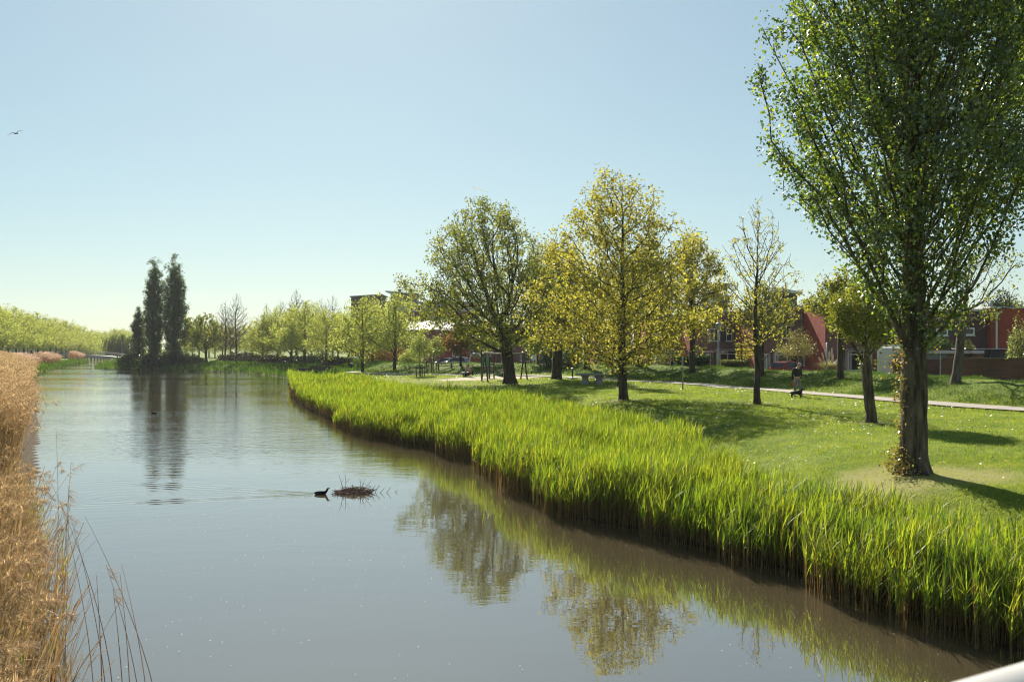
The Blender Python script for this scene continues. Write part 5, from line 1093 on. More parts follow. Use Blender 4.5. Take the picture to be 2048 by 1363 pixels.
# wooden jetty
D = 132; j = empty('wooden_jetty', (gx(584, D), D, 0.35), 0, 'dark wooden fishing jetty with plank railings at the bend of the bank', 'jetty')
W = gx(657, D) - gx(584, D); b_ = MB(); b_.box(0, W, 0, 3.2, 0.0, 0.12)
for x in np.linspace(0.3, W - 0.3, 6): b_.box(x - 0.08, x + 0.08, 0.2, 0.36, -1.0, -0.004)
b_.build('deck', M_wood, j)
def fence_run(x0, x1, y, z0, hgt, npost, nr):
    b_ = MB()
    for x in np.linspace(x0, x1, npost): b_.box(x - 0.07, x + 0.07, y - 0.07, y + 0.07, z0, z0 + hgt)
    for k in range(nr):
        z = z0 + hgt * (0.2 + 0.72 * k / max(1, nr - 1)); b_.box(x0, x1, y - 0.115, y - 0.074, z - 0.10, z + 0.10)
    return b_.build('railing', M_wood, j)
fence_run(0.0, W * 0.46, 0.1, 0.124, 0.62, 6, 2); fence_run(W * 0.47, W, 0.7, 0.124, 1.08, 7, 3)
fence_run(0.1, W * 0.40, 3.0, 0.124, 0.75, 4, 2); fence_run(W * 0.42, W, 3.1, 0.124, 1.0, 6, 2)
b_ = MB(); b_.box(W * 0.52, W * 0.78, 1.6, 2.0, 0.5, 0.56); b_.box(W * 0.52, W * 0.78, 2.02, 2.07, 0.6, 0.95); b_.box(W * 0.54, W * 0.56, 1.65, 1.95, 0.124, 0.498); b_.box(W * 0.74, W * 0.76, 1.65, 1.95, 0.124, 0.498); b_.build('bench', M_wood, j)

# litter bin
q = foot(703, 742); e = empty('litter_bin', q, 0, 'dark litter bin on two legs beside the side path', 'bin')
b_ = MB(); b_.rbox(-0.23, 0.23, -0.18, 0.18, 0.32, 0.98, 0.04); b_.build('body', M_black, e)
b_ = MB(); b_.rbox(-0.25, 0.25, -0.2, 0.2, 0.984, 1.06, 0.03); b_.build('lid', mat('bin_lid', (0.33, 0.26, 0.22), 0.5), e)
for x in (-0.2, 0.2): b_ = MB(); b_.box(x - 0.03, x + 0.03, -0.03, 0.03, -0.1, 0.318); b_.build('leg', M_post, e)

# concrete table tennis table
q = foot(1186, 768); s = q.y / F; e = empty('table_tennis_table', q, R(-6), 'grey concrete table tennis table on a waisted base on the lawn', 'table')
w2 = 35 * s; b_ = MB(); b_.rbox(-w2, w2, -0.76, 0.76, 0.655, 0.76, 0.015); b_.build('table_top', M_conc, e)
for x in (-0.44 * w2, 0.34 * w2):
    b_ = MB(); rings = []
    for z, wx_, wy_ in ((-0.05, 0.36, 0.42), (0.08, 0.31, 0.40), (0.25, 0.23, 0.37), (0.42, 0.21, 0.37), (0.56, 0.28, 0.40), (0.652, 0.37, 0.43)):
        rings.append([(x + (math.copysign(abs(math.cos(a)) ** 0.6, math.cos(a))) * wx_, math.copysign(abs(math.sin(a)) ** 0.6, math.sin(a)) * wy_ * 1.4, z) for a in np.linspace(0, 2 * math.pi, 16, endpoint=False)])
    b_.loft(rings); b_.build('leg', M_conc, e, True)
b_ = MB(); b_.box(-0.012, 0.012, -0.80, 0.80, 0.763, 0.90); b_.build('net', M_steel, e)
# spinner pole
q = foot(1145, 758); e = empty('spinner_pole', q, 0, 'dark spinner pole with a round foot plate left of the table tennis table', 'play equipment')
b_ = MB(); b_.lathe([(0.45, 0.06), (0.47, 0.10), (0.45, 0.14), (0.10, 0.16)], n=20); b_.build('foot_plate', M_steel, e)
b_ = MB(); b_.lathe([(0.10, 0.0), (0.10, 0.058)], n=12); b_.tube([(0, 0, 0.16), (0, 0, 0.80)], 0.06, 10); b_.build('pole', M_post, e)
b_ = MB(); b_.lathe([(0.05, 0.80), (0.13, 0.83), (0.13, 0.88), (0.03, 0.92)], n=12); b_.build('handle', M_post, e)

# round traffic sign: red ring, pale field, dark marks
q = foot(1365.5, 779); s = q.y / F; e = empty('traffic_sign', q, 0, 'round traffic sign with a red ring on a grey pole by the footpath', 'sign')
zt_ = (779 - 705.5) * s; b_ = MB(); b_.tube([(0, 0, -0.2), (0, 0, zt_ + 0.15)], 0.042, 10); b_.build('pole', M_steel, e, True)
def disc(r0, r1, y, th, z, nn=28):
    b_ = MB(); rings = [[(r * math.sin(2 * math.pi * k / nn), yy, z + r * math.cos(2 * math.pi * k / nn)) for k in range(nn)] for r, yy in ((r1, y), (r0, y), (r0, y + th), (r1, y + th))]
    b_.loft(rings + [rings[0]], cap=False); return b_
zs_ = zt_; disc(0.001, 0.20, -0.060, 0.010, zs_).build('sign_face', mat('sign_face_pale', (0.50, 0.47, 0.40), 0.5), e)
disc(0.125, 0.20, -0.066, 0.005, zs_).build('red_ring', mat('sign_red', (0.55, 0.035, 0.025), 0.5), e)
b_ = MB(); b_.box(-0.115, -0.06, -0.065, -0.061, zs_ - 0.05, zs_ + 0.05); b_.box(-0.06, 0.03, -0.065, -0.061, zs_ - 0.09, zs_ - 0.05); b_.box(-0.05, 0.05, -0.065, -0.061, zs_ + 0.055, zs_ + 0.085); b_.box(0.02, 0.06, -0.065, -0.061, zs_ + 0.0, zs_ + 0.05); b_.build('symbol', M_dgrey, e)
b_ = MB(); b_.box(-0.055, 0.055, -0.048, 0.05, zs_ - 0.02, zs_ + 0.02); b_.build('bracket', M_steel, e)

# street lamps
def lamp(px, base, top, D, label):
    zb = hz(gx(px, D), D); e = empty('street_lamp', (gx(px, D), D, zb), 0, label, 'street lamp', 'street lamps by the houses'); h_ = gz(top, D) - zb
    b_ = MB(); b_.tube([(0, 0, -0.2), (0, 0, 0.9), (0, 0, h_ - 0.5)], [0.085, 0.08, 0.05], 10); b_.build('pole', M_steel, e, True)
    b_ = MB(); b_.lathe([(0.06, h_ - 0.5), (0.20, h_ - 0.42), (0.27, h_ - 0.22), (0.27, h_ - 0.14), (0.20, h_ - 0.02), (0.05, h_ + 0.02)], n=16); b_.build('lamp_glass', mat('frosted_glass', (0.42, 0.44, 0.44), 0.25, (0.34, 0.35, 0.35), 3.0), e, True)
    b_ = MB(); b_.lathe([(0.285, h_ - 0.13), (0.24, h_ + 0.02), (0.08, h_ + 0.075), (0.01, h_ + 0.08)], n=16); b_.build('lamp_cap', M_steel, e, True)
    return e
lamp(1437, 744, 647, 80, 'globe street lamp in front of the house with the poster'); lamp(1314, 734, 660, 98, 'globe street lamp partly behind the golden maple leaves')
q = on(1653.5, 72); e = empty('steel_post', q, 0, 'plain grey steel post beside the pampas grass', 'post')
b_ = MB(); b_.tube([(0, 0, -0.2), (0, 0, gz(686, 72) - q.z)], 0.055, 10); b_.build('pole', M_steel, e, True); b_ = MB(); b_.lathe([(0.06, 0), (0.065, 0.03), (0.03, 0.06)], (0, 0, gz(686, 72) - q.z), 10); b_.build('cap', M_steel, e)

# swing frame with a nest swing
qa, qb = foot(969.5, 763), foot(1048, 759); ax_ = (qb - qa); Lb = ax_.length; rz = math.atan2(ax_.y, ax_.x); zt_ = 2.02 * qa.y / 72.0
e = empty('swing_frame', qa, rz, 'dark steel swing frame with splayed legs in front of the round maple', 'swing')
zb2 = qb.z - qa.z; hb = gz(707, qa.y) - qa.z
b_ = MB(); b_.tube([(-0.15, 0, hb), (Lb + 0.15, 0, hb)], 0.062, 10); b_.build('beam', M_steel, e, True)
for x, zz_ in ((0, 0), (Lb, zb2)):
    for s_, dx in ((-0.75, -0.13), (0.75, 0.13)): b_ = MB(); b_.tube([(x + dx, s_, zz_ - 0.2), (x + dx * 0.3, s_ * 0.06, hb + 0.04)], 0.062, 10); b_.build('leg', M_post, e, True)
for x in (0, Lb): b_ = MB(); b_.rbox(x - 0.12, x + 0.12, -0.1, 0.1, hb + 0.05, hb + 0.11, 0.02); b_.build('cap', M_rail, e)
xs = Lb * 0.44; zsit = 0.42; b_ = MB(); nn = 20
Mt = Matrix.Translation((xs, 0.1, zsit)) @ Matrix.Rotation(R(14), 4, 'Y')
b_.loft([[(r * math.cos(2 * math.pi * k / nn), r * math.sin(2 * math.pi * k / nn), z) for k in range(nn)] for r, z in ((0.05, 0.0), (0.50, 0.03), (0.56, 0.09), (0.62, 0.11), (0.64, 0.05), (0.60, -0.02), (0.48, -0.04), (0.05, -0.06))], M=Mt); nest = b_.build('nest_seat', mat('nest_net', (0.16, 0.28, 0.25), 0.7, (0.10, 0.17, 0.16), 12.0), e)
for a in (0.8, 2.35, 3.9, 5.5): b_ = MB(); b_.tube([Mt @ Vector((0.6 * math.cos(a), 0.6 * math.sin(a), 0.08)), (xs + (0.35 if math.cos(a) > 0 else -0.35), 0, hb - 0.05)], 0.012, 5); b_.build('rope', M_post, nest)

# climbing tower with green boards
qa = foot(963, 757); s = qa.y / F; e = empty('climbing_tower', qa, 0, 'climbing tower of dark posts with green boards beside the swing frame', 'play equipment')
w_ = 25 * s; hp = (757 - 699) * s
for x, y, h_ in ((0, 0, hp), (16 * s, 0, hp * 0.76), (w_, 0.1, hp), (12 * s, w_, hp * 0.93)): b_ = MB(); b_.tube([(x, y, -0.2), (x, y, h_)], 0.065, 10); b_.ball((x, y, h_), 0.07, 8, 6); b_.build('post', M_post, e, True)
zp = (757 - 731.5) * s; b_ = MB(); b_.box(0, w_, 0.08, w_ - 0.05, zp - 0.06, zp); b_.build('platform', M_stake, e)
for x0, x1 in ((1.5, 5.2), (9.5, 15.5)): b_ = MB(); b_.rbox(x0 * s, x1 * s, -0.05, 0.0, (757 - 730) * s, (757 - 713) * s, 0.02); b_.build('board', M_green, e)
b_ = MB(); b_.tube([(0, 0.02, (757 - 704.5) * s), (w_, 0.1, (757 - 704.5) * s)], 0.03, 8); b_.build('crossbar', M_steel, e)
for k in range(4): b_ = MB(); b_.tube([(16 * s, 0.08, 0.3 + 0.22 * k), (w_, 0.16, 0.3 + 0.22 * k)], 0.022, 6); b_.build('rung', M_steel, e)
# grey climbing tube
q0 = foot(926, 754); s = q0.y / F; e = empty('climbing_arch', q0, 0, 'bent grey climbing tube left of the tower with the green boards', 'play equipment')
b_ = MB(); b_.tube([(0, 0, -0.1), (17 * s, 0, 47 * s), (30 * s, 0, 47.5 * s)], 0.055, 10); b_.build('bent_tube', M_steel, e, True)
b_ = MB(); b_.tube([(30 * s, 0, 48 * s), (36 * s, -0.1, 42.5 * s)], 0.075, 8); b_.build('white_joint', M_rail, e)
b_ = MB(); b_.tube([(2 * s, 0.9, -0.1), (17 * s, 0.05, 46.5 * s)], 0.05, 10); b_.build('rear_tube', M_steel, e, True)
# spinner bowl
qb_ = foot(933, 753.5); e = empty('spinner_bowl', qb_, 0, 'tilted round spinner bowl with a pale rim where the girl sits', 'play equipment')
Mt = Matrix.Translation((0, 0, 0.2)) @ Matrix.Rotation(R(-4), 4, 'Y')
b_ = MB(); b_.lathe([(0.16, -0.12), (0.34, -0.04), (0.44, 0.12), (0.47, 0.20)], n=20, M=Mt); b_.build('bowl', M_black, e, True)
b_ = MB(); b_.lathe([(0.40, 0.17), (0.41, 0.24), (0.50, 0.25), (0.52, 0.205), (0.48, 0.19)], n=20, M=Mt); b_.build('rim', mat('pinkish_rim', (0.62, 0.46, 0.42), 0.4), e, True)
b_ = MB(); b_.lathe([(0.06, -0.2), (0.06, 0.1)], n=10); b_.build('stem', M_steel, e)

# saplings with stakes
for (px, base, top, l_, r_, bot, lab, sx0, sx1, st0, st1, seed) in ((840, 752, 666, 816, 864, 716, 'staked young sapling left of the playground, the nearer of two', 832, 851, 733, 753, 51), (866, 742, 672, 848, 892, 712, 'staked young sapling behind the nearer sapling', 853, 874, 724, 743, 52)):
    px_tree('sapling', lab, px, base, top, l_, r_, bot, ROUND, seed, trunk_r=0.055, n_att=260, n_leaf=2600, leaf=0.13, bark=B_grey, foliage=L_sap, step=0.26, bias=(0, 0, 0.2), stem_top=0.7, sig=0.16, tip=0.008, k=5)
    q = foot((sx0 + sx1) / 2, base + 0.5); s = q.y / F; e = empty('tree_stakes', q, 0, 'wooden stakes and rails round ' + ('the nearer sapling' if px == 840 else 'the farther sapling'), 'tree guard'); w_ = (sx1 - sx0) / 2 * s
    P3 = [(-w_, 0.0), (w_ * 0.9, 0.1), (0, -0.5), (0.1, 0.6)]
    for x, y in P3: b_ = MB(); b_.tube([(x * 0.85, y * 0.85, -0.2), (x, y, (st1 - st0) * s)], 0.05, 7); b_.build('stake', M_wood, e)
    b_ = MB(); hh = (st1 - st0) * s * 0.88
    for a in range(4):
        p0, p1 = P3[(0, 2, 1, 3)[a]], P3[(2, 1, 3, 0)[a]]; b_.tube([(p0[0], p0[1], hh), (p1[0], p1[1], hh)], 0.035, 6)
    b_.build('rail', M_wood, e)
# picnic bench
q = foot(890, 740); e = empty('picnic_table', q, R(8), 'dark wooden picnic table behind the saplings', 'picnic table')
for y in (-0.28, -0.09, 0.10, 0.29): pass
b_ = MB()
for y in (-0.36, -0.18, 0.0, 0.18): b_.box(-0.95, 0.95, y, y + 0.16, 0.70, 0.75)
b_.build('table_top', M_wood, e)
for y in (-0.80, 0.58): b_ = MB(); b_.box(-0.95, 0.95, y, y + 0.24, 0.42, 0.47); b_.build('bench_seat', M_wood, e)
for x in (-0.7, 0.7): b_ = MB(); b_.tube([(x, -0.75, -0.05), (x, -0.2, 0.69)], 0.045, 4); b_.tube([(x, 0.75, -0.05), (x, 0.2, 0.69)], 0.045, 4); b_.box(x - 0.03, x + 0.03, -0.75, 0.75, 0.35, 0.418); b_.build('leg', M_wood, e)
# little stake fence and garden chair behind the bank
q = on(1086, 100); e = empty('stake_fence', q, 0, 'short stake fence beside the dome bushes', 'fence')
for x in (-0.28, 0.0, 0.3): b_ = MB(); b_.tube([(x, 0, -0.1), (x, 0, 0.75)], 0.04, 6); b_.build('post', M_stake, e)
b_ = MB(); b_.box(-0.4, 0.4, -0.07, -0.042, 0.5, 0.6); b_.build('rail', M_stake, e)
q = on(1070, 108); q.z = gz(727, 108); e = empty('garden_chair', q, R(20), 'white garden chair in front of the far brick house', 'chair')
b_ = MB(); b_.rbox(-0.28, 0.28, -0.28, 0.28, 0.38, 0.43, 0.02); b_.build('seat', M_white, e); b_ = MB(); b_.rbox(-0.28, 0.28, 0.24, 0.30, 0.435, 0.95, 0.02); b_.build('backrest', M_white, e)
for x in (-0.24, 0.24):
    for y in (-0.24, 0.24): b_ = MB(); b_.tube([(x, y, -0.3), (x, y, 0.379)], 0.025, 6); b_.build('leg', M_white, e)

# ------------------------------------------------------------------ front garden plants
# pleached planes: knotted bare arms on posts
for (px, D, w_, lab) in ((1380, 90, 1.2, 'pleached plane with knotted arms at the left of the row'), (1405, 89, 1.2, 'pleached plane with knotted arms between the sign and the lamp'), (1428, 88, 1.2, 'pleached plane with knotted arms beside the globe lamp')):
    q = on(px, D); q.z = 1.3; zt_ = gz(704, D) - q.z; rng = np.random.default_rng(int(px)); e = empty('pleached_plane', q, 0, lab, 'tree', 'pleached planes')
    b_ = MB(); b_.tube([(0, 0, -0.1), (0.02, 0, 1.2), (0, 0, zt_)], [0.11, 0.10, 0.10], 8); b_.build('trunk', B_dark, e, True)
    pts = [(x, rng.normal(0, 0.04), zt_ + rng.normal(0, 0.04)) for x in np.linspace(-w_, w_, 12)]; b_ = MB(); b_.tube(pts, [0.03 + 0.06 * (i % 2) for i in range(12)], 7)
    for i in range(1, 11): b_.ball(pts[i], rng.uniform(0.08, 0.14), 7, 5)
    b_.build('knotted_arms', bark_mat('plane_knots', (0.10, 0.06, 0.05), (0.38, 0.28, 0.24)), e, True)
# espalier
D = 84; q = on(1490, D); q.z = 1.4; e = empty('espalier_tree', q, 0, 'flat trained lime with level arms above the pale hedge', 'tree'); rng = np.random.default_rng(9); s = D / F
b_ = MB(); b_.tube([(-7 * s, 0, 0), (-7 * s, 0, gz(688, D) - q.z)], 0.05, 7)
for y in (690, 701, 712): b_.tube([(-18 * s, 0, gz(y, D) - q.z), (20 * s, 0, gz(y, D) - q.z)], 0.03, 6)
b_.build('trunk', B_dark, e)
P = np.concatenate([np.column_stack([rng.uniform(-19 * s, 21 * s, 260), rng.normal(0, 0.1, 260), gz(y, D) - q.z + rng.normal(0, 0.11, 260)]) for y in (690, 701, 712)])
V, Q = leaf_quads(P, 0.13, rng); link(np_mesh('espalier_leaves', V, Q, L_gold), 'crown', e)
# small ornamental tree in front of the bay window
D = 84; q = on(1596, D); q.z = 1.4
place_tree('ornamental_tree', tree_meshes('ornamental', 57, 4.15, 1.7, 1.62, [(0, 0.5), (0.15, 1), (0.5, 0.95), (0.8, 0.5), (1, 0.1)], 0.07, 350, 3600, 0.10, B_grey, leaf_mat('grey_olive_leaf', [(0.13, 0.125, 0.05), (0.19, 0.18, 0.07), (0.26, 0.23, 0.09)], 0.5, 0.05), step=0.25, stem_top=0.5, sig=0.14, tip=0.007), q, 0, 'small spreading ornamental tree above the red car')
# pampas grass
D = 78; q = on(1660, D); q.z = gz(742, D); e = empty('pampas_grass', q, 0, 'pampas grass with tall cream plumes on the brick planter', 'plant'); rng = np.random.default_rng(58); pl = Pile(); n = 900
V, Q = blades(rng.normal(0, 0.12, (n, 3)) * np.array([1, 1, 0]), unit2(rng.uniform(0, 6.3, n)), rng.uniform(0.8, 1.5, n), np.full(n, 0.02), rng.normal(R(62), R(15), n), rng.uniform(0.3, 0.9, n), 4, (0.6, 1, 0.9, 0.6, 0)); pl.add(V, Q)
link(pl.mesh('pampas_leaves', [leaf_mat('pampas_leaf', [(0.20, 0.19, 0.10), (0.32, 0.30, 0.18), (0.42, 0.38, 0.25)], 0.45, 0.03)]), 'foliage', e)
M_pamp = mat('pampas_plume', (0.62, 0.48, 0.36), 0.95, (0.48, 0.36, 0.27), 20.0)
for (x, z, tx) in ((-0.85, 1.15, -0.35), (-0.6, 1.5, -0.25), (-0.35, 1.75, -0.12), (-0.05, 1.6, -0.05), (0.15, 1.85, 0.1), (0.25, 1.35, 0.15), (0.7, 1.2, 0.35)):
    b_ = MB(); b_.tube([(x * 0.2, 0, 0), (x * 0.8, 0, z * 0.62)], 0.012, 5); b_.tube([(x * 0.8, 0, z * 0.6), (x * 0.9, 0, z * 0.75), (x, 0, z * 0.9), (x + tx * 0.1, 0, z)], [0.03, 0.075, 0.065, 0.012], 7); b_.build('plume', M_pamp, e, True)
# ------------------------------------------------------------------ vehicles
M_tyre = mat('tyre', (0.02, 0.02, 0.021), 0.85); M_rim = mat('wheel_rim', (0.40, 0.40, 0.41), 0.4, metal=0.7)
M_lightr = mat('red_lens', (0.45, 0.012, 0.010), 0.2); M_plate = mat('yellow_plate', (0.65, 0.45, 0.05), 0.5); M_carglass = mat('car_glass', (0.02, 0.024, 0.028), 0.05)
def hatchback(label, loc, rz, paint, group=None):
    """x = forwards; seen mostly from behind"""
    e = empty('parked_car', loc, rz, label, 'car', group)
    def section(x, hw, z0, zb, hr, zr):     # lower body to belt, then roof
        return [(x, -hw * 0.92, z0), (x, hw * 0.92, z0), (x, hw, z0 + 0.25), (x, hw, zb - 0.1), (x, hw * 0.95, zb), (x, hr, zr - 0.07), (x, hr * 0.85, zr), (x, -hr * 0.85, zr), (x, -hr, zr - 0.07), (x, -hw * 0.95, zb), (x, -hw, zb - 0.1), (x, -hw, z0 + 0.25)]
    S = [(-2.0, 0.74, 0.35, 0.80, 0.62, 0.86), (-1.95, 0.86, 0.24, 0.92, 0.70, 1.00), (-1.72, 0.89, 0.22, 0.96, 0.62, 1.40), (-1.2, 0.90, 0.20, 0.97, 0.60, 1.49), (-0.2, 0.90, 0.20, 0.96, 0.61, 1.52), (0.45, 0.90, 0.20, 0.95, 0.62, 1.42), (1.05, 0.89, 0.20, 0.93, 0.72, 1.02), (1.75, 0.84, 0.22, 0.80, 0.66, 0.86), (2.05, 0.70, 0.30, 0.62, 0.55, 0.68)]
    b_ = MB(); b_.loft([section(*q) for q in S]); b_.build('body', paint, e, False, 0.02)
    b_ = MB(); b_.loft([[(-1.965, y, z) for y, z in ((-0.62, 1.00), (0.62, 1.00))] + [(-1.775, y, z) for y, z in ((0.57, 1.36), (-0.57, 1.36))], [(-1.985, y, z + 0.01) for y, z in ((-0.62, 1.00), (0.62, 1.00))] + [(-1.795, y, z + 0.01) for y, z in ((0.57, 1.36), (-0.57, 1.36))]]); b_.build('rear_window', M_carglass, e)
    for s in (-1, 1):
        b_ = MB(); b_.loft([[(x, s * (y + d), z) for x, y, z in ((-1.45, 0.87, 1.01), (0.75, 0.865, 1.00), (0.35, 0.67, 1.36), (-1.25, 0.655, 1.40))] for d in (0.0, 0.02)]); b_.build('side_window', M_carglass, e)
        b_ = MB(); b_.rbox(-2.03, -1.90, s * 0.62 - 0.2, s * 0.62 + 0.2, 0.80, 0.95, 0.02); b_.build('tail_light', M_lightr, e)
        b_ = MB(); b_.rbox(0.55, 0.75, s * 0.98 - 0.08, s * 0.98 + 0.08, 0.98, 1.12, 0.02); b_.build('mirror', paint, e)
        for x in (-1.28, 1.28):
            Mw = Matrix.Translation((x, s * 0.80, 0.31)) @ Matrix.Rotation(R(90), 4, 'X'); b_ = MB(); b_.lathe([(0.20, -0.11), (0.31, -0.10), (0.32, 0), (0.31, 0.10), (0.20, 0.11)], n=20, M=Mw); wh = b_.build('wheel', M_tyre, e)
            b_ = MB(); b_.lathe([(0.02, -0.115), (0.19, -0.115), (0.19, 0.115), (0.02, 0.115)], n=14, M=Mw); b_.build('rim', M_rim, wh)
    b_ = MB(); b_.box(-2.04, -2.0, -0.26, 0.26, 0.68, 0.79); b_.build('number_plate', M_plate, e)
    b_ = MB(); b_.rbox(-2.03, -1.85, -0.84, 0.84, 0.30, 0.46, 0.03); b_.build('bumper', M_black, e); return e
def car_paint(n, c): return mat(n, c, 0.28, tuple(v * 0.92 for v in c), 1.0, metal=0.1, coat=0.6)
D = 85; hatchback('dark red hatchback seen from behind, parked behind the bank', (gx(1588, D), D + 1.0, gz(722, D) - 1.52), R(38), car_paint('paint_dark_red', (0.22, 0.018, 0.018)))
hatchback('dark parked car partly behind the copper tree, the left one of two', (gx(889, 135), 135, gz(716, 135) - 1.45), R(170), car_paint('paint_black', (0.03, 0.032, 0.036)))
hatchback('silver grey parked car behind the climbing frame, the right one of two', (gx(910, 132), 132, gz(714.5, 132) - 1.45), R(175), car_paint('paint_silver', (0.22, 0.23, 0.25)))
# white van behind the limes
D = 196; e = empty('white_van', (gx(703, D), D, gz(712.5, D) - 2.1), R(112), 'small white van behind the back row of limes', 'van'); mw = car_paint('paint_white', (0.75, 0.75, 0.73))
b_ = MB(); b_.prism([(-2.3, 0.3), (2.2, 0.3), (2.3, 0.9), (1.5, 1.1), (0.9, 1.95), (0.6, 2.05), (-2.2, 2.05), (-2.35, 1.8)], -0.9, 0.9); b_.build('body', mw, e, False, 0.04)
for s in (-1, 1):
    b_ = MB(); b_.prism([(0.15, 1.15), (1.35, 1.15), (0.85, 1.8), (0.15, 1.8)], s * 0.91 - 0.012, s * 0.91 + 0.012); b_.build('side_window', M_carglass, e)
    for x in (-1.4, 1.4): Mw = Matrix.Translation((x, s * 0.82, 0.32)) @ Matrix.Rotation(R(90), 4, 'X'); b_ = MB(); b_.lathe([(0.2, -0.1), (0.32, -0.09), (0.32, 0.09), (0.2, 0.1)], n=16, M=Mw); b_.build('wheel', M_tyre, e)
# camper van, its rear towards us
D = 70; s = D / F; x0 = gx(1752, D); zt_ = gz(689, D); e = empty('camper_van', (x0 + 1.06, D - 0.35, zt_ - 2.86), R(-20.5), 'white camper van seen from behind between the two poplar trunks', 'camper van')
cw = mat('camper_white', (0.60, 0.585, 0.55), 0.45, (0.54, 0.53, 0.50), 2.0)
def csec(y, hw, z0, z1, c): return [(-hw + 0.06, y, z0), (hw - 0.06, y, z0), (hw, y, z0 + 0.1), (hw, y, z1 - c), (hw - c * 0.6, y, z1), (-hw + c * 0.6, y, z1), (-hw, y, z1 - c), (-hw, y, z0 + 0.1)]
b_ = MB(); b_.loft([csec(0.28, 0.92, 0.55, 2.70, 0.5), csec(0.10, 1.03, 0.5, 2.62, 0.55), csec(0.0, 1.05, 0.45, 1.95, 0.1), csec(0.0, 1.05, 0.45, 1.9, 0.1)][::-1] + [csec(0.5, 1.06, 0.45, 2.72, 0.3), csec(5.4, 1.06, 0.45, 2.72, 0.3), csec(5.9, 1.0, 0.5, 2.3, 0.4), csec(6.8, 0.95, 0.5, 1.2, 0.2)]); b_.build('body', cw, e)
b_ = MB(); b_.rbox(-0.75, 0.75, 0.8, 3.2, 2.724, 2.86, 0.04); b_.build('roof_box', cw, e)
b_ = MB(); b_.rbox(-1.12, 1.12, -0.12, 0.35, 0.30, 0.78, 0.06); b_.build('bumper', cw, e)
for sx in (-1, 1):
    for (dx, z, r_) in ((0.97, 0.70, 0.052), (0.76, 0.54, 0.045), (0.92, 0.42, 0.048)):
        b_ = MB(); b_.lathe([(0.001, 0), (r_, 0.002), (r_, 0.03)], n=12, M=Matrix.Translation((sx * dx, -0.15, z)) @ Matrix.Rotation(R(-90), 4, 'X')); b_.build('tail_light', M_lightr, e)
    for y in (1.6, 5.2): Mw = Matrix.Translation((sx * 0.92, y, 0.33)) @ Matrix.Rotation(R(90), 4, 'Y'); b_ = MB(); b_.lathe([(0.2, -0.11), (0.33, -0.1), (0.33, 0.1), (0.2, 0.11)], n=16, M=Mw); b_.build('wheel', M_tyre, e)
b_ = MB(); b_.rbox(-0.05, 0.75, -0.035, 0.02, 1.25, 1.80, 0.03); b_.build('rear_window', M_carglass, e)
b_ = MB(); b_.rbox(-0.82, -0.30, 0.015, 0.06, 1.94, 2.02, 0.01); b_.build('brake_light', mat('dark_red_lens', (0.12, 0.02, 0.025), 0.3), e)
b_ = MB(); b_.box(-0.42, 0.12, -0.135, -0.121, 0.44, 0.55); pl_ = b_.build('number_plate', mat('plate_pale', (0.55, 0.50, 0.42), 0.6), e); b_ = MB(); b_.box(-0.42, -0.36, -0.139, -0.1355, 0.44, 0.55); b_.build('blue_band', mat('plate_blue', (0.02, 0.04, 0.25), 0.5), pl_)
b_ = MB(); b_.tube([(-0.28, -0.02, 1.62), (-0.24, -0.06, 1.55), (-0.22, -0.05, 1.36)], 0.02, 6); b_.build('handle', M_black, e)
b_ = MB(); b_.box(-0.78, -0.45, -0.012, 0.01, 0.985, 1.0); b_.box(-0.70, -0.62, -0.012, 0.01, 0.965, 0.9845); b_.build('emblem', M_dgrey, e)

# ------------------------------------------------------------------ people and animals
DG = bpy.context.evaluated_depsgraph_get
def skinned(name, V, E, rad, m, parent=None, sub=1, root=0):
    me = bpy.data.meshes.new(name + '_cage'); me.from_pydata([tuple(v) for v in V], E, []); o = bpy.data.objects.new('cage', me); COL.objects.link(o)
    sk = o.modifiers.new('skin', 'SKIN'); sk.use_smooth_shade = True
    if not me.skin_vertices: me.attributes
    for i, r_ in enumerate(rad):
        sv = me.skin_vertices[0].data[i]; sv.radius = (r_, r_) if not hasattr(r_, '__len__') else r_; sv.use_root = (i == root)
    sb = o.modifiers.new('sub', 'SUBSURF'); sb.levels = sub; sb.render_levels = sub
    dg = bpy.context.evaluated_depsgraph_get(); dg.update(); nm = bpy.data.meshes.new_from_object(o.evaluated_get(dg)); nm.name = name
    bpy.data.objects.remove(o); nm.materials.clear(); nm.materials.append(m)
    return link(nm, name, parent)
M_skin = mat('skin', (0.50, 0.30, 0.22), 0.55, (0.45, 0.26, 0.19), 6.0); M_eye = mat('eye_dark', (0.02, 0.015, 0.012), 0.3); M_lip = mat('lip', (0.35, 0.13, 0.11), 0.5)
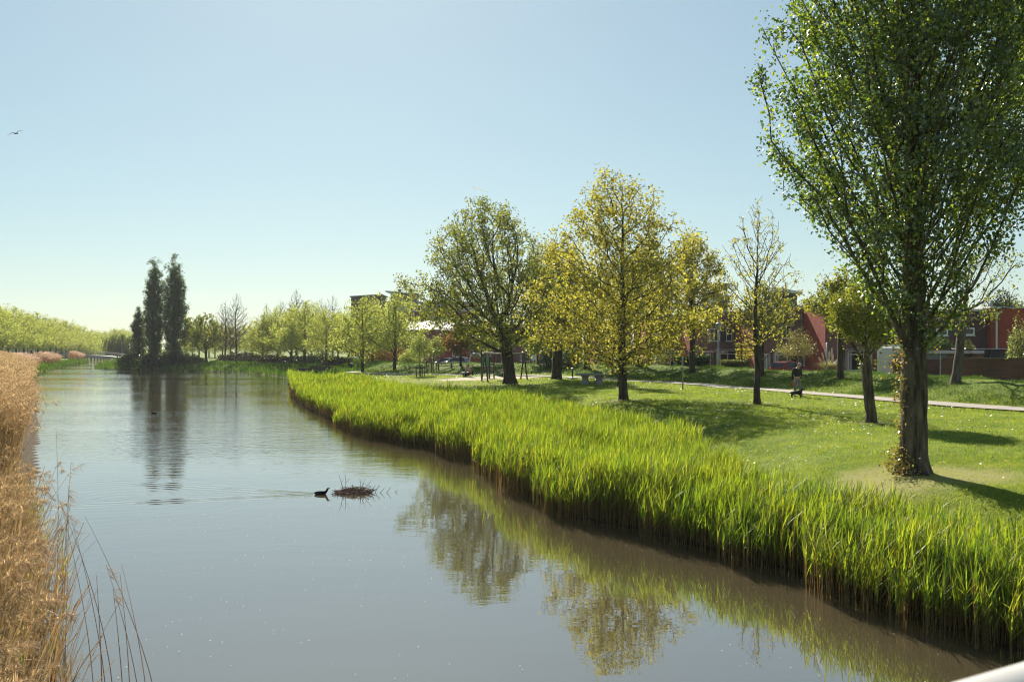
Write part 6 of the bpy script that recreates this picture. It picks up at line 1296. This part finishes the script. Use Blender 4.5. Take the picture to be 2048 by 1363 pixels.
def person(label, loc, rz, J, top, bottom, hair, shoes, size=1.0, hairlen=0.0, facing=0.0, fingers=False):
    """J: joint positions for a 1.75 m figure (x right, y forward, z up). The body is one grown surface; clothes and hair are worn over it"""
    e = empty('person', loc, rz, label, 'person'); e.scale = (size,) * 3; J = {k: Vector(v) for k, v in J.items()}
    hd, nk = J['head'], J['neck']; up = (hd - nk).normalized()
    V = [J['pelvis'], J['waist'], J['chest'], nk, hd - up * 0.07, hd + up * 0.03, hd + up * 0.10]; r_ = [(0.15, 0.11), (0.13, 0.10), (0.15, 0.11), 0.055, 0.075, 0.092, 0.06]
    E = [(0, 1), (1, 2), (2, 3), (3, 4), (4, 5), (5, 6)]
    def chain(start, pts, rr):
        p_ = start
        for q, k in zip(pts, rr): V.append(Vector(q)); r_.append(k); E.append((p_, len(V) - 1)); p_ = len(V) - 1
        return p_
    tips = {}
    for sd_ in 'LR':
        tips[sd_] = chain(2, [J['sho' + sd_], J['elb' + sd_], J['wri' + sd_], J['wri' + sd_] + (J['wri' + sd_] - J['elb' + sd_]).normalized() * 0.07], [0.062, 0.042, 0.030, 0.034])
        chain(0, [J['hip' + sd_], J['kne' + sd_], J['ank' + sd_], J['toe' + sd_]], [0.088, 0.058, 0.042, 0.038])
    skinned('body', V, E, r_, M_skin, e, 2)
    for sd_ in 'LR':       # fingers and thumb, short chains rooted in the palm
        w0 = J['wri' + sd_]; d = (w0 - J['elb' + sd_]).normalized(); pal = w0 + d * 0.085; sdv = d.cross(Vector((0, 0, 1))); sdv = sdv.normalized() if sdv.length > 0.1 else Vector((1, 0, 0)); crl = d.cross(sdv).normalized() * (-1 if sd_ == 'L' else 1)
        b_ = MB()
        for k, (o_, ln) in enumerate(((-0.028, 0.060), (-0.009, 0.072), (0.010, 0.068), (0.028, 0.052))):
            a = pal + sdv * o_; b_.tube([a - d * 0.02, a + d * ln * 0.5 + crl * 0.006, a + d * ln * 0.85 + crl * 0.022], [0.0095, 0.009, 0.006], 6)
        b_.tube([w0 + d * 0.03 + sdv * 0.025, w0 + d * 0.06 + sdv * 0.052, w0 + d * 0.09 + sdv * 0.058], [0.012, 0.0105, 0.007], 6); b_.build('fingers', M_skin, e, True)
    fw = Matrix.Rotation(facing, 4, 'Z') @ Vector((0, 1, 0)); fw = (fw - up * fw.dot(up)).normalized(); rt = fw.cross(up)
    b_ = MB(); b_.loft([[hd + fw * 0.080 + up * 0.02 + rt * 0.008, hd + fw * 0.080 + up * 0.02 - rt * 0.008, hd + fw * 0.085 - up * 0.005], [hd + fw * 0.10 - up * 0.018 + rt * 0.014, hd + fw * 0.10 - up * 0.018 - rt * 0.014, hd + fw * 0.118 - up * 0.022]]); b_.build('nose', M_skin, e)
    for s in (-1, 1):
        b_ = MB(); b_.ball(hd + fw * 0.083 + up * 0.028 + rt * s * 0.032, 0.011, 8, 6); b_.build('eye', M_eye, e)
        b_ = MB(); b_.ball(hd + rt * s * 0.092 + up * 0.005, 0.026, 8, 6, (0.4, 0.7, 1.1)); b_.build('ear', M_skin, e)
    b_ = MB(); b_.tube([hd + fw * 0.083 - up * 0.052 + rt * 0.022, hd + fw * 0.090 - up * 0.054, hd + fw * 0.083 - up * 0.052 - rt * 0.022], 0.006, 6); b_.build('mouth', M_lip, e)
    # jacket or jumper
    V, E, r_ = [J['waist'] - Vector((0, 0, 0.10)), J['waist'] + Vector((0, 0, 0.05)), J['chest'], nk - up * 0.03], [(0, 1), (1, 2), (2, 3)], [(0.185, 0.145), (0.17, 0.14), (0.185, 0.145), 0.07]
    for sd_ in 'LR': chain(2, [J['sho' + sd_], J['elb' + sd_], J['wri' + sd_] - (J['wri' + sd_] - J['elb' + sd_]).normalized() * 0.015], [0.085, 0.064, 0.048])
    skinned('jacket', V, E, r_, top, e, 2)
    V, E, r_ = [J['pelvis'] + Vector((0, 0, 0.06)), J['pelvis'] - Vector((0, 0, 0.03))], [(0, 1)], [(0.165, 0.125), (0.165, 0.125)]
    for sd_ in 'LR': chain(1, [J['hip' + sd_], J['kne' + sd_], J['ank' + sd_] + Vector((0, 0, 0.02))], [0.105, 0.076, 0.062])
    skinned('trousers', V, E, r_, bottom, e, 2)
    for sd_ in 'LR':
        a, t_ = J['ank' + sd_], J['toe' + sd_]; d = (t_ - a); skinned('shoe', [a - d * 0.35 + Vector((0, 0, -0.02)), a + d * 0.4 + Vector((0, 0, -0.015)), t_ + d * 0.15], [(0, 1), (1, 2)], [0.05, 0.048, 0.034], shoes, e, 1)
    b_ = MB(); b_.ball((0, 0, 0), 1.0, 14, 9); hm = b_.build('hair', hair, e, True); keep = Matrix((rt, fw, up)).transposed().to_4x4()
    hm.matrix_local = Matrix.Translation(hd + up * 0.052 - fw * 0.022) @ keep @ Matrix.Diagonal((0.105, 0.112, 0.092, 1))
    if hairlen:
        skinned('long_hair', [hd + up * 0.06 - fw * 0.05, hd - up * 0.05 - fw * 0.095, hd - up * (0.05 + hairlen) - fw * 0.10], [(0, 1), (1, 2)], [0.085, 0.08, 0.05], hair, e, 1)
    return e
STAND = dict(pelvis=(0, 0, 0.96), waist=(0, 0.0, 1.10), chest=(0, 0.01, 1.35), neck=(0, 0.02, 1.50), head=(0, 0.05, 1.64), shoL=(-0.20, 0, 1.42), shoR=(0.20, 0, 1.42), elbL=(-0.25, -0.03, 1.13), elbR=(0.26, -0.03, 1.13), wriL=(-0.24, 0.08, 0.90), wriR=(0.25, 0.10, 0.90),
             hipL=(-0.095, 0, 0.90), hipR=(0.095, 0, 0.90), kneL=(-0.10, 0.03, 0.50), kneR=(0.10, 0.03, 0.50), ankL=(-0.10, 0, 0.085), ankR=(0.10, 0, 0.085), toeL=(-0.12, 0.16, 0.035), toeR=(0.12, 0.16, 0.035))
SIT = dict(pelvis=(0, 0, 0.12), waist=(0, 0.0, 0.27), chest=(0, 0.03, 0.52), neck=(0, 0.05, 0.67), head=(0, 0.09, 0.82), shoL=(-0.19, 0.02, 0.59), shoR=(0.19, 0.02, 0.59), elbL=(-0.26, 0.05, 0.33), elbR=(0.26, 0.05, 0.33), wriL=(-0.22, 0.22, 0.18), wriR=(0.22, 0.22, 0.18),
           hipL=(-0.09, 0.04, 0.10), hipR=(0.09, 0.04, 0.10), kneL=(-0.11, 0.45, 0.12), kneR=(0.11, 0.45, 0.12), ankL=(-0.11, 0.55, -0.28), ankR=(0.11, 0.55, -0.28), toeL=(-0.11, 0.70, -0.33), toeR=(0.11, 0.70, -0.33))
M_navy = mat('black_jacket_cloth', (0.012, 0.013, 0.018), 0.9); M_trs = mat('grey_trouser_cloth', (0.24, 0.21, 0.20), 0.9); M_pink = mat('pink_jumper', (0.62, 0.30, 0.30), 0.9); M_pk2 = mat('pale_pink_shirt', (0.60, 0.38, 0.34), 0.9)
M_blk = mat('black_leggings', (0.015, 0.015, 0.02), 0.8); M_hgrey = mat('sandy_grey_hair', (0.42, 0.33, 0.25), 0.8); M_hbr = mat('brown_hair', (0.14, 0.06, 0.03), 0.7); M_hred = mat('auburn_hair', (0.22, 0.075, 0.04), 0.7); M_shoe = mat('dark_shoe', (0.03, 0.026, 0.025), 0.6); M_jean = mat('dark_jeans', (0.04, 0.05, 0.09), 0.9)
# the man with the dog: legs astride, looking down at the dog, lead reel in his hand at the left of the picture
mq = foot(1594, 793.5); J = dict(STAND); J.update(neck=(0, 0.06, 1.49), head=(0.03, 0.14, 1.61), kneL=(-0.15, 0.05, 0.50), ankL=(-0.20, 0.02, 0.085), toeL=(-0.22, 0.17, 0.035), kneR=(0.15, 0.06, 0.50), ankR=(0.20, 0.10, 0.085), toeR=(0.27, 0.25, 0.035), elbR=(0.30, 0.0, 1.14), wriR=(0.20, 0.20, 1.05), elbL=(-0.27, -0.05, 1.13), wriL=(-0.24, 0.02, 0.86))
man = person('man in a black jacket and grey trousers looking down at his dog on the path', mq, R(-152), {k: (v[0] if False else -v[0], v[1], v[2]) for k, v in J.items()}, M_navy, M_trs, M_hgrey, M_shoe, 1.0, 0, 0)
s = mq.y / F; lq = mq + Vector(((1583.5 - 1594) * s, -0.12, (793.5 - 768) * s)); e = empty('dog_lead', lq, 0, 'red retractable dog lead in the hand of the man', 'dog lead')
b_ = MB(); b_.lathe([(0.02, -0.022), (0.075, -0.018), (0.08, 0), (0.075, 0.018), (0.02, 0.022)], n=14, M=Matrix.Rotation(R(90), 4, 'X')); b_.build('reel', M_redp, e, True); b_ = MB(); b_.tube([(0.02, 0, 0.06), (0.02, 0, 0.125), (0.10, 0, 0.10)], 0.014, 6); b_.build('handle', M_black, e)
dq = foot(1594, 795.0); b_ = MB(); b_.tube([(0, 0, 0), (0.2, 0, -0.33), Vector((dq.x + 0.22, dq.y, dq.z + 0.33)) - lq], 0.006, 5); b_.build('cord', M_redp, e)
M_dog = mat('black_dog_coat', (0.012, 0.011, 0.012), 0.8, (0.02, 0.018, 0.018), 25.0)
dg_ = empty('dog', dq, R(4), 'small black dog standing on the path in front of the man', 'dog')
V = [(-0.26, 0, 0.27), (-0.12, 0, 0.27), (0.06, 0, 0.26), (0.17, 0, 0.28), (0.235, 0, 0.37), (0.27, 0, 0.435), (0.33, 0, 0.425), (0.405, 0, 0.395),
     (-0.24, -0.055, 0.19), (-0.29, -0.06, 0.10), (-0.265, -0.06, 0.03), (-0.235, -0.06, 0.015), (-0.24, 0.055, 0.19), (-0.27, 0.06, 0.10), (-0.25, 0.06, 0.03), (-0.22, 0.06, 0.015),
     (0.15, -0.055, 0.17), (0.165, -0.06, 0.09), (0.175, -0.06, 0.02), (0.21, -0.06, 0.015), (0.15, 0.055, 0.17), (0.20, 0.06, 0.09), (0.24, 0.06, 0.025), (0.275, 0.06, 0.02), (-0.33, 0, 0.27), (-0.36, 0, 0.20)]
E = [(0, 1), (1, 2), (2, 3), (3, 4), (4, 5), (5, 6), (6, 7), (0, 8), (8, 9), (9, 10), (10, 11), (0, 12), (12, 13), (13, 14), (14, 15), (3, 16), (16, 17), (17, 18), (18, 19), (3, 20), (20, 21), (21, 22), (22, 23), (0, 24), (24, 25)]
skinned('body', V, E, [0.085, 0.088, 0.10, 0.10, 0.065, 0.066, 0.045, 0.026] + [0.055, 0.03, 0.024, 0.022] * 2 + [0.05, 0.03, 0.025, 0.022] * 2 + [0.03, 0.016], M_dog, dg_, 2, 2)
for s_ in (-1, 1):
    b_ = MB(); b_.ball((0.25, s_ * 0.066, 0.41), 0.05, 8, 6, (0.6, 0.3, 1.2)); b_.build('ear', M_dog, dg_, True); b_ = MB(); b_.ball((0.322, s_ * 0.036, 0.452), 0.010, 6, 5); b_.build('eye', M_eye, dg_)
b_ = MB(); b_.ball((0.428, 0, 0.402), 0.017, 8, 6); b_.build('nose', M_black, dg_)
# girl on the spinner bowl
gq = qb_ + Vector((0.20, -0.12, 0.42)); J = dict(SIT); J.update(ankL=(-0.11, 0.50, -0.33), ankR=(0.11, 0.56, -0.27), elbL=(-0.32, -0.08, 0.40), wriL=(-0.42, -0.22, 0.25))
person('girl in a pink jumper and black leggings sitting on the spinner bowl', gq, R(-75), J, M_pink, M_blk, M_hred, M_shoe, 0.72, 0.14)
# boy in the nest swing, arms stretched to the ropes
sw = [o for o in COL.objects if o.name == 'swing_frame'][0]; bq = Matrix.LocRotScale(sw.location, sw.rotation_euler, None) @ Vector((xs + 0.30, 0.0, 0.47)); J = dict(SIT)
J.update(shoL=(-0.19, 0.02, 0.59), elbR=(0.42, 0.12, 0.42), wriR=(0.66, 0.16, 0.48), elbL=(-0.28, 0.10, 0.36), wriL=(-0.26, 0.30, 0.22), ankL=(-0.14, 0.86, 0.10), ankR=(0.14, 0.86, 0.10), toeL=(-0.14, 0.90, 0.26), toeR=(0.14, 0.90, 0.26), kneL=(-0.14, 0.45, 0.14), kneR=(0.14, 0.45, 0.14))
person('boy in a pale pink shirt lying back in the nest swing', bq, R(172), J, M_pk2, M_jean, M_hred, M_shoe, 0.88)
# child standing on the tower behind the green boards
tw = [o for o in COL.objects if o.name == 'climbing_tower'][0]
person('child with red brown hair standing behind the green boards of the climbing tower', tw.location + Vector((0.50, 0.45, zp)), R(180), STAND, M_jean, M_blk, M_hred, M_shoe, 0.60)
# woman sitting in front of the hedge
wq = on(1344, 84); wq.z = gz(737, 84); person('woman with long auburn hair in dark clothes sitting in front of the clipped hedge', wq, R(-60 + 150), SIT, M_navy, M_blk, M_hred, M_shoe, 1.0, 0.20)
b_ = MB(); b_.box(-0.5, 0.5, -0.22, 0.22, -0.06, 0.0); o = empty('garden_bench', wq + Vector((0.1, 0, 0.02)), R(5), 'low bench the sitting woman is on', 'bench'); b_.build('seat', M_stake, o)
for x in (-0.4, 0.4): b_ = MB(); b_.box(x - 0.04, x + 0.04, -0.18, 0.18, -0.5, -0.064); b_.build('leg', M_stake, o)
# walker at the end of the far bridge
kq = fb.location + Vector((L * 1.02, 0, 0)); kq.z = max(hz(kq.x, kq.y), 1.0)
person('walker in a pale top at the right end of the far footbridge', kq, R(100), STAND, M_pk2, M_jean, M_hred, M_shoe, 1.05)

# water birds
M_coot = mat('coot_feathers', (0.016, 0.015, 0.017), 0.9, (0.028, 0.026, 0.028), 30.0, spec=0.1); M_bill = mat('white_bill', (0.80, 0.70, 0.64), 0.5)
def coot(label, loc, rz):
    e = empty('coot', loc, rz, label, 'water bird')
    V = [(-0.20, 0, 0.055), (-0.12, 0, 0.045), (0.0, 0, 0.04), (0.09, 0, 0.05), (0.135, 0, 0.10), (0.165, 0, 0.165), (0.20, 0, 0.175)]
    skinned('body', V, [(i, i + 1) for i in range(6)], [(0.02, 0.025), (0.065, 0.055), (0.085, 0.065), (0.06, 0.055), (0.032, 0.03), (0.030, 0.030), 0.020], M_coot, e, 2, 2)
    b_ = MB(); b_.loft([[(0.205, 0.010, 0.168), (0.205, -0.010, 0.168), (0.20, 0, 0.205)], [(0.245, 0.002, 0.160), (0.245, -0.002, 0.160), (0.243, 0, 0.165)]]); b_.build('bill', M_bill, e)
    for s in (-1, 1): b_ = MB(); b_.ball((0.185, s * 0.024, 0.183), 0.006, 6, 5); b_.build('eye', M_redp, e)
    return e
coot('black coot with a white bill swimming towards the stick nest', (gx(643, 26.7), 26.7, -0.012), R(3)); coot('coot swimming far off in the reflection of the high poplars', (gx(308, 60), 60, -0.012), R(170))
# stick nest
nq = Vector((gx(706, 27.0), 27.0, 0)); e = empty('coot_nest', nq, 0, 'low heap of sticks standing in the water, with upright twigs', 'nest'); rng = np.random.default_rng(66); b_ = MB()
M_tw = mat('wet_twigs', (0.32, 0.19, 0.14), 0.7, (0.12, 0.07, 0.055), 9.0)
for k in range(260):
    a = rng.uniform(0, 6.3); rr = 0.46 * math.sqrt(rng.random()); c = Vector((rr * math.cos(a) * 1.1, rr * math.sin(a) * 0.9, 0.015 + max(0, 0.12 - 0.26 * rr) * rng.random() + rng.uniform(-0.03, 0.02))); d = Vector((rng.normal(0, 1), rng.normal(0, 1), rng.normal(0, 0.35))).normalized() * rng.uniform(0.05, 0.20)
    b_.tube([c - d, c + Vector((0, 0, 0.015)), c + d], rng.uniform(0.004, 0.010), 4)
b_.build('stick_heap', M_tw, e)
b_ = MB()
for k in range(60):
    c = Vector((rng.normal(0.05, 0.12), rng.normal(0, 0.10), rng.uniform(0.08, 0.15))); d = Vector((rng.normal(0, 1), rng.normal(0, 1), rng.normal(0, 0.3))).normalized() * rng.uniform(0.05, 0.12); b_.tube([c - d, c + d], 0.004, 4)
b_.build('lining', mat('nest_grass', (0.20, 0.17, 0.07), 0.9), e)
for (x0, x1, z1, kx) in ((-0.25, -0.38, 0.52, 0.05), (-0.20, -0.20, 0.50, 0.08), (0.16, 0.17, 0.40, 0.0), (0.18, 0.33, 0.38, -0.05), (0.22, 0.52, 0.36, -0.12), (0.3, 0.42, 0.2, 0.1), (0.50, 0.62, 0.24, -0.08), (0.58, 0.70, 0.22, 0.06), (0.72, 0.86, 0.14, 0.0), (-0.4, -0.58, 0.08, 0), (0.9, 1.03, 0.17, 0), (1.12, 1.19, 0.07, 0)):
    b_ = MB(); y = rng.normal(0, 0.06); b_.tube([(x0, y, -0.02), ((x0 + x1) / 2 + 0.02, y, z1 * 0.55), (x1, y + 0.03, z1)], [0.008, 0.006, 0.003], 5); b_.tube([((x0 + x1) / 2 + 0.02, y, z1 * 0.55), ((x0 + x1) / 2 + 0.05 + kx, y, z1 * 0.8)], [0.004, 0.002], 4); b_.build('twig', M_tw, e)
# gull
gq = at(32, 267, 92); e = empty('gull', gq, R(20), 'gull gliding in the sky at the upper left', 'bird'); M_gull = mat('gull_grey', (0.30, 0.30, 0.31), 0.7)
V = [(-0.20, 0.12, -0.02), (-0.08, 0.05, -0.005), (0.05, -0.03, 0), (0.15, -0.09, 0.015), (0.21, -0.13, 0.015)]; skinned('body', V, [(i, i + 1) for i in range(4)], [0.03, 0.06, 0.07, 0.045, 0.025], M_gull, e, 1, 2)
for s, pts in ((-1, [(-0.03, 0, 0.03), (-0.28, 0, 0.06), (-0.46, 0.02, -0.05), (-0.68, 0.06, -0.22)]), (1, [(0.05, 0, 0.03), (0.16, 0, 0.20), (0.36, 0.02, 0.28), (0.62, 0.06, 0.28)])):
    b_ = MB(); w_ = (0.10, 0.11, 0.085, 0.02); b_.loft([[(p_[0], p_[1] - w_[i], p_[2]), (p_[0], p_[1], p_[2] + 0.012), (p_[0], p_[1] + w_[i], p_[2]), (p_[0], p_[1], p_[2] - 0.012)] for i, p_ in enumerate(pts)]); b_.build('wing', M_gull, e, True)
# contrail high up
a0, a1 = at(944, 373, 9000), at(976, 385, 9000); b_ = MB(); b_.tube([a0 + (a1 - a0) * k / 8 for k in range(9)], [6, 6, 6, 5.5, 5, 4, 3.5, 3, 1.5], 8)
cm = leaf_mat('ice_trail', [(0.85, 0.86, 0.88), (0.85, 0.86, 0.88)], 0.6, 0.0, 0.5, 1.0, tt=(1, 1, 1)); tag(b_.build('contrail', cm, None, True), 'short thin white contrail in the blue sky', 'contrail')
# ------------------------------------------------------------------ thin spring haze over the canal and park
hm = bpy.data.materials.new('haze_air'); t, out = nodes(hm)
v = N(t, 'ShaderNodeVolumePrincipled', i_Density=0.00014, i_Anisotropy=0.2); v.inputs['Color'].default_value = (0.93, 0.97, 1.0, 1)
t.links.new(v.outputs[0], out.inputs['Volume'])
b_ = MB(); b_.box(-420, 260, -70, 620, -2.0, 34.0); tag(b_.build('haze', hm), 'thin pale haze over the canal', None, None, 'stuff')
